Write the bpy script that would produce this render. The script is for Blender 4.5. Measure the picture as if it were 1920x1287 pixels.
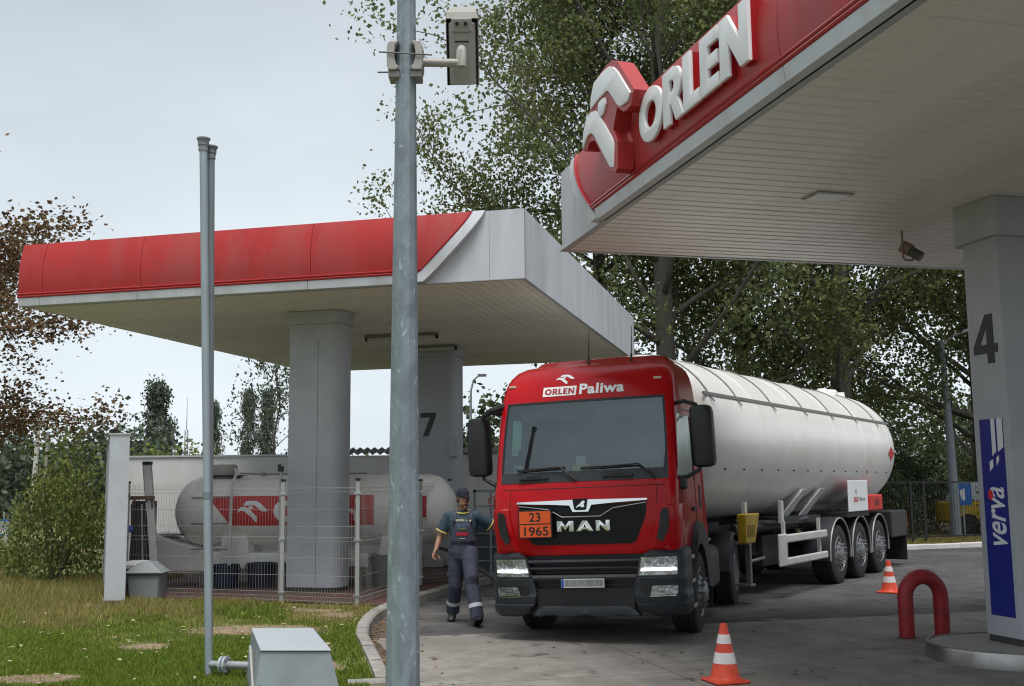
import bpy, bmesh, math, random
import numpy as np
from mathutils import Vector, Matrix

for o in list(bpy.data.objects):
    bpy.data.objects.remove(o, do_unlink=True)
scene = bpy.context.scene
COL = scene.collection
random.seed(7)
rng = np.random.default_rng(7)
PI = math.pi

# ------------------------------------------------------------------ camera
PITCH, ROLL, CAMZ = 0.13001, -0.00998, 1.80
cam_data = bpy.data.cameras.new('camera')
cam = bpy.data.objects.new('camera', cam_data)
COL.objects.link(cam)
_fw = Vector((0, math.cos(PITCH), math.sin(PITCH)))
_up0 = Vector((0, -math.sin(PITCH), math.cos(PITCH)))
_r0 = Vector((1, 0, 0))
_r = _r0 * math.cos(ROLL) + _up0 * math.sin(ROLL)
_u = -_r0 * math.sin(ROLL) + _up0 * math.cos(ROLL)
mw = Matrix((_r, _u, -_fw)).transposed().to_4x4()
mw.translation = Vector((0, 0, CAMZ))
cam.matrix_world = mw
cam_data.sensor_width = 36.0
cam_data.lens = 2050.0 / 1920.0 * 36.0
cam_data.clip_start = 0.05
cam_data.clip_end = 2000.0
scene.camera = cam

# ------------------------------------------------------------------ world, sun, exposure
SUN_ELEV, SUN_AZ = math.radians(70), math.radians(168)      # azimuth from +Y clockwise: high, behind the camera
world = bpy.data.worlds.new('World')
scene.world = world
world.use_nodes = True
wn, wl = world.node_tree.nodes, world.node_tree.links
wn.clear()
w_out = wn.new('ShaderNodeOutputWorld')
w_bg = wn.new('ShaderNodeBackground')
w_bg.inputs['Strength'].default_value = 0.11
sky = wn.new('ShaderNodeTexSky')
sky.sky_type = 'NISHITA'
sky.sun_disc = False
sky.sun_elevation = SUN_ELEV
sky.sun_rotation = SUN_AZ
sky.dust_density = 4.0
sky.air_density = 1.0
tc = wn.new('ShaderNodeTexCoord')
mp = wn.new('ShaderNodeMapping')
mp.inputs['Scale'].default_value = (1.0, 1.0, 2.6)
nz = wn.new('ShaderNodeTexNoise')
nz.inputs['Scale'].default_value = 1.5
nz.inputs['Detail'].default_value = 4.0
nz.inputs['Roughness'].default_value = 0.5
cr = wn.new('ShaderNodeValToRGB')
cr.color_ramp.elements[0].position = 0.32
cr.color_ramp.elements[0].color = (2.75, 3.12, 3.42, 1)
cr.color_ramp.elements[1].position = 0.68
cr.color_ramp.elements[1].color = (4.15, 4.5, 4.75, 1)
mixc = wn.new('ShaderNodeMix')
mixc.data_type = 'RGBA'
mixc.inputs[0].default_value = 0.92
wl.new(tc.outputs['Generated'], mp.inputs['Vector'])
wl.new(mp.outputs['Vector'], nz.inputs['Vector'])
wl.new(nz.outputs['Fac'], cr.inputs['Fac'])
wl.new(sky.outputs['Color'], mixc.inputs[6])
# overcast: a little paler towards the horizon all round
sx_ = wn.new('ShaderNodeSeparateXYZ')
mr_ = wn.new('ShaderNodeMapRange')
mr_.inputs['From Min'].default_value = 0.0
mr_.inputs['From Max'].default_value = 0.45
mr_.inputs['To Min'].default_value = 1.0
mr_.inputs['To Max'].default_value = 0.66
vm_ = wn.new('ShaderNodeVectorMath')
vm_.operation = 'SCALE'
wl.new(tc.outputs['Generated'], sx_.inputs[0])
wl.new(sx_.outputs['Z'], mr_.inputs['Value'])
wl.new(cr.outputs['Color'], vm_.inputs[0])
wl.new(mr_.outputs['Result'], vm_.inputs['Scale'])
wl.new(vm_.outputs['Vector'], mixc.inputs[7])
wl.new(mixc.outputs[2], w_bg.inputs['Color'])
wl.new(w_bg.outputs['Background'], w_out.inputs['Surface'])

sun_d = bpy.data.lights.new('sun', 'SUN')
sun_d.energy = 1.5
sun_d.angle = math.radians(28)
sun_d.color = (1.0, 0.97, 0.93)
sun = bpy.data.objects.new('sun', sun_d)
COL.objects.link(sun)
sdir = Vector((math.sin(SUN_AZ) * math.cos(SUN_ELEV), math.cos(SUN_AZ) * math.cos(SUN_ELEV), math.sin(SUN_ELEV)))
sun.rotation_euler = sdir.to_track_quat('Z', 'Y').to_euler()
sun.location = sdir * 60

vs = scene.view_settings
vs.view_transform = 'Standard'
vs.look = 'None'
vs.gamma = 1.0
vs.exposure = 1.15
vs.use_curve_mapping = False
scene.render.engine = 'CYCLES'
scene.cycles.filter_width = 1.15

# ------------------------------------------------------------------ materials
MATS = {}

def mat(name, col, rough=0.6, metal=0.0, var=0.0, vscale=3.0, bump=0.0, bscale=40.0, coat=0.0, spec=0.5,
        emit=None, estr=0.0, var2=None, v2scale=0.6, stretch=None, island=0.0, coord='Object', transl=0.0, spots=None):
    """Principled material; var: noise mottling of the base colour, var2: large stains of another colour."""
    if name in MATS:
        return MATS[name]
    m = bpy.data.materials.new(name)
    m.use_nodes = True
    n, l = m.node_tree.nodes, m.node_tree.links
    b = n['Principled BSDF']
    b.inputs['Roughness'].default_value = rough
    b.inputs['Metallic'].default_value = metal
    b.inputs['Specular IOR Level'].default_value = spec
    b.inputs['Coat Weight'].default_value = coat
    b.inputs['Coat Roughness'].default_value = 0.06
    c = tuple(col) + (1,)
    b.inputs['Base Color'].default_value = c
    if emit:
        b.inputs['Emission Color'].default_value = tuple(emit) + (1,)
        b.inputs['Emission Strength'].default_value = estr
    need = var > 0 or bump > 0 or var2 or island > 0 or spots
    if need:
        t = n.new('ShaderNodeTexCoord')
        vec = t.outputs[coord]
        if stretch:
            mpn = n.new('ShaderNodeMapping')
            mpn.inputs['Scale'].default_value = stretch
            l.new(vec, mpn.inputs['Vector'])
            vec = mpn.outputs['Vector']
    cur = None
    if var > 0:
        nn = n.new('ShaderNodeTexNoise')
        nn.inputs['Scale'].default_value = vscale
        nn.inputs['Detail'].default_value = 6
        nn.inputs['Roughness'].default_value = 0.65
        l.new(vec, nn.inputs['Vector'])
        r = n.new('ShaderNodeValToRGB')
        r.color_ramp.elements[0].position = 0.3
        r.color_ramp.elements[1].position = 0.7
        r.color_ramp.elements[0].color = tuple(max(0, x * (1 - var)) for x in col) + (1,)
        r.color_ramp.elements[1].color = tuple(min(1, x * (1 + var)) for x in col) + (1,)
        l.new(nn.outputs['Fac'], r.inputs['Fac'])
        cur = r.outputs['Color']
    if var2:
        n2 = n.new('ShaderNodeTexNoise')
        n2.inputs['Scale'].default_value = v2scale
        n2.inputs['Detail'].default_value = 8
        n2.inputs['Roughness'].default_value = 0.7
        l.new(vec, n2.inputs['Vector'])
        r2 = n.new('ShaderNodeValToRGB')
        r2.color_ramp.elements[0].position = 0.46
        r2.color_ramp.elements[1].position = 0.66
        l.new(n2.outputs['Fac'], r2.inputs['Fac'])
        mx = n.new('ShaderNodeMix')
        mx.data_type = 'RGBA'
        l.new(r2.outputs['Color'], mx.inputs[0])
        if cur:
            l.new(cur, mx.inputs[6])
        else:
            mx.inputs[6].default_value = c
        mx.inputs[7].default_value = tuple(var2) + (1,)
        cur = mx.outputs[2]
    if spots:                       # small dark drips and stains: (colour, scale, threshold)
        n3 = n.new('ShaderNodeTexNoise')
        n3.inputs['Scale'].default_value = spots[1]
        n3.inputs['Detail'].default_value = 3
        n3.inputs['Distortion'].default_value = 0.6
        l.new(vec, n3.inputs['Vector'])
        r3 = n.new('ShaderNodeValToRGB')
        r3.color_ramp.elements[0].position = spots[2]
        r3.color_ramp.elements[1].position = spots[2] + 0.07
        r3.color_ramp.elements[1].color = (0.75, 0.75, 0.75, 1)
        l.new(n3.outputs['Fac'], r3.inputs['Fac'])
        m3 = n.new('ShaderNodeMix')
        m3.data_type = 'RGBA'
        l.new(r3.outputs['Color'], m3.inputs[0])
        l.new(cur, m3.inputs[6])
        m3.inputs[7].default_value = tuple(spots[0]) + (1,)
        cur = m3.outputs[2]
    if island > 0:
        g = n.new('ShaderNodeNewGeometry')
        hs = n.new('ShaderNodeHueSaturation')
        mr = n.new('ShaderNodeMapRange')
        mr.inputs['To Min'].default_value = 1 - island
        mr.inputs['To Max'].default_value = 1 + island
        l.new(g.outputs['Random Per Island'], mr.inputs['Value'])
        l.new(mr.outputs['Result'], hs.inputs['Value'])
        mh = n.new('ShaderNodeMapRange')
        mh.inputs['To Min'].default_value = 0.5 - 0.035
        mh.inputs['To Max'].default_value = 0.5 + 0.03
        ml = n.new('ShaderNodeMath')
        ml.operation = 'MULTIPLY'
        ml.inputs[1].default_value = 7.31
        fr = n.new('ShaderNodeMath')
        fr.operation = 'FRACT'
        l.new(g.outputs['Random Per Island'], ml.inputs[0])
        l.new(ml.outputs[0], fr.inputs[0])
        l.new(fr.outputs[0], mh.inputs['Value'])
        l.new(mh.outputs['Result'], hs.inputs['Hue'])
        if cur:
            l.new(cur, hs.inputs['Color'])
        else:
            hs.inputs['Color'].default_value = c
        cur = hs.outputs['Color']
    if cur:
        l.new(cur, b.inputs['Base Color'])
    if bump > 0:
        nb = n.new('ShaderNodeTexNoise')
        nb.inputs['Scale'].default_value = bscale
        nb.inputs['Detail'].default_value = 5
        l.new(vec, nb.inputs['Vector'])
        bp = n.new('ShaderNodeBump')
        bp.inputs['Strength'].default_value = bump
        bp.inputs['Distance'].default_value = 0.02
        l.new(nb.outputs['Fac'], bp.inputs['Height'])
        l.new(bp.outputs['Normal'], b.inputs['Normal'])
    if transl > 0:
        tr = n.new('ShaderNodeBsdfTranslucent')
        if cur:
            l.new(cur, tr.inputs['Color'])
        else:
            tr.inputs['Color'].default_value = c
        ms = n.new('ShaderNodeMixShader')
        ms.inputs[0].default_value = transl
        out = n['Material Output']
        l.new(b.outputs['BSDF'], ms.inputs[1])
        l.new(tr.outputs['BSDF'], ms.inputs[2])
        l.new(ms.outputs['Shader'], out.inputs['Surface'])
    MATS[name] = m
    return m

def glass_mat(name, tint, refl, rough=0.02):
    m = bpy.data.materials.new(name)
    m.use_nodes = True
    n, l = m.node_tree.nodes, m.node_tree.links
    n.clear()
    out = n.new('ShaderNodeOutputMaterial')
    t = n.new('ShaderNodeBsdfTransparent')
    t.inputs['Color'].default_value = tuple(tint) + (1,)
    g = n.new('ShaderNodeBsdfGlossy')
    g.inputs['Roughness'].default_value = rough
    g.inputs['Color'].default_value = (0.85, 0.97, 1.0, 1)
    fr = n.new('ShaderNodeFresnel')
    fr.inputs['IOR'].default_value = 1.5
    ad = n.new('ShaderNodeMath')
    ad.operation = 'ADD'
    ad.inputs[1].default_value = refl
    l.new(fr.outputs[0], ad.inputs[0])
    mx = n.new('ShaderNodeMixShader')
    l.new(ad.outputs[0], mx.inputs[0])
    l.new(t.outputs[0], mx.inputs[1])
    l.new(g.outputs[0], mx.inputs[2])
    l.new(mx.outputs[0], out.inputs['Surface'])
    MATS[name] = m
    return m

# ------------------------------------------------------------------ mesh helpers
class MB:
    """collects faces; build() links them as one mesh object"""
    def __init__(s):
        s.v, s.f = [], []
    def add(s, v, f):
        k = len(s.v)
        s.v += [tuple(p) for p in v]
        s.f += [tuple(i + k for i in q) for q in f]
        return s
    def box(s, x0, x1, y0, y1, z0, z1):
        return s.add([(x0, y0, z0), (x1, y0, z0), (x1, y1, z0), (x0, y1, z0), (x0, y0, z1), (x1, y0, z1), (x1, y1, z1), (x0, y1, z1)],
                     [(3, 2, 1, 0), (4, 5, 6, 7), (0, 1, 5, 4), (1, 2, 6, 5), (2, 3, 7, 6), (3, 0, 4, 7)])
    def hexa(s, p):
        return s.add(p, [(3, 2, 1, 0), (4, 5, 6, 7), (0, 1, 5, 4), (1, 2, 6, 5), (2, 3, 7, 6), (3, 0, 4, 7)])
    def bar(s, a, b, w, h, up=(0, 0, 1)):
        a, b = Vector(a), Vector(b)
        d = (b - a).normalized()
        upv = Vector(up)
        x = d.cross(upv)
        if x.length < 1e-4:
            x = d.cross(Vector((0, 1, 0)))
        x.normalize()
        z = x.cross(d)
        x, z = x * w / 2, z * h / 2
        return s.hexa([a - x - z, a + x - z, b + x - z, b - x - z, a - x + z, a + x + z, b + x + z, b - x + z])
    def prism(s, poly, fn, c0, c1):
        """poly: 2-D outline, fn(a, b, c) -> 3-D"""
        n = len(poly)
        v = [fn(a, b, c0) for a, b in poly] + [fn(a, b, c1) for a, b in poly]
        f = [tuple(range(n)), tuple(range(2 * n - 1, n - 1, -1))]
        f += [(i, i + n, (i + 1) % n + n, (i + 1) % n) for i in range(n)]
        return s.add(v, f)
    def tube(s, pts, r, n=8, caps=True, phase=0.0):
        pts = [Vector(p) for p in pts]
        if not hasattr(r, '__len__'):
            r = [r] * len(pts)
        k = len(pts)
        vs_, prev = [], None
        for i, p in enumerate(pts):
            d = (pts[min(i + 1, k - 1)] - pts[max(i - 1, 0)]).normalized()
            if prev is None:
                a = Vector((0, 0, 1)) if abs(d.z) < 0.9 else Vector((0, 1, 0))
                x = d.cross(a).normalized()
            else:
                x = (prev - d * prev.dot(d)).normalized()
            prev = x
            y = d.cross(x)
            for j in range(n):
                t = 2 * PI * j / n + phase
                vs_.append(p + (x * math.cos(t) + y * math.sin(t)) * r[i])
        fs = []
        for i in range(k - 1):
            for j in range(n):
                fs.append((i * n + j, i * n + (j + 1) % n, (i + 1) * n + (j + 1) % n, (i + 1) * n + j))
        if caps:
            fs.append(tuple(range(n - 1, -1, -1)))
            fs.append(tuple((k - 1) * n + j for j in range(n)))
        return s.add(vs_, fs)
    def lathe(s, prof, n=24, fn=None, closed=False):
        """prof: (radius, height); fn(x, y, z) maps the turned shape (axis z) into place"""
        fn = fn or (lambda x, y, z: (x, y, z))
        v = []
        for r, h in prof:
            for j in range(n):
                t = 2 * PI * j / n
                v.append(fn(r * math.cos(t), r * math.sin(t), h))
        f = []
        k = len(prof)
        rows = k if closed else k - 1
        for i in range(rows):
            i2 = (i + 1) % k
            for j in range(n):
                f.append((i * n + j, i * n + (j + 1) % n, i2 * n + (j + 1) % n, i2 * n + j))
        if not closed:
            if prof[0][0] > 1e-5:
                f.append(tuple(range(n - 1, -1, -1)))
            if prof[-1][0] > 1e-5:
                f.append(tuple((k - 1) * n + j for j in range(n)))
        return s.add(v, f)
    def loft(s, rings, cap0=True, cap1=True, closed=True):
        n = len(rings[0])
        v = [p for r in rings for p in r]
        f = []
        m_ = n if closed else n - 1
        for i in range(len(rings) - 1):
            for j in range(m_):
                f.append((i * n + j, i * n + (j + 1) % n, (i + 1) * n + (j + 1) % n, (i + 1) * n + j))
        if cap0:
            f.append(tuple(range(n - 1, -1, -1)))
        if cap1:
            f.append(tuple((len(rings) - 1) * n + j for j in range(n)))
        return s.add(v, f)
    def grid(s, rows):
        n = len(rows[0])
        v = [p for r in rows for p in r]
        f = [(i * n + j, i * n + j + 1, (i + 1) * n + j + 1, (i + 1) * n + j) for i in range(len(rows) - 1) for j in range(n - 1)]
        return s.add(v, f)
    def build(s, name, m, parent=None, smooth=False, bevel=0.0, fix=True, seg=2):
        me = bpy.data.meshes.new(name)
        me.from_pydata([tuple(p) for p in s.v], [], s.f)
        if fix:
            bm = bmesh.new()
            bm.from_mesh(me)
            bmesh.ops.remove_doubles(bm, verts=bm.verts, dist=1e-5)
            bmesh.ops.recalc_face_normals(bm, faces=bm.faces)
            bm.to_mesh(me)
            bm.free()
        return mobj(name, me, m, parent, smooth, bevel, seg)

def mobj(name, me, m, parent=None, smooth=False, bevel=0.0, seg=2):
    o = bpy.data.objects.new(name, me)
    if m is not None:
        me.materials.append(m)
    COL.objects.link(o)
    if parent is not None:
        o.parent = parent
    if smooth:
        me.polygons.foreach_set('use_smooth', [True] * len(me.polygons))
        me.set_sharp_from_angle(angle=math.radians(38))
    if bevel > 0:
        b = o.modifiers.new('bevel', 'BEVEL')
        b.width = bevel
        b.segments = seg
        b.limit_method = 'ANGLE'
        b.angle_limit = math.radians(35)
    return o

def tag(o, label=None, cat=None, group=None, kind=None):
    if label:
        o['label'] = label
    if cat:
        o['category'] = cat
    if group:
        o['group'] = group
    if kind:
        o['kind'] = kind
    return o

def thing(name, label, cat, loc=(0, 0, 0), rz=0.0, group=None, scale=1.0):
    o = bpy.data.objects.new(name, None)
    o.empty_display_size = 0.2
    COL.objects.link(o)
    o.location = loc
    o.rotation_euler = (0, 0, rz)
    o.scale = (scale,) * 3
    return tag(o, label, cat, group)

def share(name, me, parent, loc=(0, 0, 0), rot=(0, 0, 0), scl=(1, 1, 1)):
    o = bpy.data.objects.new(name, me)
    COL.objects.link(o)
    o.parent = parent
    o.location = loc
    o.rotation_euler = rot
    o.scale = scl
    return o

def copy_tree(src, parent=None):
    c = src.copy()
    COL.objects.link(c)
    c.parent = parent
    for ch in list(src.children):
        copy_tree(ch, c)
    return c

def curve_mesh(loops, depth, bevel=0.0):
    """filled 2-D loops (holes allowed) -> vertices (a, b, c in -depth/2..depth/2) and faces"""
    cu = bpy.data.curves.new('tmp', 'CURVE')
    cu.dimensions = '2D'
    cu.fill_mode = 'BOTH'
    cu.extrude = depth / 2
    cu.bevel_depth = bevel
    cu.bevel_resolution = 1
    for lp in loops:
        sp = cu.splines.new('POLY')
        sp.points.add(len(lp) - 1)
        for p, (a, b) in zip(sp.points, lp):
            p.co = (a, b, 0, 1)
        sp.use_cyclic_u = True
    return _curve_to_vf(cu)

def text_mesh(body, size, depth, bold=0.0, shear=0.0, spacing=1.0):
    cu = bpy.data.curves.new('tmp', 'FONT')
    cu.body = body
    cu.size = size
    cu.extrude = depth / 2
    cu.offset = bold
    cu.shear = shear
    cu.space_character = spacing
    cu.resolution_u = 4
    return _curve_to_vf(cu)

def _curve_to_vf(cu):
    o = bpy.data.objects.new('tmp', cu)
    COL.objects.link(o)
    dg = bpy.context.evaluated_depsgraph_get()
    me = o.evaluated_get(dg).to_mesh()
    v = [tuple(p.co) for p in me.vertices]
    f = [tuple(p.vertices) for p in me.polygons]
    o.evaluated_get(dg).to_mesh_clear()
    bpy.data.objects.remove(o, do_unlink=True)
    bpy.data.curves.remove(cu)
    return v, f

def fit_vf(v, a0, a1, b0, b1, keep=False):
    """rescale planar extents to the given box"""
    xs = [p[0] for p in v]; ys = [p[1] for p in v]
    sx = (a1 - a0) / (max(xs) - min(xs)); sy = (b1 - b0) / (max(ys) - min(ys))
    return [(a0 + (p[0] - min(xs)) * sx, b0 + (p[1] - min(ys)) * sy, p[2]) for p in v]

def ell(cx, cy, rx, ry, n=28):
    return [(cx + rx * math.cos(2 * PI * i / n), cy + ry * math.sin(2 * PI * i / n)) for i in range(n)]

LETTERS = {
 'O': (0.98, [ell(0.49, 0.5, 0.49, 0.51), ell(0.49, 0.5, 0.25, 0.27)]),
 'R': (0.72, [[(0, 0), (0.24, 0), (0.24, 0.36), (0.30, 0.36), (0.47, 0), (0.74, 0), (0.53, 0.40), (0.64, 0.50), (0.68, 0.66), (0.66, 0.82), (0.56, 0.94), (0.40, 1), (0, 1)],
              [(0.24, 0.55), (0.34, 0.55), (0.42, 0.60), (0.44, 0.68), (0.42, 0.76), (0.34, 0.80), (0.24, 0.80)]]),
 'L': (0.56, [[(0, 0), (0.55, 0), (0.55, 0.21), (0.25, 0.21), (0.25, 1), (0, 1)]]),
 'E': (0.60, [[(0, 0), (0.58, 0), (0.58, 0.2), (0.25, 0.2), (0.25, 0.4), (0.55, 0.4), (0.55, 0.6), (0.25, 0.6), (0.25, 0.8), (0.58, 0.8), (0.58, 1), (0, 1)]]),
 'N': (0.86, [[(0, 0), (0.24, 0), (0.24, 0.58), (0.60, 0), (0.84, 0), (0.84, 1), (0.60, 1), (0.60, 0.42), (0.24, 1), (0, 1)]]),
 'M': (1.05, [[(0, 0), (0.28, 0), (0.28, 0.62), (0.52, 0.10), (0.76, 0.62), (0.76, 0), (1.04, 0), (1.04, 1), (0.74, 1), (0.52, 0.50), (0.30, 1), (0, 1)]]),
 'A': (1.05, [[(0, 0), (0.29, 0), (0.36, 0.16), (0.68, 0.16), (0.75, 0), (1.04, 0), (0.66, 1), (0.38, 1)],
              [(0.44, 0.36), (0.60, 0.36), (0.52, 0.66)]]),
 '4': (0.72, [[(0.44, 0), (0.66, 0), (0.66, 0.21), (0.78, 0.21), (0.78, 0.39), (0.66, 0.39), (0.66, 1), (0.42, 1), (0.0, 0.37), (0.0, 0.21), (0.44, 0.21)],
              [(0.22, 0.39), (0.44, 0.39), (0.44, 0.74)]]),
 '7': (0.62, [[(0.10, 0), (0.33, 0), (0.64, 0.82), (0.64, 1), (0, 1), (0, 0.8), (0.40, 0.8)]]),
}

def word_vf(word, gap, depth, bevel=0.0):
    V, F, x = [], [], 0.0
    for chs in word:
        w, loops = LETTERS[chs]
        v, f = curve_mesh(loops, depth, bevel)
        k = len(V)
        V += [(p[0] + x, p[1], p[2]) for p in v]
        F += [tuple(i + k for i in q) for q in f]
        x += w + gap
    return V, F

# the winged emblem of the sign, traced in metres on the fascia
EW1 = [(2.188, 1.101), (2.219, 1.215), (2.32, 1.335), (2.613, 1.35), (2.799, 1.335), (2.919, 1.285), (3.033, 1.198), (3.25, 0.981), (3.376, 0.853), (3.308, 0.795), (3.124, 0.808), (3.039, 0.848), (2.785, 1.088), (2.709, 1.12), (2.439, 1.119)]
EW2 = [(1.908, 0.745), (1.934, 0.903), (2.046, 1.025), (2.202, 1.046), (2.334, 1.018), (2.429, 0.963), (2.827, 0.562), (2.868, 0.496), (2.838, 0.263), (2.779, 0.275), (2.286, 0.778), (2.189, 0.832), (2.07, 0.836), (1.999, 0.802)]
EEY = [(2.452, 1.065), (2.564, 1.069), (2.658, 1.052), (2.67, 0.989), (2.586, 0.909), (2.49, 0.909), (2.437, 0.982)]
EBK = [(1.87, 0.725), (1.90, 0.919), (2.03, 1.055), (2.15, 1.118), (2.19, 1.239), (2.30, 1.37), (2.648, 1.403), (2.834, 1.391), (3.01, 1.307), (3.45, 0.86), (3.357, 0.735), (3.232, 0.729), (3.148, 0.743), (2.965, 0.853), (2.833, 0.65), (2.951, 0.494), (2.934, 0.219), (2.87, 0.193), (2.757, 0.235), (2.251, 0.73), (2.064, 0.757), (2.0, 0.70)]

# shared materials
M_RED = mat('red_fascia_panel', (0.42, 0.02, 0.02), 0.45, var=0.14, vscale=1.6, var2=(0.37, 0.055, 0.05), v2scale=1.1, stretch=(1, 1, 0.3))
M_REDTRIM = mat('red_trim', (0.34, 0.008, 0.012), 0.28, coat=0.4)
M_WHITEP = mat('white_cladding', (0.56, 0.58, 0.62), 0.5, var=0.06, vscale=2.6, var2=(0.46, 0.47, 0.475), v2scale=1.6, stretch=(1, 1, 0.22))
M_SOFFIT = mat('soffit_strip_paint', (0.82, 0.78, 0.735), 0.34, var=0.07, vscale=1.4, var2=(0.64, 0.59, 0.545), v2scale=0.5)
M_GREYCOL = mat('grey_column_paint', (0.42, 0.44, 0.47), 0.5, var=0.05, vscale=2.5, var2=(0.36, 0.375, 0.40), v2scale=0.8)
M_WHITE = mat('white_enamel', (0.80, 0.81, 0.82), 0.35, var=0.03)
M_BLACK = mat('black_plastic', (0.012, 0.012, 0.013), 0.45)
M_STEEL = mat('bright_steel', (0.55, 0.55, 0.56), 0.3, metal=1.0, var=0.15, vscale=12)
M_GALV = mat('galvanised_steel', (0.34, 0.385, 0.41), 0.55, metal=0.35, var=0.22, vscale=7.0, var2=(0.47, 0.52, 0.54), v2scale=16.0, stretch=(1.0, 1.0, 0.35))

# ================================================================== the setting: ground, road, forecourt, lawn, kerbs
U2, V2 = Vector((0.9677, 0.2521, 0)), Vector((-0.2521, 0.9677, 0))      # axes of the near canopy and forecourt
U1, V1 = Vector((0.9680, -0.2510, 0)), Vector((0.2510, 0.9680, 0))      # axes of the far canopy
ZS, HF = 4.772, 1.021                                                    # soffit height, fascia height

M_ASPH = mat('asphalt', (0.072, 0.07, 0.072), 0.8, var=0.4, vscale=3.2, bump=0.7, bscale=110, var2=(0.125, 0.118, 0.112), v2scale=0.45, spots=((0.03, 0.03, 0.03), 1.7, 0.61))
M_CONC = mat('concrete_slab', (0.235, 0.218, 0.196), 0.75, var=0.28, vscale=2.6, bump=0.3, bscale=60, var2=(0.165, 0.15, 0.135), v2scale=0.7, spots=((0.06, 0.055, 0.05), 3.4, 0.625))
M_KERB = mat('kerb_concrete', (0.30, 0.29, 0.27), 0.85, var=0.3, vscale=6, bump=0.5, bscale=40, var2=(0.17, 0.155, 0.13), v2scale=2.0)
M_LAWN = mat('lawn_soil', (0.12, 0.15, 0.04), 0.9, var=0.35, vscale=1.1, bump=0.4, bscale=30, var2=(0.22, 0.165, 0.08), v2scale=0.55)
M_DIRT = mat('sandy_dirt', (0.26, 0.195, 0.125), 0.95, var=0.25, vscale=6, bump=0.4, bscale=40, var2=(0.17, 0.12, 0.075), v2scale=2.5)

def sheet(name, pts, z, m, kind='structure', thick=0.0):
    b = MB()
    if thick:
        b.prism([(p[0], p[1]) for p in pts], lambda a, q, c: (a, q, c), z - thick, z)
    else:
        b.add([(p[0], p[1], z) for p in pts], [tuple(range(len(pts)))])
    o = b.build(name, m)
    if kind:
        o['kind'] = kind
    return o

M_FARGND = mat('far_ground', (0.075, 0.085, 0.04), 0.95, var=0.3, vscale=0.05)
sheet('ground', [(-800, -800), (800, -800), (800, 800), (-800, 800)], -0.04, M_FARGND)
sheet('asphalt_road', [(-3.5, -30), (70, -30), (70, 62), (36, 40.6), (11, 29.9), (1.0, 27.0), (-3.5, 27)], 0.0, M_ASPH)

# ---- concrete forecourt: slabs with open joints
fore = tag(bpy.data.objects.new('forecourt', None), kind='structure')
COL.objects.link(fore)
fore.location = (-1.16, 13.55, 0.0)
fore.rotation_euler = (0, 0, 0.25483)
us = [-0.55, 1.9, 4.55, 7.2, 9.85, 12.5, 15.2]
ws = [0.0, 3.3, 6.6, 9.9, 13.2, 16.5]
for i in range(len(us) - 1):
    for j in range(len(ws) - 1):
        if j > 3 and i > 3:
            continue
        g = 0.007
        # local y runs backwards: slabs come towards the viewer
        b = MB().box(us[i] + g, us[i + 1] - g, -ws[j + 1] + g, -ws[j] - g, -0.03, 0.008 + 0.0025 * random.random())
        o = b.build('slab', M_CONC, fore)
M_TARJOINT = mat('joint_sealant', (0.03, 0.029, 0.028), 0.9)

# ---- kerb line of the yard and lawn
def stones(root, line, w, h, z0, m, gap=0.008, piece=0.5, side=1):
    """kerb stones along a polyline; side: +1 puts the stone's body left of the walking direction"""
    P = [Vector((a, b, 0)) for a, b in line]
    S = [0.0]
    for a, b in zip(P, P[1:]):
        S.append(S[-1] + (b - a).length)
    n = max(1, round(S[-1] / piece))
    def at(s):
        s = min(max(s, 0), S[-1])
        for k in range(len(P) - 1):
            if s <= S[k + 1] + 1e-9:
                return P[k].lerp(P[k + 1], (s - S[k]) / (S[k + 1] - S[k]))
        return P[-1]
    def nor(s):
        d = (at(s + 0.05) - at(s - 0.05)).normalized()
        return Vector((-d.y, d.x, 0)) * side
    for i in range(n):
        a, b = S[-1] * i / n + gap / 2, S[-1] * (i + 1) / n - gap / 2
        pa, pb, na, nb = at(a), at(b), nor(a), nor(b)
        dz = random.uniform(-0.006, 0.006)
        k = MB()
        zz = Vector((0, 0, 1))
        ch = 0.025
        rings = []
        for p, q in ((pa, na), (pb, nb)):
            rings.append([p + zz * z0, p + zz * (h + dz - ch), p + q * ch + zz * (h + dz), p + q * w + zz * (h + dz), p + q * w + zz * z0])
        k.loft(rings)
        k.build('kerb_stone', m, root)

kerb = tag(bpy.data.objects.new('kerb', None), kind='structure')
COL.objects.link(kerb)
KLINE = [(1.2, 24.4), (-0.39, 20.85), (-1.04, 19.07), (-1.49, 17.4), (-1.76, 16.13), (-1.84, 15.3), (-1.84, 14.5), (-1.80, 13.85), (-1.70, 13.0), (-1.48, 11.93), (-1.25, 10.8), (-1.10, 10.0)]
stones(kerb, KLINE, 0.14, 0.135, -0.05, M_KERB, side=-1)
stones(kerb, [(-1.12, 9.80), (-1.45, 9.74)], 0.12, 0.135, -0.05, M_KERB, side=-1, piece=0.9)

lawn_pts = [(p[0] - 0.07, p[1]) for p in KLINE[2:]] + [(-1.15, 9.8), (-1.0, 8.6), (-1.0, -8), (-60, -8), (-60, 60), (-9.5, 60), (-9.5, 26), (-1.5, 26)]
sheet('lawn', lawn_pts, 0.10, M_LAWN)

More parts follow.
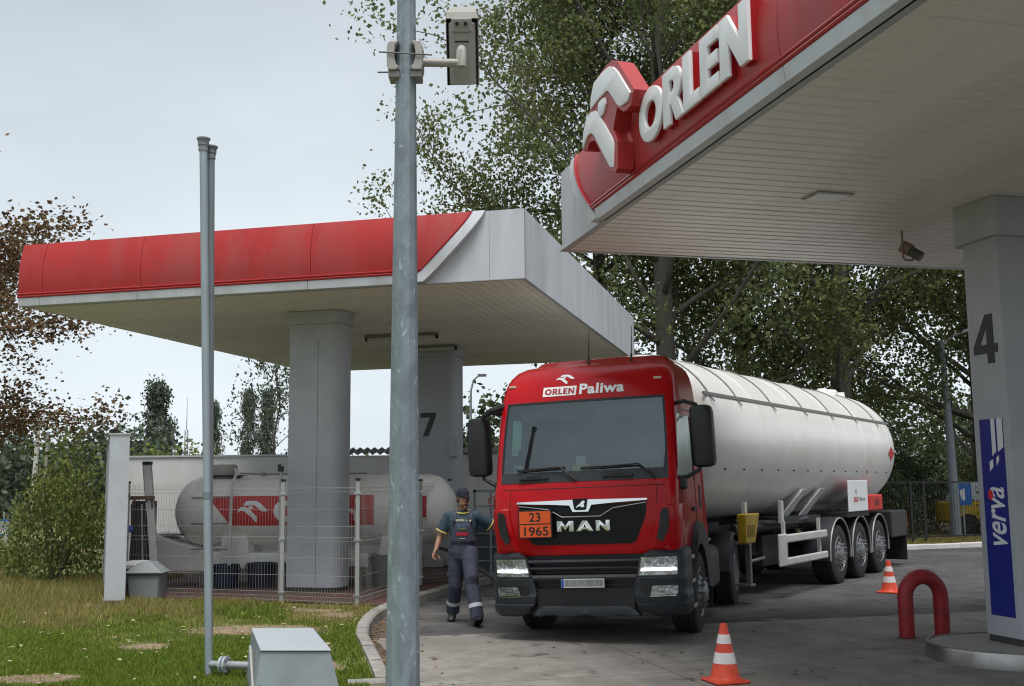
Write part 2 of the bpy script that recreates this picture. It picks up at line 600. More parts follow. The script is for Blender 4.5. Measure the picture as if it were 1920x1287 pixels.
# ---- brick paving of the tank yard
def brick_mat():
    m = bpy.data.materials.new('red_block_paving')
    m.use_nodes = True
    n, l = m.node_tree.nodes, m.node_tree.links
    b = n['Principled BSDF']
    b.inputs['Roughness'].default_value = 0.8
    t = n.new('ShaderNodeTexCoord')
    br = n.new('ShaderNodeTexBrick')
    br.inputs['Scale'].default_value = 1.0
    br.inputs['Brick Width'].default_value = 0.2
    br.inputs['Row Height'].default_value = 0.1
    br.inputs['Mortar Size'].default_value = 0.006
    br.inputs['Color1'].default_value = (0.20, 0.09, 0.07, 1)
    br.inputs['Color2'].default_value = (0.145, 0.07, 0.055, 1)
    br.inputs['Mortar'].default_value = (0.05, 0.04, 0.03, 1)
    nn = n.new('ShaderNodeTexNoise')
    nn.inputs['Scale'].default_value = 1.4
    nn.inputs['Detail'].default_value = 7
    mx = n.new('ShaderNodeMix')
    mx.data_type = 'RGBA'
    mx.blend_type = 'MULTIPLY'
    mx.inputs[0].default_value = 0.8
    l.new(t.outputs['Object'], br.inputs['Vector'])
    l.new(t.outputs['Object'], nn.inputs['Vector'])
    l.new(br.outputs['Color'], mx.inputs[6])
    l.new(nn.outputs['Color'], mx.inputs[7])
    l.new(mx.outputs[2], b.inputs['Base Color'])
    bp = n.new('ShaderNodeBump')
    bp.inputs['Strength'].default_value = 0.4
    bp.inputs['Distance'].default_value = 0.01
    l.new(br.outputs['Fac'], bp.inputs['Height'])
    bp.invert = True
    l.new(bp.outputs['Normal'], b.inputs['Normal'])
    return m
M_BRICKPAVE = brick_mat()
sheet('paving', [(-6.3, 17.2), (-3.5, 16.75), (-2.3, 16.2), (-1.92, 16.0), (-1.64, 17.4), (-1.19, 19.07), (-0.55, 20.85), (1.0, 24.4), (1.2, 25), (-8.9, 25.1)], 0.118, M_BRICKPAVE)

# ---- bare earth
def blob(cx, cy, rx, ry, rot=0.0, n=26, seed=1):
    r = random.Random(seed)
    ph = [r.uniform(0, 6.28) for _ in range(4)]
    out = []
    for i in range(n):
        t = 2 * PI * i / n
        k = 1 + 0.16 * math.sin(2 * t + ph[0]) + 0.13 * math.sin(3 * t + ph[1]) + 0.10 * math.sin(5 * t + ph[2]) + 0.06 * math.sin(8 * t + ph[3])
        x, y = rx * k * math.cos(t), ry * k * math.sin(t)
        out.append((cx + x * math.cos(rot) - y * math.sin(rot), cy + x * math.sin(rot) + y * math.cos(rot)))
    return out
DIRT = [(-3.05, 13.5, 0.9, 0.55, -0.2), (-2.35, 12.1, 0.36, 0.45, 0.2), (-4.4, 10.2, 0.55, 0.28, 0.1), (-3.0, 15.65, 0.75, 0.2, -0.3), (-2.38, 15.0, 0.25, 0.4, 0.1), (-4.0, 12.2, 0.25, 0.3, 0.3), (-6.2, 16.5, 0.5, 0.25, 0.0), (-1.82, 10.75, 0.2, 0.35, 0.2)]
for i, (cx, cy, rx, ry, ro) in enumerate(DIRT):
    sheet('bare_earth', blob(cx, cy, rx, ry, ro, seed=i + 3), 0.104 + 0.001 * (i % 3), M_DIRT)
M_LITTER = mat('damp_leaf_litter', (0.085, 0.062, 0.042), 0.95, var=0.45, vscale=14, bump=0.8, bscale=40, var2=(0.15, 0.11, 0.07), v2scale=6)
sheet('gutter_dirt', [(-1.80, 15.2), (-1.78, 13.9), (-1.68, 13.05), (-1.46, 11.95), (-1.22, 10.8), (-0.98, 10.9), (-1.12, 12.0), (-1.28, 13.0), (-1.36, 13.9), (-1.5, 14.9), (-1.66, 15.8)], 0.0035, M_LITTER)

# ---- verge beyond the road on the right
M_VERGE = mat('dry_verge', (0.15, 0.115, 0.04), 0.95, var=0.4, vscale=1.5, bump=0.5, bscale=20)
sheet('verge', [(1.0, 27.05), (11, 29.95), (36, 40.65), (70, 62), (70, 120), (-1.0, 120), (-1.0, 27.05)], 0.09, M_VERGE)
vk = tag(bpy.data.objects.new('verge_kerb', None), kind='structure')
COL.objects.link(vk)
M_WKERB = mat('white_kerb', (0.62, 0.60, 0.58), 0.8, var=0.15, vscale=3, var2=(0.4, 0.38, 0.35), v2scale=1.5)
stones(vk, [(1.0, 27.0), (11, 29.9), (24, 35.46)], 0.16, 0.13, -0.05, M_WKERB, piece=1.0, side=1)

# ---- pale scrubbed tyre tracks curving over the slabs
def track_mat():
    m = bpy.data.materials.new('tyre_scrub')
    m.use_nodes = True
    n, l = m.node_tree.nodes, m.node_tree.links
    b = n['Principled BSDF']
    b.inputs['Base Color'].default_value = (0.36, 0.34, 0.31, 1)
    b.inputs['Roughness'].default_value = 0.8
    t = n.new('ShaderNodeTexCoord')
    nn = n.new('ShaderNodeTexNoise')
    nn.inputs['Scale'].default_value = 5.0
    nn.inputs['Detail'].default_value = 8
    nn.inputs['Roughness'].default_value = 0.7
    l.new(t.outputs['Object'], nn.inputs['Vector'])
    uv = n.new('ShaderNodeUVMap')
    sx = n.new('ShaderNodeSeparateXYZ')
    l.new(uv.outputs['UV'], sx.inputs[0])
    pp = n.new('ShaderNodeMath'); pp.operation = 'PINGPONG'; pp.inputs[1].default_value = 0.5
    l.new(sx.outputs['X'], pp.inputs[0])
    mu = n.new('ShaderNodeMath'); mu.operation = 'MULTIPLY'
    l.new(pp.outputs[0], mu.inputs[0]); l.new(nn.outputs['Fac'], mu.inputs[1])
    m2 = n.new('ShaderNodeMath'); m2.operation = 'MULTIPLY'; m2.inputs[1].default_value = 1.9; m2.use_clamp = True
    l.new(mu.outputs[0], m2.inputs[0])
    l.new(m2.outputs[0], b.inputs['Alpha'])
    return m
M_TRACK = track_mat()
def track(path, w, z):
    P = [Vector((a, b, z)) for a, b in path]
    v, f, uvs = [], [], []
    for i, p in enumerate(P):
        d = (P[min(i + 1, len(P) - 1)] - P[max(i - 1, 0)]).normalized()
        q = Vector((-d.y, d.x, 0)) * w / 2
        v += [p - q, p + q]
    f = [(2 * i, 2 * i + 1, 2 * i + 3, 2 * i + 2) for i in range(len(P) - 1)]
    me = bpy.data.meshes.new('tyre_mark')
    me.from_pydata([tuple(p) for p in v], [], f)
    ul = me.uv_layers.new(name='UVMap')
    for lp in me.loops:
        ul.data[lp.index].uv = (float(lp.vertex_index % 2), lp.vertex_index // 2)
    o = mobj('tyre_mark', me, M_TRACK)
    o['kind'] = 'structure'
def arc_path(x0, y0, x1, y1, bow, n=16):
    out = []
    for i in range(n + 1):
        t = i / n
        dx, dy = x1 - x0, y1 - y0
        s_ = bow * 4 * t * (1 - t)
        L = math.hypot(dx, dy)
        out.append((x0 + dx * t - dy / L * s_, y0 + dy * t + dx / L * s_))
    return out
track(arc_path(0.35, 13.2, 2.6, 7.2, -0.35), 0.42, 0.0135)
track(arc_path(2.5, 12.9, 5.2, 7.6, -0.40), 0.42, 0.0135)
track(arc_path(3.4, 14.9, 6.6, 9.0, -0.25), 0.36, 0.0140)

# ================================================================== canopies
def s_edge(h):
    return 0.80 + 0.86 * (max(0.0, 1.02 - h) / 0.92) ** 1.25

def bulge(h):
    return 0.14 - 0.33 * (h - 0.45) ** 2

def fascia(root, O, d, n, length, seams, right_handed):
    """curved red fascia along an edge: O corner at soffit level, d along, n outwards"""
    Z = Vector((0, 0, 1))
    P = lambda s, h, o: O + d * s + Z * h + n * o
    # flat backing panels, split at a seam near the corner
    cuts = [0.0, 0.53, 1.9] + [x for x in seams if x > 2.0] + [length]
    for a, b in zip(cuts, cuts[1:]):
        k = MB()
        k.hexa([P(a + .002, 0, -0.05), P(b - .002, 0, -0.05), P(b - .002, 0, 0), P(a + .002, 0, 0), P(a + .002, HF, -0.05), P(b - .002, HF, -0.05), P(b - .002, HF, 0), P(a + .002, HF, 0)])
        k.build('cladding_panel', M_WHITEP, root)
    # red panels
    hs = [0.2 + 0.82 * i / 10 for i in range(11)]
    edges = [None] + [x for x in seams] + [length]
    for q in range(len(edges) - 1):
        rows = []
        for h in hs:
            a = s_edge(h) if edges[q] is None else edges[q] + 0.004
            b = edges[q + 1] - 0.004
            row = [P(a, h, 0.003)] + [P(a + (b - a) * t, h, bulge(h)) for t in (0, .25, .5, .75, 1)] + [P(b, h, 0.003)]
            rows.append(row)
        k = MB().grid(rows)
        n_ = len(rows[0])
        k.f.append(tuple(range(n_ - 1, -1, -1)))
        k.f.append(tuple((len(rows) - 1) * n_ + j for j in range(n_)))
        k.build('fascia_panel', M_RED, root, smooth=True)
    # white sweeping trim beside the red
    rows = []
    for i in range(13):
        h = HF * i / 12 + 0.004
        a, b = s_edge(h) - 0.27 + 0.05 * h, s_edge(h) - 0.035
        o = bulge(max(h, .2)) + 0.012
        rows.append([P(a, h, 0.003), P(a, h, o), P(b, h, o), P(b, h, 0.003)])
    k = MB().grid(rows)
    k.f.append((0, 1, 2, 3)); k.f.append(tuple(len(k.v) - 4 + j for j in range(4)))
    k.build('sweep_trim', M_WHITEP, root, smooth=True)
    # red sweep bead
    pts = [P(s_edge(0.16 + 0.86 * i / 10) - 0.018, 0.16 + 0.86 * i / 10, bulge(max(.2, 0.16 + 0.86 * i / 10)) + 0.008) for i in range(11)]
    MB().tube(pts, 0.020, 6).build('sweep_bead', M_REDTRIM, root, smooth=True)
    # bottom trims: white strip in lengths and two red beads
    cuts = [s_edge(0.06) - 0.04] + [x + 0.05 for x in seams] + [length]
    for a, b in zip(cuts, cuts[1:]):
        k = MB()
        k.hexa([P(a + .003, -0.012, 0.004), P(b - .003, -0.012, 0.004), P(b - .003, -0.012, 0.118), P(a + .003, -0.012, 0.118), P(a + .003, 0.118, 0.004), P(b - .003, 0.118, 0.004), P(b - .003, 0.118, 0.135), P(a + .003, 0.118, 0.135)])
        k.build('bottom_trim', M_WHITEP, root, bevel=0.006)
    for hh in (0.140, 0.180):
        MB().tube([P(s_edge(hh), hh, bulge(.2) + 0.012), P(length, hh, bulge(.2) + 0.012)], 0.021, 8).build('fascia_bead', M_REDTRIM, root, smooth=True)
    return P

# ---- near canopy (right), with the station's name
E0 = Vector((0.652, 13.695, ZS))
canR = thing('station_canopy', 'large near canopy at right with raised white ORLEN letters on red fascia', 'canopy', (5.5, 11.64, 0))
def wch(o, root):            # keep world-placed meshes where they are under a moved root
    o.matrix_parent_inverse = root.matrix_basis.inverted()
    return o
_pre = set(bpy.data.objects)
RLEN, RWID = 15.0, 10.5  # unseen reach of the canopy, sized for the light and shade beneath it
PR = fascia(canR, E0, -V2, -U2, RLEN, [3.08, 5.98, 8.9, 11.8], True)
# the roof body above the soffit
k = MB()
def boxfr(O, d, e, a0, a1, b0, b1, z0, z1):
    f = lambda a, b, z: O + d * a + e * b + Vector((0, 0, z))
    return [f(a0, b0, z0), f(a1, b0, z0), f(a1, b1, z0), f(a0, b1, z0), f(a0, b0, z1), f(a1, b0, z1), f(a1, b1, z1), f(a0, b1, z1)]
k.hexa(boxfr(E0, U2, -V2, 0.055, RWID - 0.055, 0.055, RLEN - 0.055, 0.07, HF - 0.04))
k.build('roof_deck', M_WHITEP, canR)
# end fascia panels (far end and outer side), flat white
for a, b in zip([0, 1.6, 3.2, 4.8, 6.4, 8.0, 9.5], [1.6, 3.2, 4.8, 6.4, 8.0, 9.5, RWID]):
    k = MB().hexa(boxfr(E0, U2, -V2, a + .002, b - .002, 0.002, 0.05, 0.0, HF))
    k.build('cladding_panel', M_WHITEP, canR)
# soffit strips, each a shallow pan with an open joint, running across the canopy
pitch = 0.185
pan = MB()
def pan_profile(x0, x1, p):
    r = []
    for x in (x0, x1):
        r.append([Vector((x, 0.004, 0.05)), Vector((x, 0.004, 0.012)), Vector((x, 0.016, 0.0)), Vector((x, p - 0.024, 0.0)), Vector((x, p - 0.010, 0.014)), Vector((x, p - 0.010, 0.05))])
    return r
pan.loft(pan_profile(0.06, RWID - 0.06, pitch), closed=False, cap0=False, cap1=False)
pme = bpy.data.meshes.new('soffit_strip')
pme.from_pydata([tuple(p) for p in pan.v], [], pan.f)
pme.materials.append(M_SOFFIT)
for i in range(52):
    s0 = 0.055 + i * pitch
    o = share('soffit_strip', pme, canR)
    dz = random.uniform(-0.003, 0.003)
    mtx = Matrix((U2, -V2, Vector((0, 0, 1)))).transposed().to_4x4()
    mtx.translation = E0 - V2 * s0 + Vector((0, 0, dz))
    o.matrix_local = mtx
k = MB().hexa(boxfr(E0, U2, -V2, 0.06, RWID - 0.06, 0.06 + 52 * pitch, RLEN - 0.06, 0.0, 0.05))
k.build('soffit_sheet', M_SOFFIT, canR)
k = MB().hexa(boxfr(E0, U2, -V2, -0.03, 0.06, 0.0, RLEN, -0.012, -0.001))
k.build('soffit_edge_angle', M_GREYCOL, canR)
k = MB().hexa(boxfr(E0, U2, -V2, 0.06, RWID, -0.004, 0.055, -0.012, -0.001))
k.build('soffit_edge_angle', M_WHITEP, canR)
# recessed luminaire hanging a little open
lf = MB().hexa(boxfr(E0, U2, -V2, 1.72, 2.15, 2.98, 3.32, -0.016, -0.006)).build('luminaire', mat('luminaire_case', (0.42, 0.42, 0.40), 0.5), canR, bevel=0.008)
lf2 = MB().hexa(boxfr(E0, U2, -V2, 1.75, 2.12, 3.01, 3.29, -0.020, -0.0165)).build('diffuser', mat('luminaire_glass', (0.62, 0.63, 0.60), 0.25), lf)
# name letters and emblem
def lift(h, base):
    return bulge(min(max(h, .2), 1.02)) + base
V, F = word_vf('ORLEN', 0.055, 1.0, 0.0)
parts_x = {}
x = 0.0
tot = sum(LETTERS[c][0] for c in 'ORLEN') + 0.055 * 4
sc_s = (5.66 - 3.31) / tot
x = 3.31
for chs in 'ORLEN':
    w, loops = LETTERS[chs]
    lp = [[(x + a * sc_s, 0.315 + b * 0.505) for a, b in L] for L in loops]
    v, f = curve_mesh(lp, 0.02, 0.008)
    MB().add([PR(a, b, 0.200 + c) for a, b, c in v], f).build('letter', M_WHITE, canR, smooth=True)
    v, f = curve_mesh(lp, 0.13, 0.003)
    MB().add([PR(a, b, 0.120 + c) for a, b, c in v], f).build('letter_return', M_REDTRIM, canR)
    x += (w + 0.055) * sc_s
v, f = curve_mesh([EBK], 0.17, 0.006)
MB().add([PR(a, b, 0.225 + c) for a, b, c in v], f).build('emblem_plate', mat('red_sign_plastic', (0.40, 0.03, 0.03), 0.4, var=0.1), canR)
for lp, nm in ((EW1, 'emblem_wing'), (EW2, 'emblem_wing'), (EEY, 'emblem_eye')):
    v, f = curve_mesh([lp], 0.014, 0.008)
    MB().add([PR(a, b, 0.324 + c) for a, b, c in v], f).build(nm, M_WHITE, canR, smooth=True)

def rrect(w, l, radii, n=6):
    """outline of a w x l rectangle centred on 0, corner radii (+x+y, -x+y, -x-y, +x-y)"""
    out = []
    for (sx, sy, r, a0) in ((1, 1, radii[0], 0), (-1, 1, radii[1], 90), (-1, -1, radii[2], 180), (1, -1, radii[3], 270)):
        for i in range(n + 1):
            a = math.radians(a0 + 90 * i / n)
            out.append((sx * (w / 2 - r) + r * math.cos(a), sy * (l / 2 - r) + r * math.sin(a)))
    return out

def column(root, c, ax, ay, w, l, radii, z0, over=.16, caph=.42):
    f = lambda a, b, z: Vector((c[0], c[1], 0)) + ax * a + ay * b + Vector((0, 0, z))
    k = MB().prism(rrect(w, l, radii), f, z0 + 0.07, ZS - 0.01)
    o = k.build('column', M_GREYCOL, root, smooth=True)
    MB().prism(rrect(w - .03, l - .03, [max(.01, r - .01) for r in radii]), f, z0, z0 + 0.069).build('column_plinth', mat('dark_plinth', (0.05, 0.05, 0.05), 0.6), o)
    MB().prism(rrect(w + over, l + over, [r + over * .4 for r in radii]), f, ZS - caph, ZS - 0.008).build('capital', M_GREYCOL, o, smooth=True)
    return o, f

# column 4: near-left corner line at (4.94, 11.8)
c4c = Vector((4.94, 11.8, 0)) - V2 * 0.29 + U2 * 0.5
col4, f4 = column(canR, c4c, U2, V2, 1.0, 0.58, (0.04, 0.07, 0.012, 0.012), 0.151)
f4s = lambda s, z, o: Vector((4.94, 11.8, 0)) - V2 * s - U2 * o + Vector((0, 0, z))
v, f = curve_mesh(LETTERS['4'][1], 0.012)
v = fit_vf(v, 0.125, 0.50, 3.03, 3.55)
M_NUM = mat('number_vinyl', (0.035, 0.035, 0.037), 0.5)
MB().add([f4s(a, b, 0.004 + c * .5) for a, b, c in v], f).build('number', M_NUM, col4)
M_BLUE = mat('blue_banner_print', (0.012, 0.02, 0.22), 0.4, var=0.05)
MB().hexa([f4s(.135, .425, .001), f4s(.495, .425, .001), f4s(.495, .425, .006), f4s(.135, .425, .006), f4s(.135, 2.448, .001), f4s(.495, 2.448, .001), f4s(.495, 2.448, .006), f4s(.135, 2.448, .006)]).build('banner', M_BLUE, col4)
M_PRINTW = mat('white_print', (0.72, 0.74, 0.78), 0.5)
M_PRINTR = mat('red_print', (0.6, 0.02, 0.03), 0.5)
k = MB()
for (a0, a1, zt, zb) in ((0.315, 0.375, 2.448, 2.06), (0.405, 0.49, 2.448, 2.10)):
    k.prism([(a0, zb), (a1, zb + 0.05), (a1, zt), (a0, zt)], lambda a, b, c: f4s(a, b, c), 0.0062, 0.0085)
for (a0, a1, zt, zb) in ((0.262, 0.318, 2.03, 1.90), (0.37, 0.41, 2.07, 1.96)):
    k.prism([(a0, zb), (a1, zb + 0.05), (a1, zt), (a0, zt - 0.03)], lambda a, b, c: f4s(a, b, c), 0.0062, 0.0085)
k.build('banner_stripe', M_PRINTW, col4)
v, f = text_mesh('verva', 1.0, 0.01, 0.012, 0.28)
v = fit_vf(v, 0.0, 0.60, 0.0, 0.215)
MB().add([f4s(0.455 - b, 1.14 + a, 0.0075 + c * .3) for a, b, c in v], f).build('banner_lettering', M_PRINTW, col4)
v, f = curve_mesh([ell(0.245, 1.66, 0.04, 0.055, 14)], 0.003)
MB().add([f4s(a, b, 0.008 + c) for a, b, c in v], f).build('banner_dot', M_PRINTR, col4)
# camera hanging under the far end of the near soffit
fc = thing('soffit_camera', 'small dark camera hanging on a thin rod under the near canopy soffit', 'camera', E0 + U2 * 3.62 - V2 * 1.95)
m_dk = mat('dark_camera_case', (0.09, 0.08, 0.07), 0.5)
m_pinkish = mat('conduit_brown', (0.26, 0.17, 0.145), 0.6)
MB().tube([(0, 0, -0.01), (0, 0, -0.33), (0.02, 0, -0.365), (0.10, 0, -0.37), (0.13, 0, -0.33)], 0.013, 8).build('hanging_rod', m_pinkish, fc, smooth=True)
MB().tube([(0.04, 0.06, -0.20), (0.20, -0.04, -0.34)], 0.062, 12).build('camera_body', m_dk, fc, smooth=True)
MB().tube([(0.02, 0.075, -0.18), (0.10, 0.02, -0.25)], 0.075, 12).build('hood', m_pinkish, fc, smooth=True)

# everything of the canopy was built in world space: keep it there under the root at the column foot
for o in list(bpy.data.objects):
    if o.parent == canR:
        o.matrix_parent_inverse = canR.matrix_basis.inverted()

# ---- far canopy (left)
B0 = Vector((0.197, 15.468, ZS))
LLEN, LWID = 8.435, 10.9
canL = thing('station_canopy', 'far canopy over the gas tank yard with plain red curved fascia', 'canopy', (-3.3, 18.5, 0))
PL = fascia(canL, B0, -U1, -V1, LLEN, [3.29, 6.19, 7.98], False)
k = MB().hexa(boxfr(B0, -U1, V1, 0.055, LLEN - 0.055, 0.055, LWID - 0.055, 0.07, HF - 0.04))
k.build('roof_deck', M_WHITEP, canL)
for a, b in zip([0.0, 2.0, 4.2, 6.4, 8.6], [2.0, 4.2, 6.4, 8.6, LWID]):
    MB().hexa(boxfr(B0, -U1, V1, 0.002, 0.05, a + .002, b - .002, 0.0, HF)).build('cladding_panel', M_WHITEP, canL)
    MB().hexa(boxfr(B0, -U1, V1, LLEN - 0.05, LLEN - 0.002, a + .052, b - .002, 0.0, HF)).build('cladding_panel', M_WHITEP, canL)
MB().hexa(boxfr(B0, -U1, V1, 0.052, LLEN - 0.052, LWID - 0.05, LWID, 0.0, HF)).build('cladding_panel', M_WHITEP, canL)
pitch2 = 0.15
pan = MB().loft(pan_profile(0.06, LWID - 0.06, pitch2), closed=False, cap0=False, cap1=False)
pme2 = bpy.data.meshes.new('soffit_strip')
pme2.from_pydata([tuple(p) for p in pan.v], [], pan.f)
M_SOFFIT2 = mat('soffit_strip_paint_far', (0.84, 0.79, 0.70), 0.5, var=0.05, vscale=1.0, var2=(0.70, 0.65, 0.57), v2scale=0.4)
pme2.materials.append(M_SOFFIT2)
nst = int((LLEN - 0.12) / pitch2)
for i in range(nst):
    o = share('soffit_strip', pme2, canL)
    mtx = Matrix((V1, -U1, Vector((0, 0, 1)))).transposed().to_4x4()
    mtx.translation = B0 - U1 * (0.06 + i * pitch2) + Vector((0, 0, random.uniform(-0.003, 0.003)))
    o.matrix_local = mtx
MB().hexa(boxfr(B0, -U1, V1, 0.06 + nst * pitch2, LLEN - .055, 0.06, LWID - 0.06, 0.0, 0.05)).build('soffit_sheet', M_SOFFIT2, canL)
MB().hexa(boxfr(B0, -U1, V1, -0.004, 0.055, 0.0, LWID, -0.014, -0.001)).build('soffit_edge_angle', M_GREYCOL, canL)
MB().hexa(boxfr(B0, -U1, V1, 0.06, LLEN, -0.004, 0.055, -0.014, -0.001)).build('soffit_edge_angle', M_GREYCOL, canL)
colA, fA = column(canL, B0 - U1 * 4.12 + V1 * 2.15, U1, V1, 0.94, 0.60, (0.2, 0.02, 0.02, 0.2), 0.11, .11, .22)
for (a0, a1, z0, z1) in ((-0.30, 0.0, 0.45, 0.78),):
    MB().hexa([fA(a0, -.304, z0), fA(a1, -.304, z0), fA(a1, -.30, z0), fA(a0, -.30, z0), fA(a0, -.304, z1), fA(a1, -.304, z1), fA(a1, -.30, z1), fA(a0, -.30, z1)]).build('hatch', M_GREYCOL, colA)
MB().hexa([fA(.06, -.3025, .2), fA(.066, -.3025, .2), fA(.066, -.30, .2), fA(.06, -.30, .2), fA(.06, -.3025, 4.3), fA(.066, -.3025, 4.3), fA(.066, -.30, 4.3), fA(.06, -.30, 4.3)]).build('seam', mat('seam_shadow_gap', (0.12, 0.12, 0.13), 0.8), colA)
colB, fB = column(canL, B0 - U1 * 3.72 + V1 * 7.35, U1, V1, 0.94, 0.60, (0.2, 0.02, 0.02, 0.2), 0.11, .11, .22)
v, f = curve_mesh(LETTERS['7'][1], 0.012)
v = fit_vf(v, -0.34, 0.0, 2.86, 3.36)
MB().add([fB(a, -0.304 + c * .5, b) for a, b, c in v], f).build('number', M_NUM, colB)
MB().hexa([fB(.30, -.36, 2.42), fB(.49, -.36, 2.42), fB(.49, -.22, 2.42), fB(.30, -.22, 2.42), fB(.30, -.36, 2.82), fB(.49, -.36, 2.82), fB(.49, -.22, 2.82), fB(.30, -.22, 2.82)]).build('switch_box', M_GREYCOL, colB, bevel=.01)
for o in list(bpy.data.objects):
    if o.parent == canL:
        o.matrix_parent_inverse = canL.matrix_basis.inverted()
# tube lamps under the far canopy
m_tube = mat('lamp_tube_glass', (0.50, 0.48, 0.42), 0.3)
for (ua, ub, vv, lab) in ((-4.45, -2.95, 4.9, 'tube lamp under far canopy soffit, nearer the front column'), (-4.6, -3.15, 6.75, 'tube lamp under far canopy soffit, just before column seven')):
    a = B0 + U1 * ua + V1 * vv + Vector((0, 0, -0.012)); b = B0 + U1 * ub + V1 * vv + Vector((0, 0, -0.012))
    t = thing('tube_lamp', lab, 'lamp', a)
    d = b - a
    MB().bar((0, 0, -0.02), d + Vector((0, 0, -0.02)), 0.10, 0.04).build('housing', mat('lamp_housing', (0.2, 0.19, 0.17), 0.6), t)
    MB().tube([Vector((0, 0, -0.07)) + d * .03, Vector((0, 0, -0.07)) + d * .97], 0.035, 8).build('tube_cover', m_tube, t, smooth=True)
    MB().tube([Vector((0, 0, -0.07)), Vector((0, 0, -0.07)) + d * .03], 0.045, 8).build('end_cap', M_BLACK, t)
    MB().tube([Vector((0, 0, -0.07)) + d * .97, Vector((0, 0, -0.07)) + d], 0.045, 8).build('end_cap', M_BLACK, t)

# pump island round column 4
isl = thing('pump_island', 'low concrete pump island with rounded steel edge under column four', 'island', (5.5, 11.7, 0))
def stadium(hw, hl, n=10):
    o = []
    for i in range(n + 1):
        a = PI / 2 + PI * i / n
        o.append((-hl + hw * math.cos(a), hw * math.sin(a)))
    for i in range(n + 1):
        a = -PI / 2 + PI * i / n
        o.append((hl + hw * math.cos(a), hw * math.sin(a)))
    return o
isl.rotation_euler = (0, 0, 0.25483)
IC = Vector((6.95, 11.95, 0))
def ifn(a, b, z):
    p = IC + U2 * a + V2 * b - Vector((5.5, 11.7, 0))
    return Vector((p.dot(U2), p.dot(V2), z))
MB().prism(stadium(0.80, 1.95), ifn, -0.02, 0.150).build('island_slab', mat('island_concrete', (0.30, 0.29, 0.27), 0.8, var=.15, vscale=3, bump=.2), isl)
k = MB()
so, si = stadium(0.83, 1.95, 16), stadium(0.795, 1.95, 16)
rings = [[ifn(a, b, -0.02) for a, b in so], [ifn(a, b, 0.145) for a, b in so], [ifn(a * .999, b * .99, 0.162) for a, b in so], [ifn(a, b, 0.164) for a, b in si], [ifn(a, b, 0.14) for a, b in si]]
k.loft(rings, cap0=False, cap1=False)
k.build('steel_edging', mat('worn_steel_edge', (0.42, 0.41, 0.40), 0.32, metal=0.9, var=.25, vscale=6, var2=(.2, .18, .16), v2scale=3), isl, smooth=True)

# ================================================================== tanker: tractor unit
M_TRED = mat('truck_red_paint', (0.42, 0.003, 0.006), 0.2, spec=0.3, var=0.06, vscale=2.0)
M_DGREY = mat('bumper_grey_plastic', (0.022, 0.026, 0.032), 0.5, var=0.12, vscale=4)
M_DARK = mat('grille_black', (0.008, 0.008, 0.009), 0.4)
M_GLOSSB = mat('gloss_black_panel', (0.004, 0.004, 0.005), 0.3, spec=0.25)
M_CHROME = mat('chrome', (0.78, 0.80, 0.80), 0.12, metal=1.0)
M_RUBBER = mat('tyre_rubber', (0.022, 0.022, 0.023), 0.85, var=0.3, vscale=8, bump=.2)
M_RIM = mat('grey_rim', (0.22, 0.22, 0.23), 0.45, metal=0.6, var=.2, vscale=9)
M_CHASSIS = mat('chassis_dark', (0.02, 0.02, 0.021), 0.7)
M_SCREEN = glass_mat('windscreen_glass', (0.55, 0.64, 0.63), 0.105)
M_SIDEGL = glass_mat('side_glass', (0.25, 0.3, 0.3), 0.12)

TS = 0.95
truck = thing('tanker_tractor', 'red tractor unit of the tanker, facing the camera with headlights lit', 'truck', (0.80, 12.70, 0.0), -math.radians(18), scale=TS)
BROLL = -0.03
def tp(b, name, m, parent=None, **kw):
    """a part of the tractor; first-level parts lean with the sprung body"""
    o = b.build(name, m, parent or truck, **kw)
    if parent is None:
        o.rotation_euler = (0, BROLL, 0)
    return o

# front surface of the cab: setback and half width by height
ZK = [1.06, 1.11, 1.40, 1.70, 1.86, 1.945, 2.20, 2.50, 2.75, 2.976, 3.10, 3.22, 3.33, 3.42, 3.48, 3.52]
YF = [0.10, 0.08, 0.075, 0.085, 0.12, 0.17, 0.225, 0.30, 0.37, 0.44, 0.50, 0.58, 0.69, 0.83, 1.00, 1.25]
WK = [1.14, 1.155, 1.165, 1.165, 1.165, 1.16, 1.16, 1.155, 1.15, 1.14, 1.13, 1.115, 1.09, 1.05, 0.995, 0.93]
RK = [0.12, 0.12, 0.12, 0.12, 0.12, 0.12, 0.125, 0.13, 0.14, 0.15, 0.16, 0.18, 0.21, 0.25, 0.29, 0.33]
BOW = 0.07
def interp(z, T):
    return float(np.interp(z, ZK, T))
def front(x, z):
    return interp(z, YF) + BOW * (x / 1.1) ** 2
FX = [-1.0, -0.86, -0.6, -0.3, 0.0, 0.3, 0.6, 0.86, 1.0]     # fraction of the flat front's half width
def cab_ring(z):
    w, r = interp(z, WK), interp(z, RK)
    fw = w - r * 0.80
    ring = []
    for q in FX:
        x = q * fw
        ring.append(Vector((x, front(x, z), z)))
    ye = front(fw, z)
    # corner arcs (right, then sides, back, left)
    def arc(sx):
        a = []
        for i in range(1, 5):
            t = (PI / 2) * i / 4
            a.append(Vector((sx * (fw + (w - fw) * math.sin(t)), ye + r * (1 - math.cos(t)), z)))
        return a
    ys = [1.02, 1.55, 1.68, 2.18] if ye + r < 0.98 else [1.35 + 0.2, 1.75, 1.9, 2.18]
    ra = arc(1)
    la = arc(-1)
    right = [Vector((w, y, z)) for y in ys]
    left = [Vector((-w, y, z)) for y in ys]
    return ring + ra + right + left[::-1] + la[::-1]
ZR = [1.06, 1.11, 1.40, 1.70, 1.86, 1.945, 2.05, 2.20, 2.50, 2.75, 2.976, 3.10, 3.22, 3.33, 3.42, 3.48, 3.52]
rings = [cab_ring(z) for z in ZR]
n_ = len(rings[0])
NF = len(FX)
shell = MB()
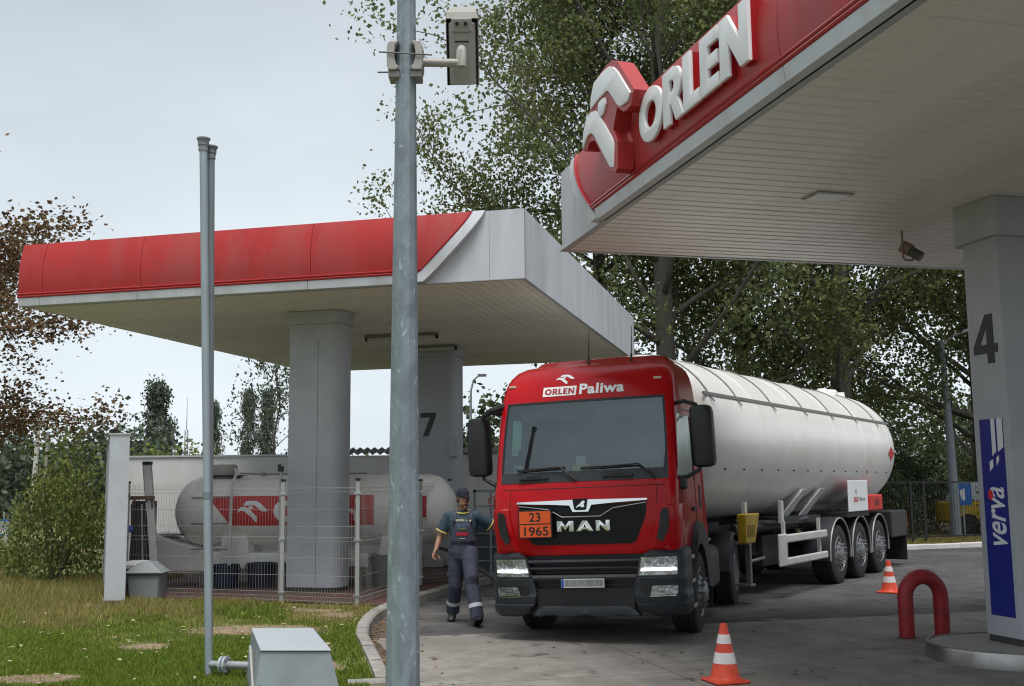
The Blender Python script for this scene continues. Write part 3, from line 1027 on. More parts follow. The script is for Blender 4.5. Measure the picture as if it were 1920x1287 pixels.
shell.v = [tuple(p) for r in rings for p in r]
def in_hole(i, j):
    zlo, zhi = ZR[i], ZR[i + 1]
    if 1.9 < zlo and zhi < 2.98 and j <= NF - 2:
        return True                                      # windscreen
    if 1.9 < zlo and zhi <= 2.76:
        side_r = (NF + 3, NF + 4)                        # corner end .. y 1.02 .. 1.55
        if j in side_r:
            return True
        if j in (n_ - 5 - 1, n_ - 5):
            return True
    return False
for i in range(len(rings) - 1):
    for j in range(n_):
        if in_hole(i, j):
            continue
        shell.f.append((i * n_ + j, i * n_ + (j + 1) % n_, (i + 1) * n_ + (j + 1) % n_, (i + 1) * n_ + j))
# roof
top = len(shell.v)
r2_ = [Vector((p.x * .94, 1.72 + (p.y - 1.72) * .72, 3.585)) for p in rings[-1]]
shell.v += [tuple(p) for p in r2_]
top = len(shell.v)
shell.v.append((0, 1.75, 3.645))
last = (len(rings) - 1) * n_
for j in range(n_):
    shell.f.append((last + j, last + (j + 1) % n_, last + n_ + (j + 1) % n_, last + n_ + j))
last += n_
for j in range(n_):
    shell.f.append((last + j, last + (j + 1) % n_, top))
shell.f.append(tuple(range(n_ - 1, -1, -1)))
cab = tp(shell, 'cab', M_TRED, smooth=True)

# windscreen: the skipped part of the shell, with a black printed border
def screen_grid(x0, x1, z0, z1, off, nx=10, nz=6, keyed=True):
    rows = []
    for i in range(nz + 1):
        z = z0 + (z1 - z0) * i / nz
        w, r = interp(z, WK), interp(z, RK)
        fw = w - r * 0.80
        rows.append([Vector(((x0 + (x1 - x0) * j / nx) * fw, front((x0 + (x1 - x0) * j / nx) * fw, z) - off, z)) for j in range(nx + 1)])
    return rows
ws = tp(MB().grid(screen_grid(-1, 1, 1.945, 2.976, 0.0, 12, 8)), 'windscreen', M_SCREEN, smooth=True)
k = MB()
for (a, b, c, d) in ((-1, 1, 2.945, 2.976), (-1, -0.975, 2.076, 2.945), (0.975, 1, 2.076, 2.945)):
    k.grid(screen_grid(a, b, c, d, 0.004, 8, 5))
k.build('screen_border', M_DARK, ws)
k = MB().grid(screen_grid(-1, 1, 1.945, 2.075, 0.006, 12, 2))
k.build('scuttle_panel', mat('scuttle_grey', (0.03, 0.033, 0.037), 0.55), ws, smooth=True)
# wipers
for cx, tip in ((-0.15, -0.78), (0.83, 0.05)):
    a = Vector((cx + 0.08, front(cx, 1.97) - 0.03, 1.965)); b = Vector((cx - 0.12, front(cx - .12, 2.10) - 0.05, 2.13)); c = Vector((tip + 0.18, front(tip, 2.08) - 0.05, 2.115))
    k = MB().tube([a, b, (b + c) / 2, c], [0.016, 0.013, 0.010, 0.008], 6)
    bl0, bl1 = Vector((tip - 0.06, front(tip, 2.1) - 0.02, 2.105)), Vector((tip + 0.56, front(tip + .56, 2.1) - 0.02, 2.12))
    k.bar(bl0, bl1, 0.018, 0.03)
    tp(k, 'wiper', M_BLACK)
for cx in (-0.62, 0.45):
    tp(MB().box(cx - 0.19, cx + 0.19, front(cx, 2.0) - 0.045, front(cx, 2.0) - 0.003, 1.985, 2.015).box(cx - .09, cx + .09, front(cx, 2.0) - 0.04, front(cx, 2.0) - 0.003, 2.015, 2.035), 'washer_cover', M_BLACK, bevel=0.006)
# side windows and door shut lines
for sx in (-1, 1):
    rows = []
    for z in (1.945, 2.2, 2.5, 2.75):
        w, r = interp(z, WK), interp(z, RK)
        ye = front(w - r * .8, z) + r
        rows.append([Vector((sx * (w - 0.004), y, z)) for y in (ye, 1.02, 1.55)])
    tp(MB().grid(rows), 'side_window', M_SIDEGL)
    k = MB()
    k.bar((sx * 1.166, 1.62, 1.15), (sx * 1.158, 1.62, 2.75), 0.012, 0.012)
    k.bar((sx * 1.166, 0.48, 1.15), (sx * 1.166, 0.55, 1.95), 0.012, 0.012)
    k.bar((sx * 1.152, 0.72, 2.80), (sx * 1.152, 1.62, 2.83), 0.012, 0.012)
    tp(k, 'door_seal', M_DARK)
    tp(MB().box(min(sx * 1.16, sx * 1.195), max(sx * 1.16, sx * 1.195), 1.30, 1.52, 1.52, 1.57), 'door_handle', M_BLACK, bevel=.008)
    # quarter panel behind the door with a vent, rear air deflector
    tp(MB().hexa([(sx * 1.05, 2.18, 1.1), (sx * 1.13, 2.18, 1.1), (sx * 1.17, 2.55, 1.1), (sx * 1.13, 2.55, 1.1), (sx * 1.03, 2.18, 3.1), (sx * 1.08, 2.18, 3.1), (sx * 1.12, 2.5, 2.95), (sx * 1.08, 2.5, 2.95)]), 'side_deflector', M_TRED, bevel=.012)
    tp(MB().box(min(sx * 1.163, sx * 1.172), max(sx * 1.163, sx * 1.172), 1.92, 2.08, 1.55, 1.85), 'side_vent', M_BLACK, bevel=.01)

# interior
m_int = mat('cab_interior', (0.02, 0.02, 0.021), 0.8)
tp(MB().box(-1.0, 1.0, 2.0, 2.1, 1.0, 3.2), 'rear_wall', m_int)
tp(MB().box(-1.02, 1.02, 0.45, 2.0, 1.09, 1.13), 'cab_floor', m_int)
for sx in (-0.5, 0.5):
    tp(MB().box(sx - .38, sx + .38, 0.60, 0.625, 2.74, 2.90), 'sun_visor', mat('visor_grey', (0.10, 0.10, 0.105), .8), bevel=.01)
tp(MB().box(-.95, .95, 1.99, 1.999, 1.9, 2.6), 'bunk_curtain', mat('curtain_grey', (0.09, 0.09, 0.10), .9))
tp(MB().hexa([(-0.98, 0.40, 1.5), (0.98, 0.40, 1.5), (0.98, 0.75, 1.5), (-0.98, 0.75, 1.5), (-0.98, 0.30, 2.02), (0.98, 0.30, 2.02), (0.98, 0.72, 2.0), (-0.98, 0.72, 2.0)]), 'dashboard', mat('dash_plastic', (0.04, 0.04, 0.042), 0.7), bevel=.03)
for sx in (-0.5, 0.5):
    s_ = MB().box(sx - 0.26, sx + 0.26, 1.2, 1.65, 1.5, 1.68)
    s_.hexa([(sx - .26, 1.62, 1.6), (sx + .26, 1.62, 1.6), (sx + .26, 1.74, 1.6), (sx - .26, 1.74, 1.6), (sx - .22, 1.75, 2.35), (sx + .22, 1.75, 2.35), (sx + .22, 1.86, 2.35), (sx - .22, 1.86, 2.35)])
    s_.box(sx - .13, sx + .13, 1.76, 1.86, 2.38, 2.58)
    tp(s_, 'seat', mat('seat_fabric', (0.16, 0.16, 0.18), 0.9), bevel=.03)
pts = [Vector((0.5 + 0.22 * math.cos(2 * PI * i / 20), 0.92 + 0.22 * 0.55 * math.sin(2 * PI * i / 20), 2.05 + 0.22 * .83 * math.sin(2 * PI * i / 20))) for i in range(21)]
tp(MB().tube(pts, 0.018, 6, caps=False).bar((0.3, 0.92, 2.05), (0.7, 0.92, 2.05), .05, .03), 'steering_wheel', M_BLACK, smooth=True)
tp(MB().box(-0.20, 0.03, 0.50, 0.505, 2.03, 2.16), 'dash_note', mat('yellow_paper', (0.62, 0.48, 0.16), 0.8))
tp(MB().box(-0.16, -0.04, 0.56, 0.565, 2.16, 2.27), 'dash_card', mat('white_paper', (0.7, 0.7, 0.66), 0.8))
tp(MB().prism([(-0.965, 2.30), (-0.88, 2.30), (-0.88, 2.345), (-0.845, 2.39), (-0.845, 2.70), (-0.88, 2.75), (-0.965, 2.75)], lambda a, b, c: (a + 0.03, front(-0.9, b) + c, b), 0.012, 0.018), 'pennant', mat('pale_green_pennant', (0.42, 0.68, 0.55), 0.7, var=.1, vscale=20))
tp(MB().box(-0.905, -0.79, 0.295, 0.300, 2.085, 2.17), 'permit_sticker', mat('sticker_white', (0.62, 0.70, 0.72), 0.6))
tp(MB().box(-0.90, -0.86, 0.289, 0.294, 2.10, 2.15), 'sticker_print', mat('sticker_blue', (0.05, 0.2, 0.4), 0.6))

# decals on the roof panel follow the curved front
def decal(v, f, name, m, off=0.004, parent=None):
    return tp(MB().add([(a, front(a, b) - off - abs(c), b) for a, b, c in v], f), name, m, parent)
M_DECALW = mat('white_decal', (0.82, 0.82, 0.82), 0.4)
M_DECALR = mat('red_decal', (0.36, 0.006, 0.012), 0.4)
def subdiv(v, f, cuts=2):
    return v, f
rx0, rx1, rz0, rz1 = -0.545, -0.10, 3.04, 3.165
g = MB().grid([[Vector((rx0 + (rx1 - rx0) * j / 8, front(rx0 + (rx1 - rx0) * j / 8, z) - .004, z)) for j in range(9)] for z in (rz0, rz0 + .037, rz0 + .073, rz1)])
tp(g, 'name_plate', M_DECALW)
V, F = word_vf('ORLEN', 0.10, 0.001)
V = fit_vf(V, rx0 + 0.025, rx1 - 0.025, rz0 + 0.022, rz1 - 0.022)
decal(V, F, 'name_lettering', M_DECALR, 0.0075)
v, f = text_mesh('Paliwa', 1.0, 0.001, 0.034, 0.0, 1.08)
v = fit_vf(v, -0.06, 0.52, 3.045, 3.185)
decal(v, f, 'fuel_lettering', M_DECALW, 0.0055)
for lp in (EW1, EW2, EEY):
    v, f = curve_mesh([[(-0.27 + (a - 2.63) * 0.17, 3.262 + (b - 0.8) * 0.125) for a, b in lp]], 0.001)
    decal(v, f, 'wing_decal', M_DECALW, 0.006)
# marker lamps, aerials
for x, z in ((-0.985, 3.205), (0.93, 3.205)):
    y = front(x, z)
    tp(MB().box(x - .05, x + .05, y - .02, y + .05, z - .016, z + .016), 'marker_lamp', mat('marker_lens', (0.55, 0.42, 0.33), 0.25), bevel=.008)
for x in (-0.08, 0.50):
    tp(MB().tube([(x, 1.15, 3.50), (x, 1.17, 3.60)], [0.02, 0.014], 6).tube([(x, 1.17, 3.60), (x + .01, 1.22, 3.98)], [0.008, 0.004], 5), 'aerial', M_BLACK)

# front panel: chrome wing bar, black panel, maker's letters
def fp(a, b, c):
    return Vector((a, front(a, b) - c, b))
poly = [(-0.80, 1.665), (0.80, 1.665), (0.78, 1.50), (0.66, 1.22), (0.60, 1.185), (-0.60, 1.185), (-0.66, 1.22), (-0.78, 1.50)]
def curved_plate(poly, d0, d1, n=12):
    """outline cut into columns so that it follows the bowed front"""
    v, f = curve_mesh([poly], 0.001)
    bm = bmesh.new()
    vs_ = [bm.verts.new((a, b, 0)) for a, b in poly]
    bm.faces.new(vs_)
    x0, x1 = min(a for a, b in poly), max(a for a, b in poly)
    for i in range(1, n):
        x = x0 + (x1 - x0) * i / n
        bmesh.ops.bisect_plane(bm, geom=bm.verts[:] + bm.edges[:] + bm.faces[:], plane_co=(x, 0, 0), plane_no=(1, 0, 0))
    bm.verts.index_update()
    v = [(p.co.x, p.co.y) for p in bm.verts]
    f = [tuple(q.index for q in fc.verts) for fc in bm.faces]
    be = [tuple(q.index for q in e.verts) for e in bm.edges if len(e.link_faces) == 1]
    bm.free()
    k = MB()
    nv = len(v)
    k.v = [tuple(fp(a, b, d1)) for a, b in v] + [tuple(fp(a, b, d0)) for a, b in v]
    k.f = f + [tuple(i + nv for i in q[::-1]) for q in f] + [(i, j, j + nv, i + nv) for i, j in be]
    return k
tp(curved_plate(poly, -0.01, 0.012), 'front_panel', M_GLOSSB)
bar_poly = [(-0.82, 1.715), (-0.4, 1.72), (0.0, 1.725), (0.4, 1.72), (0.82, 1.715), (0.82, 1.69), (0.4, 1.672), (0.14, 1.655), (0.10, 1.575), (-0.10, 1.575), (-0.14, 1.655), (-0.4, 1.672), (-0.82, 1.69)]
tp(curved_plate(bar_poly, 0.0, 0.045), 'chrome_bar', M_CHROME, bevel=.008)
low = [(-0.81, 1.682), (-0.40, 1.655), (-0.15, 1.63), (-0.105, 1.555), (0.105, 1.555), (0.15, 1.63), (0.40, 1.655), (0.81, 1.682), (0.80, 1.668), (0.40, 1.612), (0.24, 1.52), (-0.24, 1.52), (-0.40, 1.612), (-0.80, 1.668)]
tp(curved_plate(low, 0.0, 0.028, 8), 'lower_bar', M_GLOSSB, bevel=.005)
tp(MB().tube([fp(a, b, .03) for a, b in ((-0.80, 1.664), (-0.40, 1.610), (-0.24, 1.518), (0.24, 1.518), (0.40, 1.610), (0.80, 1.664))], .007, 6), 'chrome_line', mat('dull_chrome', (0.4, 0.4, 0.4), 0.25, metal=.9), smooth=True)
sh = tp(curved_plate([(-0.095, 1.735), (0.095, 1.735), (0.075, 1.61), (0.055, 1.597), (-0.055, 1.597), (-0.075, 1.61)], 0.04, 0.056, 4), 'badge', M_GLOSSB)
lion = [(-0.055, 1.62), (-0.03, 1.655), (0.0, 1.672), (0.02, 1.70), (0.05, 1.712), (0.066, 1.695), (0.05, 1.675), (0.055, 1.64), (0.03, 1.628), (0.0, 1.645), (-0.03, 1.637)]
v, f = curve_mesh([lion], 0.001)
MB().add([fp(a, b, 0.059 + abs(c)) for a, b, c in v], f).build('badge_figure', M_CHROME, sh)
V, F = word_vf('MAN', 0.16, 0.02, 0.003)
V = fit_vf(V, -0.305, 0.355, 1.345, 1.47)
tp(MB().add([fp(a, b, 0.025 + c) for a, b, c in V], F), 'maker_letter', M_CHROME)
# orange hazard plate
M_ORANGE = mat('orange_plate', (0.70, 0.09, 0.008), 0.45)
hx0, hx1, hz0, hz1 = -0.775, -0.350, 1.275, 1.615
pl = tp(MB().box(hx0, hx1, -0.02, 0.04, hz0, hz1), 'hazard_plate', M_DARK, bevel=.004)
hm = (hz0 + hz1) / 2
MB().box(hx0 + .014, hx1 - .014, -0.024, -0.0205, hm + .007, hz1 - .014).build('plate_half', M_ORANGE, pl)
MB().box(hx0 + .014, hx1 - .014, -0.024, -0.0205, hz0 + .014, hm - .007).build('plate_half', M_ORANGE, pl)
for word, a0, a1, b0, b1 in (('23', hx0 + .14, hx0 + .285, hm + .03, hz1 - .03), ('1965', hx0 + .07, hx1 - .045, hz0 + .03, hm - .03)):
    v, f = text_mesh(word, 1.0, 0.002, 0.012)
    v = fit_vf(v, a0, a1, b0, b1)
    MB().add([(a, -0.0255 - abs(c), b) for a, b, c in v], f).build('plate_number', M_DARK, pl)
# panel gaps of the front flap and a grab handle
tp(MB().tube([fp(-1.02 + 2.04 * i / 12, 1.868, .001) for i in range(13)], .005, 4), 'flap_gap', M_DARK)
for sx in (-1, 1):
    tp(MB().tube([fp(sx * .925, 1.86 - .22 * i / 4, .001) for i in range(5)], .004, 4), 'flap_gap', M_DARK)
# corner air deflectors: red ear with a dark slot
for sx in (-1, 1):
    ear = MB()
    rows = []
    for z, xo, xi, yo in ((1.09, 1.13, 0.80, 0.12), (1.15, 1.165, 0.86, 0.06), (1.40, 1.185, 0.90, 0.045), (1.60, 1.19, 0.93, 0.04), (1.635, 1.185, 0.935, 0.045)):
        rows.append([Vector((sx * xi, front(xi, z) + .01, z)), Vector((sx * xi, front(xi, z) - .02, z)), Vector((sx * (xi + xo) / 2, yo + .03, z)), Vector((sx * (xo - 0.06), yo + 0.085, z)), Vector((sx * xo, yo + 0.20, z)), Vector((sx * xo, 0.55, z)), Vector((sx * (xo - .1), 0.55, z))])
    ear.loft(rows)
    e = tp(ear, 'corner_deflector', M_TRED, smooth=True, bevel=.01)
    k = MB()
    sl = [(0.985, 1.575), (1.045, 1.60), (1.075, 1.56), (1.06, 1.36), (0.985, 1.20), (0.915, 1.235), (0.945, 1.36)]
    def efn(a, b, c):
        t = min(max((a - 0.9) / 0.27, 0), 1)
        y = 0.056 + 0.012 * t + 0.03 * t * t
        return Vector((sx * a, y - c, b))
    k.prism(sl, efn, -0.01, 0.012)
    k.build('air_slot', M_DARK, e)
    k = MB()
    for zz in (1.30, 1.38, 1.46, 1.53):
        k.bar((sx * 0.955, 0.05, zz), (sx * 1.06, 0.075, zz + .01), 0.012, 0.012)
    k.build('slot_slat', M_DGREY, e)

# bumper: two corner mouldings, grille slats, lip
def bump_y(x):
    x = abs(x)
    return 0.0 + (0.02 * (x / 0.7) ** 2 if x < 0.7 else 0.02 + 0.06 * (x - 0.7) / 0.3 * ((x - 0.7) / 0.3))
def corner(sx):
    zs = [0.325, 0.375, 0.47, 0.485, 0.52, 0.575, 0.59, 0.62, 0.68, 0.74, 0.78, 0.80, 0.90, 1.00, 1.06, 1.10, 1.12]
    ins = [0.86, 0.72, 0.63, 0.62, 0.61, 0.60, 0.60, 0.60, 0.605, 0.62, 0.64, 0.645, 0.675, 0.71, 0.74, 0.80, 0.87]
    off = [0.10, 0.03, 0.0, 0.03, 0.02, 0.01, 0.035, 0.04, 0.03, 0.02, 0.01, 0.02, 0.02, 0.015, 0.02, 0.06, 0.14]
    rows = []
    for z, xi, o in zip(zs, ins, off):
        row = [Vector((sx * (xi - 0.02), bump_y(xi) + o + 0.16, z)), Vector((sx * (xi + 0.01), bump_y(xi) + o + 0.012, z))]
        for t in (0.10, 0.30, 0.5, 0.72, 0.9, 1.0):
            x = xi + (1.03 - xi) * t
            row.append(Vector((sx * x, bump_y(x) + o, z)))
        yb = bump_y(1.03) + o
        for t in (0.25, 0.5, 0.75, 1.0):
            a = t * PI / 2
            row.append(Vector((sx * (1.03 + (0.195 - o * .4) * math.sin(a)), yb + 0.20 * (1 - math.cos(a)), z)))
        row.append(Vector((sx * (1.225 - o * .4), 0.66, z)))
        row.append(Vector((sx * (1.12 - o * .4), 0.70, z)))
        rows.append(row)
    k = MB().grid(rows)
    n = len(rows[0])
    k.f.append(tuple(range(n)))
    k.f.append(tuple((len(rows) - 1) * n + j for j in range(n - 1, -1, -1)))
    return tp(k, 'bumper_corner', M_DGREY, smooth=True)
def hl_surface(pts, sx, extra):
    out = []
    for x, z in pts:
        if x <= 1.03:
            y = bump_y(x) + 0.018
        else:
            a = math.asin(min(1, (x - 1.03) / 0.187))
            y = bump_y(1.03) + 0.018 + 0.2 * (1 - math.cos(a))
        out.append(Vector((sx * x, y - extra, z)))
    return out
def lens_patch(fn_l, fn_r, z0, z1, sx, extra, nx=8, nz=4):
    rows = []
    for i in range(nz + 1):
        z = z0 + (z1 - z0) * i / nz
        a, b = fn_l(z), fn_r(z)
        rows.append(hl_surface([(a + (b - a) * j / nx, z) for j in range(nx + 1)], sx, extra))
    return rows
M_REFL = mat('lamp_reflector', (0.50, 0.50, 0.50), 0.22, metal=.9, var=.35, vscale=16, bump=1.0, bscale=14)
M_LENS = glass_mat('lamp_lens', (0.86, 0.88, 0.88), 0.05, 0.03)
M_DRL = mat('daylight_strip', (0.9, 0.8, 0.86), 0.3, emit=(1.0, 0.86, 0.93), estr=6.0)
for sx in (-1, 1):
    bc = corner(sx)
    li, lo = (lambda z: 0.665 + (z - 0.80) * 0.22), (lambda z: 1.13 if z > .84 else 1.12)
    h = tp(MB().grid(lens_patch(lambda z: li(z) - .02, lambda z: lo(z) + .018, 0.795, 1.035, sx, 0.004)), 'headlight', M_DARK, smooth=True)
    MB().grid(lens_patch(lambda z: li(z) + .01, lo, 0.81, 1.02, sx, 0.008, 10, 5)).build('reflector', M_REFL, h, smooth=True)
    for cx in (0.80, 0.95, 1.06):
        zc = 0.955
        k = MB()
        pts = hl_surface([(cx + 0.052 * math.cos(2 * PI * i / 14), zc + 0.052 * math.sin(2 * PI * i / 14)) for i in range(14)], sx, 0.0105)
        pin = hl_surface([(cx + 0.024 * math.cos(2 * PI * i / 14), zc + 0.024 * math.sin(2 * PI * i / 14)) for i in range(14)], sx, 0.004)
        k.loft([pts, pin], cap0=False, cap1=True)
        k.build('lamp_bowl', M_CHROME, h, smooth=True)
    MB().grid(lens_patch(lambda z: li(z) + .03, lambda z: lo(z) - .015, 0.862, 0.892, sx, 0.0125, 8, 1)).build('daylight_lamp', M_DRL, h)
    MB().grid(lens_patch(lambda z: li(z) - .005, lambda z: lo(z) + .005, 0.805, 1.025, sx, 0.022, 10, 5)).build('lens', M_LENS, h, smooth=True)
    fg = tp(MB().grid(lens_patch(lambda z: 0.70, lambda z: 1.15, 0.565, 0.70, sx, -0.004)), 'fog_light', M_DARK, smooth=True)
    MB().grid(lens_patch(lambda z: 0.83 - (0.68 - z) * .25, lambda z: 1.12 - max(0, .61 - z) * .5, 0.575, 0.685, sx, 0.003, 8, 3)).build('reflector', M_REFL, fg, smooth=True)
    MB().grid(lens_patch(lambda z: 0.825 - (0.68 - z) * .25, lambda z: 1.125 - max(0, .61 - z) * .5, 0.572, 0.688, sx, 0.012, 8, 3)).build('lens', M_LENS, fg, smooth=True)
    MB().grid(lens_patch(lambda z: 0.80, lambda z: 1.10, 0.562, 0.573, sx, 0.014, 8, 1)).build('lens_rim', M_CHROME, fg)
tp(MB().box(-0.78, 0.78, 0.17, 0.2, 0.36, 1.12), 'grille_backing', M_DARK)
for z, hw, th in ((0.985, 0.71, 0.04), (0.905, 0.69, 0.035), (0.795, 0.66, 0.062)):
    k = MB()
    rows = []
    for j in range(9):
        x = -hw + 2 * hw * j / 8
        y = bump_y(x) + 0.03
        rows.append([Vector((x, y + .09, z - th * .6)), Vector((x, y, z - th / 2)), Vector((x, y - .012, z)), Vector((x, y + 0.01, z + th / 2)), Vector((x, y + .12, z + th * .7))])
    k.loft(rows, closed=False)
    tp(k, 'grille_slat', M_DGREY, smooth=True)
for j, z in enumerate((0.935, 0.85, 0.70, 0.74)):
    tp(MB().box(-0.63, 0.63, 0.135, 0.17, z - .012, z + .012), 'grille_rib', M_BLACK)
tp(MB().box(-0.60, 0.60, 0.10, 0.13, 0.43, 0.665), 'lower_mesh', M_DARK)
rows = []
for j in range(25):
    x = -0.66 + 1.32 * j / 24
    u = abs(((x / 0.44) % 1 + 1) % 1 - 0.5)
    zb = 0.335 + (0.014 if u > 0.36 and abs(x) < 0.6 else 0.0)
    zt = 0.455 if abs(x) < 0.57 else 0.455 - (abs(x) - 0.57) * 1.1
    y = bump_y(x) + 0.035
    rows.append([Vector((x, y + .16, zb)), Vector((x, y + .01, zb)), Vector((x, y, zb + .02)), Vector((x, y + .015, zt - .012)), Vector((x, y + .03, zt)), Vector((x, y + .16, zt))])
tp(MB().loft(rows), 'bumper_lip', M_DGREY, smooth=True)
# number plate, blurred in the photograph
npl = tp(MB().box(-0.275, 0.275, -0.012, 0.003, 0.672, 0.792), 'number_plate', M_DARK)
MB().box(-0.266, 0.266, -0.016, -0.0125, 0.680, 0.784).build('plate_face', mat('plate_white', (0.62, 0.63, 0.63), 0.4), npl)
MB().box(-0.264, -0.232, -0.018, -0.0165, 0.682, 0.782).build('country_band', mat('plate_blue', (0.02, 0.07, 0.35), 0.4), npl)
m_blur = mat('plate_smear', (0.22, 0.22, 0.22), 0.5, var=0.5, vscale=30, stretch=(1, 1, 0.1))
MB().box(-0.222, 0.256, -0.018, -0.0165, 0.694, 0.774).build('plate_smear', m_blur, npl)

# mirrors
def mirror(sx):
    k = MB()
    pr = []
    for z, g_ in ((2.06, 0.55), (2.085, 0.92), (2.15, 1.0), (2.45, 1.0), (2.74, 0.97), (2.80, 0.85), (2.82, 0.5)):
        hw, hl, cx, cy = 0.145 * g_, 0.11 * g_, 1.455 * sx, 0.55 + (2.5 - z) * .03
        pr.append([Vector((cx + a, cy + b, z)) for a, b in rrect(hw * 2, hl * 2, (.03, .03, .085 * g_, .085 * g_), 3)])
    k.loft(pr)
    m_ = tp(k, 'mirror', M_BLACK, smooth=True)
    MB().box(sx * 1.455 - .115, sx * 1.455 + .115, 0.668, 0.674, 2.15, 2.72).build('mirror_glass', M_CHROME, m_)
    a = MB().tube([(sx * 1.09, 0.62, 2.86), (sx * 1.25, 0.52, 2.88), (sx * 1.40, 0.53, 2.83), (sx * 1.43, 0.55, 2.78)], [0.03, 0.026, 0.024, 0.022], 8)
    a.build('mirror_arm', M_BLACK, m_, smooth=True)
    a = MB().tube([(sx * 1.12, 0.52, 1.92), (sx * 1.25, 0.50, 1.95), (sx * 1.40, 0.53, 2.03), (sx * 1.42, 0.55, 2.08)], [0.03, 0.026, 0.024, 0.02], 8)
    a.build('mirror_arm', M_BLACK, m_, smooth=True)
    MB().box(min(sx * 1.10, sx * 1.24), max(sx * 1.10, sx * 1.24), 0.45, 0.6, 1.80, 1.97).build('mirror_mount', M_BLACK, m_, bevel=.03)
for sx in (-1, 1):
    mirror(sx)
# kerb-view mirror at the left upper corner
k = MB().tube([(-1.10, 0.55, 2.95), (-1.22, 0.40, 2.90), (-1.36, 0.45, 2.82)], [0.045, 0.04, 0.03], 8)
tp(k, 'front_mirror_arm', M_BLACK, smooth=True)
k = MB().lathe([(0.0, -0.03), (0.09, -0.025), (0.125, 0.0), (0.12, 0.03), (0.0, 0.045)], 18, lambda x, y, z: (-0.86 + x * .75, 0.52 - z, 2.52 + y))  # dark disc inside the cab, put in for a reflection on the windscreen
tp(k, 'reflection_disc', M_BLACK, smooth=True)
# loop hanging below the left mirror
tp(MB().tube([Vector((-1.27 + .055 * math.cos(2 * PI * i / 14), 0.46, 1.745 + .055 * math.sin(2 * PI * i / 14))) for i in range(15)], 0.011, 6, caps=False), 'hose_loop', mat('loop_brown', (0.12, 0.04, 0.03), 0.6), smooth=True)

# steps and wheel arch on each side
for sx in (-1, 1):
    tp(MB().hexa([(sx * 0.85, 0.62, 0.36), (sx * 1.17, 0.66, 0.36), (sx * 1.17, 1.02, 0.36), (sx * 0.85, 1.02, 0.36), (sx * 0.85, 0.60, 1.12), (sx * 1.12, 0.64, 1.12), (sx * 1.12, 1.02, 1.12), (sx * 0.85, 1.02, 1.12)]), 'step_box', M_CHASSIS, bevel=.02)
    for z in (0.36, 0.66, 0.95):
        tp(MB().box(min(sx * 1.12, sx * 1.215), max(sx * 1.12, sx * 1.215), 0.68, 0.94, z, z + .045), 'step', mat('step_alu', (0.40, 0.40, 0.40), .45, metal=.5), bevel=.006)
    # arch over the front wheel, swept as a band
    rows = []
    for i in range(13):
        a = math.radians(0 + 180 * i / 12)
        c, s = math.cos(a), math.sin(a)
        yy = 1.58 - 0.66 * c
        zz = 0.50 + 0.86 * s
        ri = 0.94
        rows.append([Vector((sx * 0.80, 1.52 - 0.57 * c, 0.5 + .60 * s)), Vector((sx * 1.21, 1.52 - 0.57 * c, 0.5 + .60 * s)), Vector((sx * 1.235, yy, zz)), Vector((sx * 1.16, 1.58 - .66 * c * 1.04, .5 + .86 * s * 1.04)), Vector((sx * 0.80, 1.58 - .66 * c * 1.05, .5 + .86 * s * 1.05))])
    tp(MB().loft(rows), 'front_mudguard', M_DGREY, smooth=True)
    tp(MB().hexa([(sx * 0.85, 2.26, 0.20), (sx * 1.215, 2.26, 0.20), (sx * 1.215, 2.28, 0.20), (sx * 0.85, 2.28, 0.20), (sx * 0.85, 2.24, 0.85), (sx * 1.215, 2.24, 0.85), (sx * 1.215, 2.26, 0.85), (sx * 0.85, 2.26, 0.85)]), 'mud_flap', M_BLACK)

# chassis, tanks, rear mudguards, fifth wheel
tp(MB().box(-0.46, -0.38, 1.0, 6.0, 0.62, 0.90).box(0.38, 0.46, 1.0, 6.0, 0.62, 0.90).box(-.38, .38, 3.0, 3.1, .65, .85).box(-.38, .38, 5.9, 6.0, .65, .85), 'chassis_rail', M_CHASSIS)
tp(MB().box(-0.40, 0.40, 0.35, 2.2, 0.45, 1.05), 'engine_block', M_CHASSIS)
for sx in (-1, 1):
    k = MB()
    k.loft([[Vector((sx * 0.82 + a, y, 0.66 + b)) for a, b in rrect(0.62, 0.62, (.12,) * 4, 4)] for y in (2.55, 3.75)])
    tp(k, 'fuel_tank' if sx < 0 else 'battery_box', mat('fuel_tank_dark', (0.06, 0.06, 0.065), 0.4, metal=.5), smooth=True)
    for (yc, R) in ((5.0, 0.60),):
        rows = []
        for i in range(11):
            a = math.radians(0 + 180 * i / 10)
            y, z = yc - R * math.cos(a), 0.52 + R * math.sin(a) * .98
            y2, z2 = yc - (R - .03) * math.cos(a), 0.52 + (R - .03) * math.sin(a) * .98
            rows.append([Vector((sx * .55, y, z)), Vector((sx * 1.20, y, z)), Vector((sx * 1.24, y2, z2 - .02)), Vector((sx * 1.20, y2, z2)), Vector((sx * .55, y2, z2))])
        tp(MB().loft(rows), 'rear_mudguard', M_DGREY, smooth=True)
tp(MB().lathe([(0.0, 1.02), (0.48, 1.02), (0.5, 1.06), (0.48, 1.10), (0.0, 1.10)], 20, lambda x, y, z: (x, y * 1.1 + 4.35, z)), 'fifth_wheel', M_CHASSIS)
tp(MB().box(-0.9, 0.9, 2.35, 2.5, 0.95, 1.55), 'rear_equipment', M_CHASSIS)
tp(MB().tube([(0.5, 2.4, 1.5), (0.6, 2.8, 1.2), (0.5, 3.3, 1.35), (0.4, 3.7, 1.2)], 0.025, 6).tube([(0.3, 2.4, 1.5), (0.45, 2.8, 1.1), (0.4, 3.3, 1.2), (0.3, 3.7, 1.15)], 0.02, 6), 'air_hose', mat('hose_black', (.015, .015, .02), .5), smooth=True)
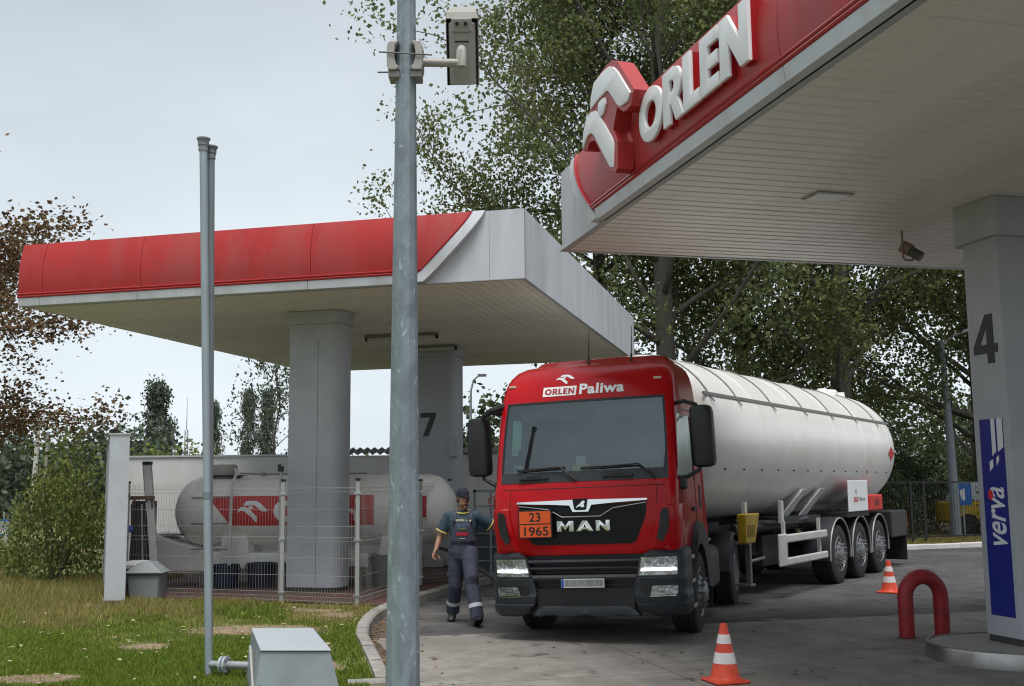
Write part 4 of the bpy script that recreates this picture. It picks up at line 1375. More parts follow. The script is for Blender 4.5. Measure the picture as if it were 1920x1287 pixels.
tp(MB().box(0.45, 1.05, 2.5, 3.6, 1.04, 1.07), 'catwalk', mat('catwalk_alu', (.35, .35, .36), .4, metal=.7))

# wheels (upright, not leaning with the body)
def tyre_mesh(R, W, xo):
    """tyre turned about x, outer face at xo (towards +x)"""
    pr = [(R * .60, 0), (R * .72, .012), (R * .92, .0), (R * .985, -0.02), (R, -.05)]
    nb = 4
    for i in range(nb):
        t0 = -.05 - (W - .1) * (i + .80) / nb
        t1 = -.05 - (W - .1) * (i + .80) / nb - .012
        if i < nb - 1:
            pr += [(R, t0), (R - .014, t0 - .003), (R - .014, t1 - .006), (R, t1 - .009)]
    pr += [(R, -W + .05), (R * .985, -W + .02), (R * .92, -W), (R * .6, -W)]
    return MB().lathe(pr, 40, lambda x, y, z: (xo + z, x, y), closed=True)
def rim_mesh(R, xo, hub):
    pr = [(R * .63, -.01), (R * .60, .012), (R * .57, -.02), (R * .53, -.08 if hub < 0 else -.03), (R * .40, -.10 if hub < 0 else 0.0), (R * .30, -.12 if hub < 0 else .035), (R * .29, hub), (R * .17, hub + .03), (0, hub + .035)]
    k = MB().lathe(pr, 30, lambda x, y, z: (xo + z, x, y))
    for i in range(10):
        a = 2 * PI * i / 10
        r = R * .335
        zb = (-.10 if hub < 0 else .03)
        k.tube([(xo + zb, r * math.cos(a), r * math.sin(a)), (xo + zb + .05, r * math.cos(a), r * math.sin(a))], 0.017, 6)
    return k
def rim_holes(R, xo, dish):
    k = MB()
    for i in range(10):
        a = 2 * PI * (i + .5) / 10
        r = R * .465
        z = dish
        k.tube([(xo + z, r * math.cos(a), r * math.sin(a)), (xo + z + .01, r * math.cos(a), r * math.sin(a))], 0.032, 8)
    return k
def wheel(root, y, R, W, xo, sx, hub):
    t = tyre_mesh(R, W, xo)
    o = t.build('wheel', M_RUBBER, root, smooth=True)
    o.location = (0, y, R)
    if sx < 0:
        o.rotation_euler = (0, 0, PI)
    r_ = rim_mesh(R, xo, hub).build('rim', M_RIM, o, smooth=True)
    rim_holes(R, xo, -.052 if hub < 0 else -.005).build('rim_hole', M_BLACK, o)
    return o
for sx in (-1, 1):
    wheel(truck, 1.50, 0.515, 0.32, 1.16, sx, 0.06)
    wheel(truck, 5.0, 0.515, 0.28, 1.20, sx, -0.06)
    wheel(truck, 5.0, 0.515, 0.28, 0.88, sx, -0.06)
k = MB().tube([(-1.0, 1.5, .5), (1.0, 1.5, .5)], .07, 8).tube([(-1.0, 5.0, .515), (1.0, 5.0, .515)], .1, 8)
k.build('axle', M_CHASSIS, truck)

# ================================================================== tanker: semi-trailer
trailer = thing('tanker_trailer', 'long white cylindrical gas tank semi-trailer coupled behind the red truck', 'trailer', (2.3, 16.7, 0.0), -math.radians(32.5))
M_TANK = mat('white_tank_paint', (0.86, 0.85, 0.82), 0.28, var=0.04, vscale=1.3, var2=(0.78, 0.765, 0.725), v2scale=1.0, coat=.15, stretch=(1, 1, .3))
M_TFRAME = mat('trailer_frame_white', (0.50, 0.50, 0.49), 0.45, var=.12)
TR, TZ, TY0, TY1 = 1.22, 2.47, -0.85, 9.05
prof = []
for i in range(10):
    a = math.radians(90 * i / 9)
    prof.append((TR * math.sin(a), TY0 - 0.45 * math.cos(a)))
for i in range(1, 14):
    prof.append((TR, TY0 + (TY1 - TY0) * i / 13))
for i in range(1, 10):
    a = math.radians(90 * i / 9)
    prof.append((TR * math.cos(a), TY1 + 1.05 * math.sin(a)))
tank = MB().lathe(prof, 56, lambda x, y, z: (x, z, TZ + y)).build('tank', M_TANK, trailer, smooth=True)
def tpt(y, ang, r=TR):
    a = math.radians(ang)
    return Vector((r * math.cos(a), y, TZ + r * math.sin(a)))
for y in (0.95, 2.9, 4.85, 6.8, 8.75):
    MB().lathe([(TR + .001, -.014), (TR + .005, -.006), (TR + .005, .006), (TR + .001, .014)], 56, lambda x, y_, z, q=y: (x, q + z, TZ + y_)).build('weld_seam', M_TANK, tank, smooth=True)
m_rail = mat('walkway_rail', (0.30, 0.29, 0.27), 0.5, metal=.5)
for sx in (1, -1):
    k = MB().bar((sx * 1.075, -1.0, 3.07), (sx * 1.075, 9.3, 3.07), 0.03, 0.045)
    k.build('side_rail', m_rail, tank)
for y in (-0.8, 0.28, 1.80, 3.42, 5.0, 6.6, 8.2, 9.2):
    rr = TR + 0.012 if y < 8.8 else TR * .90
    pts = [tpt(y, a, rr) for a in range(26, 155, 8)]
    k = MB().tube(pts, 0.012, 5)
    k.bar(tpt(y, 28, rr), tpt(y + .02, 23, rr + .02), .03, .02)
    k.build('tank_hoop', m_rail, tank)
for y in np.arange(-0.44, 9.2, 0.76):
    MB().tube([tpt(y, -22, TR - .01), tpt(y, -22, TR + .02)], 0.014, 6).build('stud', M_CHASSIS, tank)
v, f = [tuple(tpt(8.75 + a, b, TR + .004)) for a, b in ((0, 8), (-.29, -1.5), (0, -10), (.25, -1.5))], [(0, 1, 2, 3)]
v = []
for a, z in ((0, 2.56), (-.25, 2.41), (0, 2.26), (.25, 2.41)):
    ang = math.asin((z - TZ) / (TR + .006))
    v.append(((TR + .012) * math.cos(ang), 8.85 + a, z))
MB().add(v, f).build('hazard_diamond', mat('diamond_red', (0.5, 0.02, 0.03), .5), tank)
MB().lathe([(0.0, 0.10), (0.26, 0.10), (0.3, 0.05), (0.3, -0.2)], 18, lambda x, y, z: (x, y + 8.3, TZ + TR + z)).build('manway', M_TANK, tank, smooth=True)
for yy in (7.7, 9.0):
    MB().lathe([(0.0, 0.10), (0.10, 0.09), (0.12, -0.1)], 12, lambda x, y, z, q=yy: (x + .15, y + q, TZ + TR + z)).build('valve_cover', M_TANK, tank, smooth=True)
# frame
MB().box(-0.5, -0.4, -0.3, 9.5, 0.98, 1.16).box(0.4, 0.5, -0.3, 9.5, 0.98, 1.16).box(-.4, .4, 3.6, 3.7, 1, 1.12).box(-.4, .4, 8.8, 8.9, 1, 1.12).box(-.6, .6, -.4, .6, 1.12, 1.22).build('frame_rail', M_CHASSIS, trailer)
for y0, y1 in ((2.75, 3.35), (3.75, 4.35)):
    k = MB().hexa([(0.75, y0, 1.20), (0.80, y0, 1.20), (0.80, y0 + .42, 1.20), (0.75, y0 + .42, 1.20), (1.02, y1 - .1, 1.70), (1.08, y1 - .1, 1.70), (1.08, y1 + .15, 1.70), (1.02, y1 + .15, 1.70)])
    k.build('saddle', M_TFRAME, trailer, bevel=.015)
for y in (0.3, 1.95):
    MB().box(0.99, 1.06, y + .2, y + .3, 1.15, 1.52).build('tank_bracket', M_TFRAME, trailer, bevel=.01)
MB().box(-1.0, 1.0, 2.4, 4.4, 1.13, 1.24).build('tank_cradle', M_CHASSIS, trailer)
# yellow chock holder
yb = MB().hexa([(1.07, 0.14, 0.93), (1.20, 0.14, 0.93), (1.20, 0.52, 0.93), (1.07, 0.52, 0.93), (1.07, 0.10, 1.36), (1.22, 0.10, 1.36), (1.22, 0.68, 1.36), (1.07, 0.68, 1.36)]).build('wheel_chock', mat('chock_yellow', (0.40, 0.26, 0.012), .5, var=.2, vscale=8), trailer, bevel=.02)
k = MB()
for i in range(4):
    k.box(1.2205, 1.2235, 0.16 + i * .09, 0.18 + i * .09, 1.02, 1.20)
k.build('chock_rib_shade', mat('chock_shadow', (.08, .05, .01), .7), yb)  # dark bars: shade between the chock's ribs put in as colour
# landing leg
for sx in (1, -1):
    MB().box(min(sx * .92, sx * 1.0), max(sx * .92, sx * 1.0), 0.80, 0.88, 0.30, 1.15).box(min(sx * .80, sx * 1.04), max(sx * .80, sx * 1.04), .70, .90, .26, .30).build('landing_leg', mat('leg_grey', (.14, .14, .14), .6, metal=.3), trailer, bevel=.008)
MB().tube([(0.95, 0.8, 0.62), (0.95, 1.55, 0.64)], .025, 6).tube([(0.4, .8, .9), (1.0, .8, .9)], .03, 6).build('leg_brace', mat('brace_grey', (.16, .16, .16), .5), trailer, smooth=True)
# side guard
sg = MB()
sg.box(1.17, 1.23, 1.86, 4.02, 0.86, 0.99).box(1.17, 1.23, 1.86, 4.02, 0.505, 0.625).box(1.19, 1.235, 1.50, 1.86, 0.505, 1.01)
sg.build('side_guard', M_TFRAME, trailer, bevel=.025)
for sx in (-1,):
    MB().box(-1.23, -1.17, 1.6, 4.02, .86, .99).box(-1.23, -1.17, 1.6, 4.02, .5, .62).build('side_guard', M_TFRAME, trailer, bevel=.02)
MB().box(1.12, 1.17, 1.9, 1.96, 0.5, 1.2).box(1.12, 1.17, 3.75, 3.81, 0.5, 1.2).build('guard_post', M_TFRAME, trailer)
MB().tube([(.5, 1.5, 1.2), (.9, 2.5, 1.15), (1.0, 3.6, 1.2)], .04, 8).tube([(.7, .9, 1.12), (.7, 3.9, 1.08)], .06, 8).build('pipework', mat('pipe_dark', (.05, .05, .055), .5), trailer, smooth=True)
MB().box(-.9, .7, 2.2, 3.5, .45, .95).build('pump_box', M_CHASSIS, trailer, bevel=.02)
# spare wheel carrier
k = tyre_mesh(.5, .26, 0)
sp = k.build('spare_wheel', M_RUBBER, trailer, smooth=True)
sp.location = (0.1, 2.2, .62); sp.rotation_euler = (0, PI / 2, 0)
# cabinet board with small print
bd = MB().box(1.235, 1.26, 5.34, 6.66, 1.26, 1.84).build('notice_board', M_WHITE, trailer, bevel=.01)
fb = lambda a, b, c: Vector((1.262 + abs(c), 5.34 + a, 1.26 + b))
v, f = text_mesh('Paliwa', 1, .001, .02); v = fit_vf(v, .66, 1.12, .19, .27)
MB().add([fb(*p) for p in v], f).build('board_print', mat('print_grey', (.25, .25, .26), .6), bd)
k = MB()
for (a0, a1, b0, b1) in ((.32, .62, .17, .185), (.32, .62, .255, .27), (.32, .335, .17, .27), (.605, .62, .17, .27)):
    k.add([fb(a0, b0, 0), fb(a1, b0, 0), fb(a1, b1, 0), fb(a0, b1, 0)], [(0, 1, 2, 3)])
k.build('board_print', M_PRINTR, bd)
V, F = word_vf('ORLEN', .1, .001); V = fit_vf(V, .35, .59, .195, .245)
MB().add([fb(*p) for p in V], F).build('board_print', M_PRINTR, bd)
for lp in (EW1, EW2, EEY):
    v, f = curve_mesh([[(.50 + (a - 2.63) * .10, .36 + (b - .8) * .10) for a, b in lp]], .001)
    MB().add([fb(*p) for p in v], f).build('board_print', mat('print_grey', (.25, .25, .26), .6), bd)
MB().box(0.7, 1.235, 5.3, 6.8, 1.16, 1.25).build('cabinet_shelf', M_CHASSIS, trailer)
rb = MB().box(0.95, 1.24, 6.84, 7.86, 1.24, 1.56).build('extinguisher_box', mat('extinguisher_red', (.55, .015, .012), .4), trailer, bevel=.03)
MB().box(1.241, 1.244, 7.25, 7.55, 1.34, 1.46).build('box_label', mat('label_dark', (.15, .01, .01), .5), rb)
# axles, mudguards
for y in (4.80, 6.20, 7.60):
    for sx in (1, -1):
        wheel(trailer, y, 0.525, 0.38, 1.20, sx, 0.03)
        rows = []
        for i in range(15):
            a = math.radians(-8 + 196 * i / 14)
            R = 0.63
            c, s = math.cos(a), math.sin(a)
            rows.append([Vector((sx * .72, y - R * c, .525 + R * s)), Vector((sx * 1.20, y - R * c, .525 + R * s)), Vector((sx * 1.215, y - (R + .03) * c, .525 + (R + .03) * s)), Vector((sx * .72, y - (R + .03) * c, .525 + (R + .03) * s))])
        mg = MB().loft(rows).build('mudguard', M_DGREY, trailer, smooth=True)
        if sx > 0:
            pts = [Vector((1.222, y - .645 * math.cos(math.radians(a)), .525 + .645 * math.sin(math.radians(a)))) for a in range(-8, 189, 14)]
            MB().tube(pts, .014, 5).build('guard_edge', mat('edge_grey', (.32, .32, .32), .4), mg, smooth=True)
    MB().tube([(-1.0, y, .525), (1.0, y, .525)], .08, 8).build('axle', M_CHASSIS, trailer)
# rear: under-run bar, lamp box, flap
MB().box(-1.2, 1.2, 9.9, 10.05, .72, 1.18).build('rear_beam', M_CHASSIS, trailer, bevel=.02)
MB().box(0.75, 1.22, 8.62, 9.86, .64, 1.2).build('tool_box', mat('toolbox_dark', (.022, .022, .024), .5), trailer, bevel=.03)
MB().box(-1.15, 1.15, 10.06, 10.12, .45, .58).build('underrun_bar', M_CHASSIS, trailer, bevel=.02)
MB().box(0.62, 1.22, 9.80, 9.83, .12, .66).build('mud_flap', M_BLACK, trailer)
for k_, zz in enumerate((.82, .96)):
    MB().box(.9, 1.2, 10.051, 10.08, zz, zz + .12).build('tail_lamp', mat('lamp_red', (.3, .01, .01), .3), trailer)

# ================================================================== tank yard
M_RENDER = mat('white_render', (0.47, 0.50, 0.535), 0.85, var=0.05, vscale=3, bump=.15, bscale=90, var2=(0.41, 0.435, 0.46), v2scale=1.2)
M_WALL = mat('grey_white_render', (0.74, 0.74, 0.73), 0.85, var=0.05, vscale=2, bump=.1, bscale=60, var2=(0.66, 0.65, 0.63), v2scale=.6)
wall = thing('fire_wall', 'white rendered yard wall with square end pillar behind the gas tank', 'wall', (-6.1, 16.9, 0.1))
wb = lambda x, y, z: (x + 6.1, y - 16.9, z - 0.1)
# side wall runs back from the pillar, its face seen edge-on
k = MB().hexa([wb(*p) for p in ((-6.10, 16.6, .17), (-5.79, 16.6, .17), (-8.95, 25.0, .1), (-9.25, 25.0, .1), (-6.10, 16.6, 2.63), (-5.80, 16.6, 2.63), (-8.96, 25.0, 2.60), (-9.25, 25.0, 2.60))])
k.build('side_wall', M_RENDER, wall)
MB().hexa([wb(*p) for p in ((-6.115, 16.585, 2.632), (-5.785, 16.585, 2.632), (-8.93, 25.0, 2.602), (-9.27, 25.0, 2.602), (-6.115, 16.585, 2.652), (-5.785, 16.585, 2.652), (-8.93, 25.0, 2.622), (-9.27, 25.0, 2.622))]).build('coping', mat('coping_metal', (.55, .57, .58), .5, metal=.3), wall)
MB().hexa([wb(*p) for p in ((-6.13, 16.63, .0), (-5.83, 16.63, .0), (-6.1, 17.3, .0), (-6.42, 17.3, .0), (-6.13, 16.63, .169), (-5.83, 16.63, .169), (-6.1, 17.3, .169), (-6.42, 17.3, .169))]).build('footing', M_KERB, wall)
k = MB().hexa([wb(*p) for p in ((-8.94, 25.0, .1), (2.2, 25.0, .1), (2.2, 25.25, .1), (-9.2, 25.25, .1), (-8.94, 25.0, 2.52), (2.2, 25.0, 2.52), (2.2, 25.25, 2.52), (-9.2, 25.25, 2.52))])
k.build('back_wall', M_WALL, wall)
MB().box(-8.95 + 6.1, -4.6 + 6.1, 24.97 - 16.9, 25.28 - 16.9, 2.424, 2.465).build('coping', mat('coping_metal', (.55, .57, .58), .5, metal=.3), wall)
# corrugated sheet on the right part of the wall
k = MB()
rows = []
for (y, z) in ((24.9, 2.52), (25.9, 2.68)):
    rows.append([Vector(wb(-4.5 + i * .035, y, z + .035 + .028 * math.sin(i * .035 / .17 * 2 * PI))) for i in range(int(6.6 / .035))])
k.grid(rows)
k.build('corrugated_sheet', mat('corrugated_grey', (.16, .15, .145), .7, var=.2), wall, smooth=True)

# storage tank
lpg = thing('storage_tank', 'white horizontal gas storage tank with red name band inside the fenced yard', 'tank', (-3.55, 20.0, 0.1))
LZ, LR = 1.40 - .1, 0.625
M_LPG = mat('gas_tank_white', (0.88, 0.86, 0.82), 0.42, var=.04, vscale=2, var2=(.80, .77, .73), v2scale=.8)
prof = []
x0, x1 = -2.02, 2.03
for i in range(9):
    a = math.radians(90 * i / 8)
    prof.append((LR * math.sin(a), x0 - .52 * math.cos(a)))
for i in range(1, 9):
    prof.append((LR, x0 + (x1 - x0) * i / 8))
for i in range(1, 9):
    a = math.radians(90 * i / 8)
    prof.append((LR * math.cos(a), x1 + .50 * math.sin(a)))
sh = MB().lathe(prof, 44, lambda x, y, z: (z, x, LZ + y)).build('tank_shell', M_LPG, lpg, smooth=True)
def lsurf(x, z, off):
    dz = z - LZ
    return Vector((x, -math.sqrt(max(0.001, (LR + off) ** 2 - dz * dz)), z))
M_BAND = mat('band_red', (0.58, 0.03, 0.03), .5, var=.08)
def band(poly_l, poly_r, z0, z1, off, m, nm):
    rows = []
    for i in range(9):
        t = i / 8
        z = z0 + (z1 - z0) * t
        rows.append([lsurf(poly_l(t), z, off), lsurf(poly_r(t), z, off)])
    MB().grid(rows).build(nm, m, sh)
M_BANDEDGE = mat('band_white_edge', (.75, .75, .74), .5)
band(lambda t: -1.40 - .43 * t, lambda t: 1.10, 1.15 - .1, 1.67 - .1, .004, M_BAND, 'name_band')
band(lambda t: 1.80, lambda t: 2.02, 1.27 - .1, 1.64 - .1, .004, M_BAND, 'end_band')
for lp in (EW1, EW2, EEY):
    v, f = curve_mesh([[(-1.03 + (a - 2.63) * .36, 1.30 + (b - .8) * .34) for a, b in lp]], .001)
    MB().add([lsurf(a, b, .008 + abs(c)) for a, b, c in v], f).build('wing_mark', M_DECALW, sh)
x = -0.66
for chs in 'ORLEN':
    w, loops = LETTERS[chs]
    sc = .36
    v, f = curve_mesh([[(x + a * sc * 1.05, 1.125 + b * sc) for a, b in L] for L in loops], .001)
    MB().add([lsurf(a, b, .008 + abs(c)) for a, b, c in v], f).build('band_letter', M_DECALW, sh)
    x += (w + .07) * sc * 1.05
k = MB()
k.prism([(2.30, 1.36), (2.37, 1.57), (2.44, 1.36)], lambda a, b, c: Vector((a, -.40 - c + (a - 2.3) * .6, b)), .0, .004)
k.build('warning_sign', mat('warning_yellow', (.45, .34, .02), .6), sh)
MB().prism([(2.30, 1.28), (2.44, 1.28), (2.44, 1.34), (2.30, 1.34)], lambda a, b, c: Vector((a, -.40 - c + (a - 2.3) * .6, b)), .0, .004).build('warning_plate', mat('warning_yellow', (.45, .34, .02), .6), sh)
# dome, pipes, saddles
MB().lathe([(.0, .19), (.20, .19), (.235, .16), (.235, .0), (.21, -.1)], 24, lambda x, y, z: (x - 1.70, y, LZ + LR + .02 + z)).build('valve_dome', mat('dome_grey', (.40, .40, .36), .5, var=.1), lpg, smooth=True)
MB().box(-1.98, -1.35, -.3, .3, LZ + LR - .01, LZ + LR + .018).build('dome_base', M_CHASSIS, lpg)
k = MB().tube([(-1.45, -.2, LZ + LR + .12), (-1.36, -.45, LZ + LR + .06), (-1.36, -.78, 1.75), (-1.37, -.80, .02)], [.028, .028, .028, .028], 8)
k.build('drain_pipe', mat('pipe_white', (.62, .62, .6), .5, var=.1), lpg, smooth=True)
k = MB()
for z in (1.55, 1.10, .66):
    k.tube([(-1.36, -.80, z), (-1.8, -.62, z), (-2.1, -.6, z)], .012, 5)
k.tube([(-1.4, -.1, LZ + LR + .05), (-.9, -.05, LZ + LR + .03), (-.3, 0, LZ + LR + .03), (.9, 0, LZ + LR + .03)], .016, 6)
k.tube([(-.98, -.05, LZ + LR - .01), (-.98, -.05, LZ + LR + .06)], .05, 8)
k.build('gauge_pipe', mat('pipe_thin', (.25, .25, .24), .5), lpg, smooth=True)
for xx in (-1.35, 1.45):
    MB().hexa([(xx - .30, -.50, .32), (xx + .30, -.50, .32), (xx + .30, .5, .32), (xx - .30, .5, .32), (xx - .22, -.56, .86), (xx + .22, -.56, .86), (xx + .22, .56, .86), (xx - .22, .56, .86)]).build('saddle', M_LPG, lpg, bevel=.015)
skid = [(-2.85, .94), (-2.45, .80), (-2.05, .68), (-1.85, .61), (-1.1, .58), (1.0, .55), (1.0, .30), (.3, .34), (-.45, .40), (-1.05, .30), (-1.5, .26), (-2.5, .26), (-2.72, .34), (-2.80, .62)]
MB().prism(skid, lambda a, b, c: Vector((a, c, b)), -.50, .50).build('skid', M_LPG, lpg, bevel=.03)
MB().box(-2.86, -2.25, -.38, .38, .885, .91).build('end_shelf', M_DARK, lpg)
for (xa, xb, za, zb) in ((.2, 2.3, .30, .40), (1.2, 1.7, 0.018, .299), (-.9, -.5, 0.018, .38), (-2.0, -1.7, 0.018, .258)):
    MB().box(xa, xb, -.4, .4, za, zb).build('plinth', mat('plinth_grey', (.22, .22, .21), .8), lpg)
# dark tubs under the tank
for i, (x, y, r, h, c, lab) in enumerate(((-4.98, 19.15, .24, .36, (.010, .018, .045), 'dark blue tub under the left half of the storage tank'), (-4.36, 19.2, .25, .38, (.012, .016, .03), 'nearly black tub under the storage tank, right of the blue tub'), (-2.25, 19.3, .24, .5, (.012, .014, .02), 'black tub at the storage tank foot, right of the front column'), (-1.95, 20.1, .28, .42, (.025, .06, .12), 'blue tub in shade under the right end of the storage tank'))):
    t = thing('tub', lab, 'tub', (x, y, .118))
    m_ = mat('tub_plastic_%d' % i, c, .5)
    MB().lathe([(r * .86, 0), (r * .93, h * .5), (r, h), (r * 1.05, h + .005), (r * 1.05, h + .03), (r * .96, h + .03), (r * .82, .03)], 20).build('tub_body', m_, t, smooth=True)
    MB().tube([(-r, 0, h), (-r - .04, 0, h - .05), (-r, 0, h - .1)], .012, 6).tube([(r, 0, h), (r + .04, 0, h - .05), (r, 0, h - .1)], .012, 6).build('handle', M_CHASSIS, t)

# salt bin, ladder, poles behind the fence
bn = thing('grit_bin', 'grey plastic grit bin with pitched lid beside the white pillar', 'bin', (-5.68, 17.25, .119))
bn.scale = (.82, .82, .82)
M_BIN = mat('bin_grey', (.22, .245, .26), .6, var=.08)
MB().loft([[Vector((a, b, z)) for a, b in rrect(w, l, (.04,) * 4, 3)] for w, l, z in ((.54, .45, 0), (.62, .52, .50))]).build('bin_body', M_BIN, bn, smooth=True)
lid = MB().hexa([(-.36, -.30, .50), (.36, -.30, .50), (.36, .30, .50), (-.36, .30, .50), (-.12, -.16, .70), (.10, -.16, .70), (.10, .26, .70), (-.12, .26, .70)]).build('lid', M_BIN, bn, bevel=.02)
MB().box(-.33, .33, -.285, -.27, .46, .499).build('lid_shadow_gap', M_CHASSIS, bn)
bag = thing('sack', 'pale crumpled sack lying on the grit bin by the pillar', 'sack', (-5.88, 17.40, .55))
MB().loft([[Vector((a * g_, b * g_, z)) for a, b in rrect(.5, .34, (.1,) * 4, 4)] for g_, z in ((.75, 0), (1, .04), (1.02, .09), (.8, .14), (.4, .155))]).build('sack_body', mat('sack_white', (.45, .46, .46), .8, var=.15, vscale=9, bump=.6, bscale=12), bag, smooth=True)
ld = thing('ladder', 'tall grey aluminium ladder leaning against the yard wall', 'ladder', (-5.66, 17.6, .118))
M_ALU = mat('old_aluminium', (.30, .31, .31), .55, metal=.3, var=.15)
for dx in (0.0,):
    MB().bar((.02 + dx, 0, .0), (-.36 + dx, .5, 2.12), .12, .06, (0, 1, 0)).build('stile', M_ALU, ld)
    MB().bar((-.10 + dx, .36, .0), (-.50 + dx, .86, 2.12), .12, .06, (0, 1, 0)).build('stile', M_ALU, ld)
for i in range(8):
    t = .08 + i * .12
    a = Vector((.02, 0, 0)).lerp(Vector((-.36, .5, 2.12)), t); b = Vector((-.10, .36, 0)).lerp(Vector((-.50, .86, 2.12)), t)
    MB().tube([a, b], .016, 6).build('rung', M_ALU, ld)
MB().box(-.43, -.29, .45, .55, 2.09, 2.14).build('end_cap', M_BLACK, ld)
rk = thing('pole_rack', 'bundle of dark poles and rusty frame leaning between pillar and ladder', 'rack', (-5.95, 17.7, .118))
MB().box(-.28, .12, .2, .24, 1.52, 1.58).bar((-.26, .22, 0), (-.2, .22, 1.55), .03, .03).bar((.16, .22, 0), (.08, .22, 1.55), .03, .03).build('frame', mat('rust_frame', (.09, .045, .035), .8), rk)
for i in range(7):
    xx = -.24 + i * .055
    MB().tube([(xx + .10, .05 + .02 * i, 0), (xx, .2, 1.45 + .03 * (i % 3))], .014, 6).build('pole', M_CHASSIS if i not in (3, 5) else M_ALU, rk)
MB().lathe([(.0, .0), (.05, .01), (.06, .06), (.03, .10), (0, .12)], 10, lambda x, y, z: (x - .2, y + .05, z + 1.0)).build('blue_rag', mat('rag_blue', (.03, .08, .35), .8), rk, smooth=True)
MB().box(-.26, .14, .26, .30, .2, 1.5).build('board', mat('dark_board', (.05, .045, .045), .8), rk)

# ---- wire mesh fence: posts and panels
fen = thing('mesh_fence', 'grey wire mesh fence with capped posts around the gas tank yard', 'fence', (-2.26, 16.03, .1))
FP = [(-6.55, 18.4), (-6.16, 17.62), (-3.46, 16.58), (-2.26, 16.03), (-1.62, 19.26), (-1.15, 19.9)]
M_FPOST = mat('fence_post_grey', (.36, .37, .36), .5, metal=.3, var=.1)
M_WIRE = mat('fence_wire', (.33, .34, .33), .5, metal=.3)
of = Vector((-2.26, 16.03, .1))
for (x, y) in FP[1:]:
    p = Vector((x, y, .1)) - of
    po = MB().box(p.x - .03, p.x + .03, p.y - .02, p.y + .02, -.08, 1.80).build('post', M_FPOST, fen, bevel=.005)
    MB().box(p.x - .036, p.x + .036, p.y - .026, p.y + .026, 1.80, 1.835).build('post_cap', M_BLACK, po)
    for z in (.16, .95, 1.62):
        MB().box(p.x - .05, p.x + .05, p.y - .032, p.y - .018, z - .015, z + .015).build('clamp', M_STEEL, po)
def wire_panel(a, b, z0, z1, lean=0.0):
    a, b = Vector((a[0], a[1], 0)) - Vector((of.x, of.y, 0)), Vector((b[0], b[1], 0)) - Vector((of.x, of.y, 0))
    d = b - a
    L = d.length
    d.normalize()
    nrm = Vector((d.y, -d.x, 0))
    if nrm.y > 0:
        nrm = -nrm
    r = .0021
    def wire(pts, rr=r):
        return pts, rr
    k = MB()
    folds = [z0 + .06, z0 + (z1 - z0) * .5, z1 - .14]
    prof = [(z0, 0)]
    for fz in folds:
        prof += [(fz, 0), (fz + .03, .035), (fz + .06, 0)]
    prof += [(z1, 0)]
    nvert = int(L / .05)
    for i in range(1, nvert):
        s = L * i / nvert
        k.tube([a + d * s + nrm * q + Vector((0, 0, z)) for z, q in prof], r, 3, caps=False)
    hz = []
    for fz in folds:
        hz += [fz, fz + .06]
    hz += [z0 + (folds[1] - z0) * f_ for f_ in (.42, .72)] + [folds[1] + (folds[2] - folds[1]) * f_ for f_ in (.3, .65)] + [z0]
    for z in hz:
        k.tube([a + d * .0 + Vector((0, 0, z)), b + Vector((0, 0, z))], r * 1.15, 4, caps=False)
    return k.build('wire_panel', M_WIRE, fen, fix=False)
for i in range(1, len(FP) - 1):
    wire_panel(FP[i], FP[i + 1], .06, 1.78)
# back-wall bracket and loop camera cap
sp_ = thing('stand_pipe', 'thin white stand pipe with black cap behind the fence', 'pipe', (-3.78, 17.9, .118))
MB().tube([(0, 0, 0), (0, 0, 1.95)], .02, 8).build('pipe', M_FPOST, sp_, smooth=True)
MB().box(-.045, .045, -.03, .03, 1.95, 2.04).box(-.05, .0, -.03, .03, 2.04, 2.07).build('cap', M_BLACK, sp_)
# gate with notice at the back, partly hidden by the truck
gt = thing('mesh_gate', 'grey steel yard gate with red and white notice, half hidden by truck', 'gate', (-0.75, 20.6, .118))
M_GATE = mat('gate_steel', (.22, .23, .24), .5, metal=.4)
MB().box(0, .05, -.03, .03, .05, 1.62).box(.75, .80, -.03, .03, .05, 1.62).box(0, .8, -.03, .03, 1.57, 1.62).box(0, .8, -.03, .03, .05, .1).box(.30, .345, -.03, .03, .1, 1.57).build('gate_frame', M_GATE, gt)
for i in range(5):
    MB().box(.05, .75, -.012, .012, .30 + i * .25, .325 + i * .25).build('gate_bar', M_GATE, gt)
MB().box(.05, .75, .02, .03, .1, 1.05).build('gate_sheet', mat('gate_sheet_dark', (.05, .06, .075), .6), gt)
nb = MB().box(.36, .66, -.05, -.035, 1.05, 1.46).build('notice', mat('notice_white', (.62, .62, .62), .5), gt)
MB().box(.375, .645, -.054, -.0505, 1.065, 1.445).build('notice_red', mat('notice_red_print', (.42, .02, .03), .5), nb)
MB().prism([(.44, 1.10), (.62, 1.10), (.62, 1.40), (.52, 1.41), (.47, 1.36), (.44, 1.25)], lambda a, b, c: (a, c, b), -.058, -.0545).build('notice_panel', mat('notice_grey', (.45, .47, .48), .5), nb)
# hose on the ground behind the man
hs = MB().tube([(-1.35, 19.4, .75), (-1.0, 18.6, .72), (-.75, 17.8, .62), (-.35, 16.8, .45), (0.0, 15.9, .35), (.4, 15.2, .5)], .03, 8)
tag(hs.build('fuel_hose', mat('hose_rubber', (.02, .02, .022), .5), smooth=True), 'black delivery hose slung from the yard to the truck behind the man', 'hose')

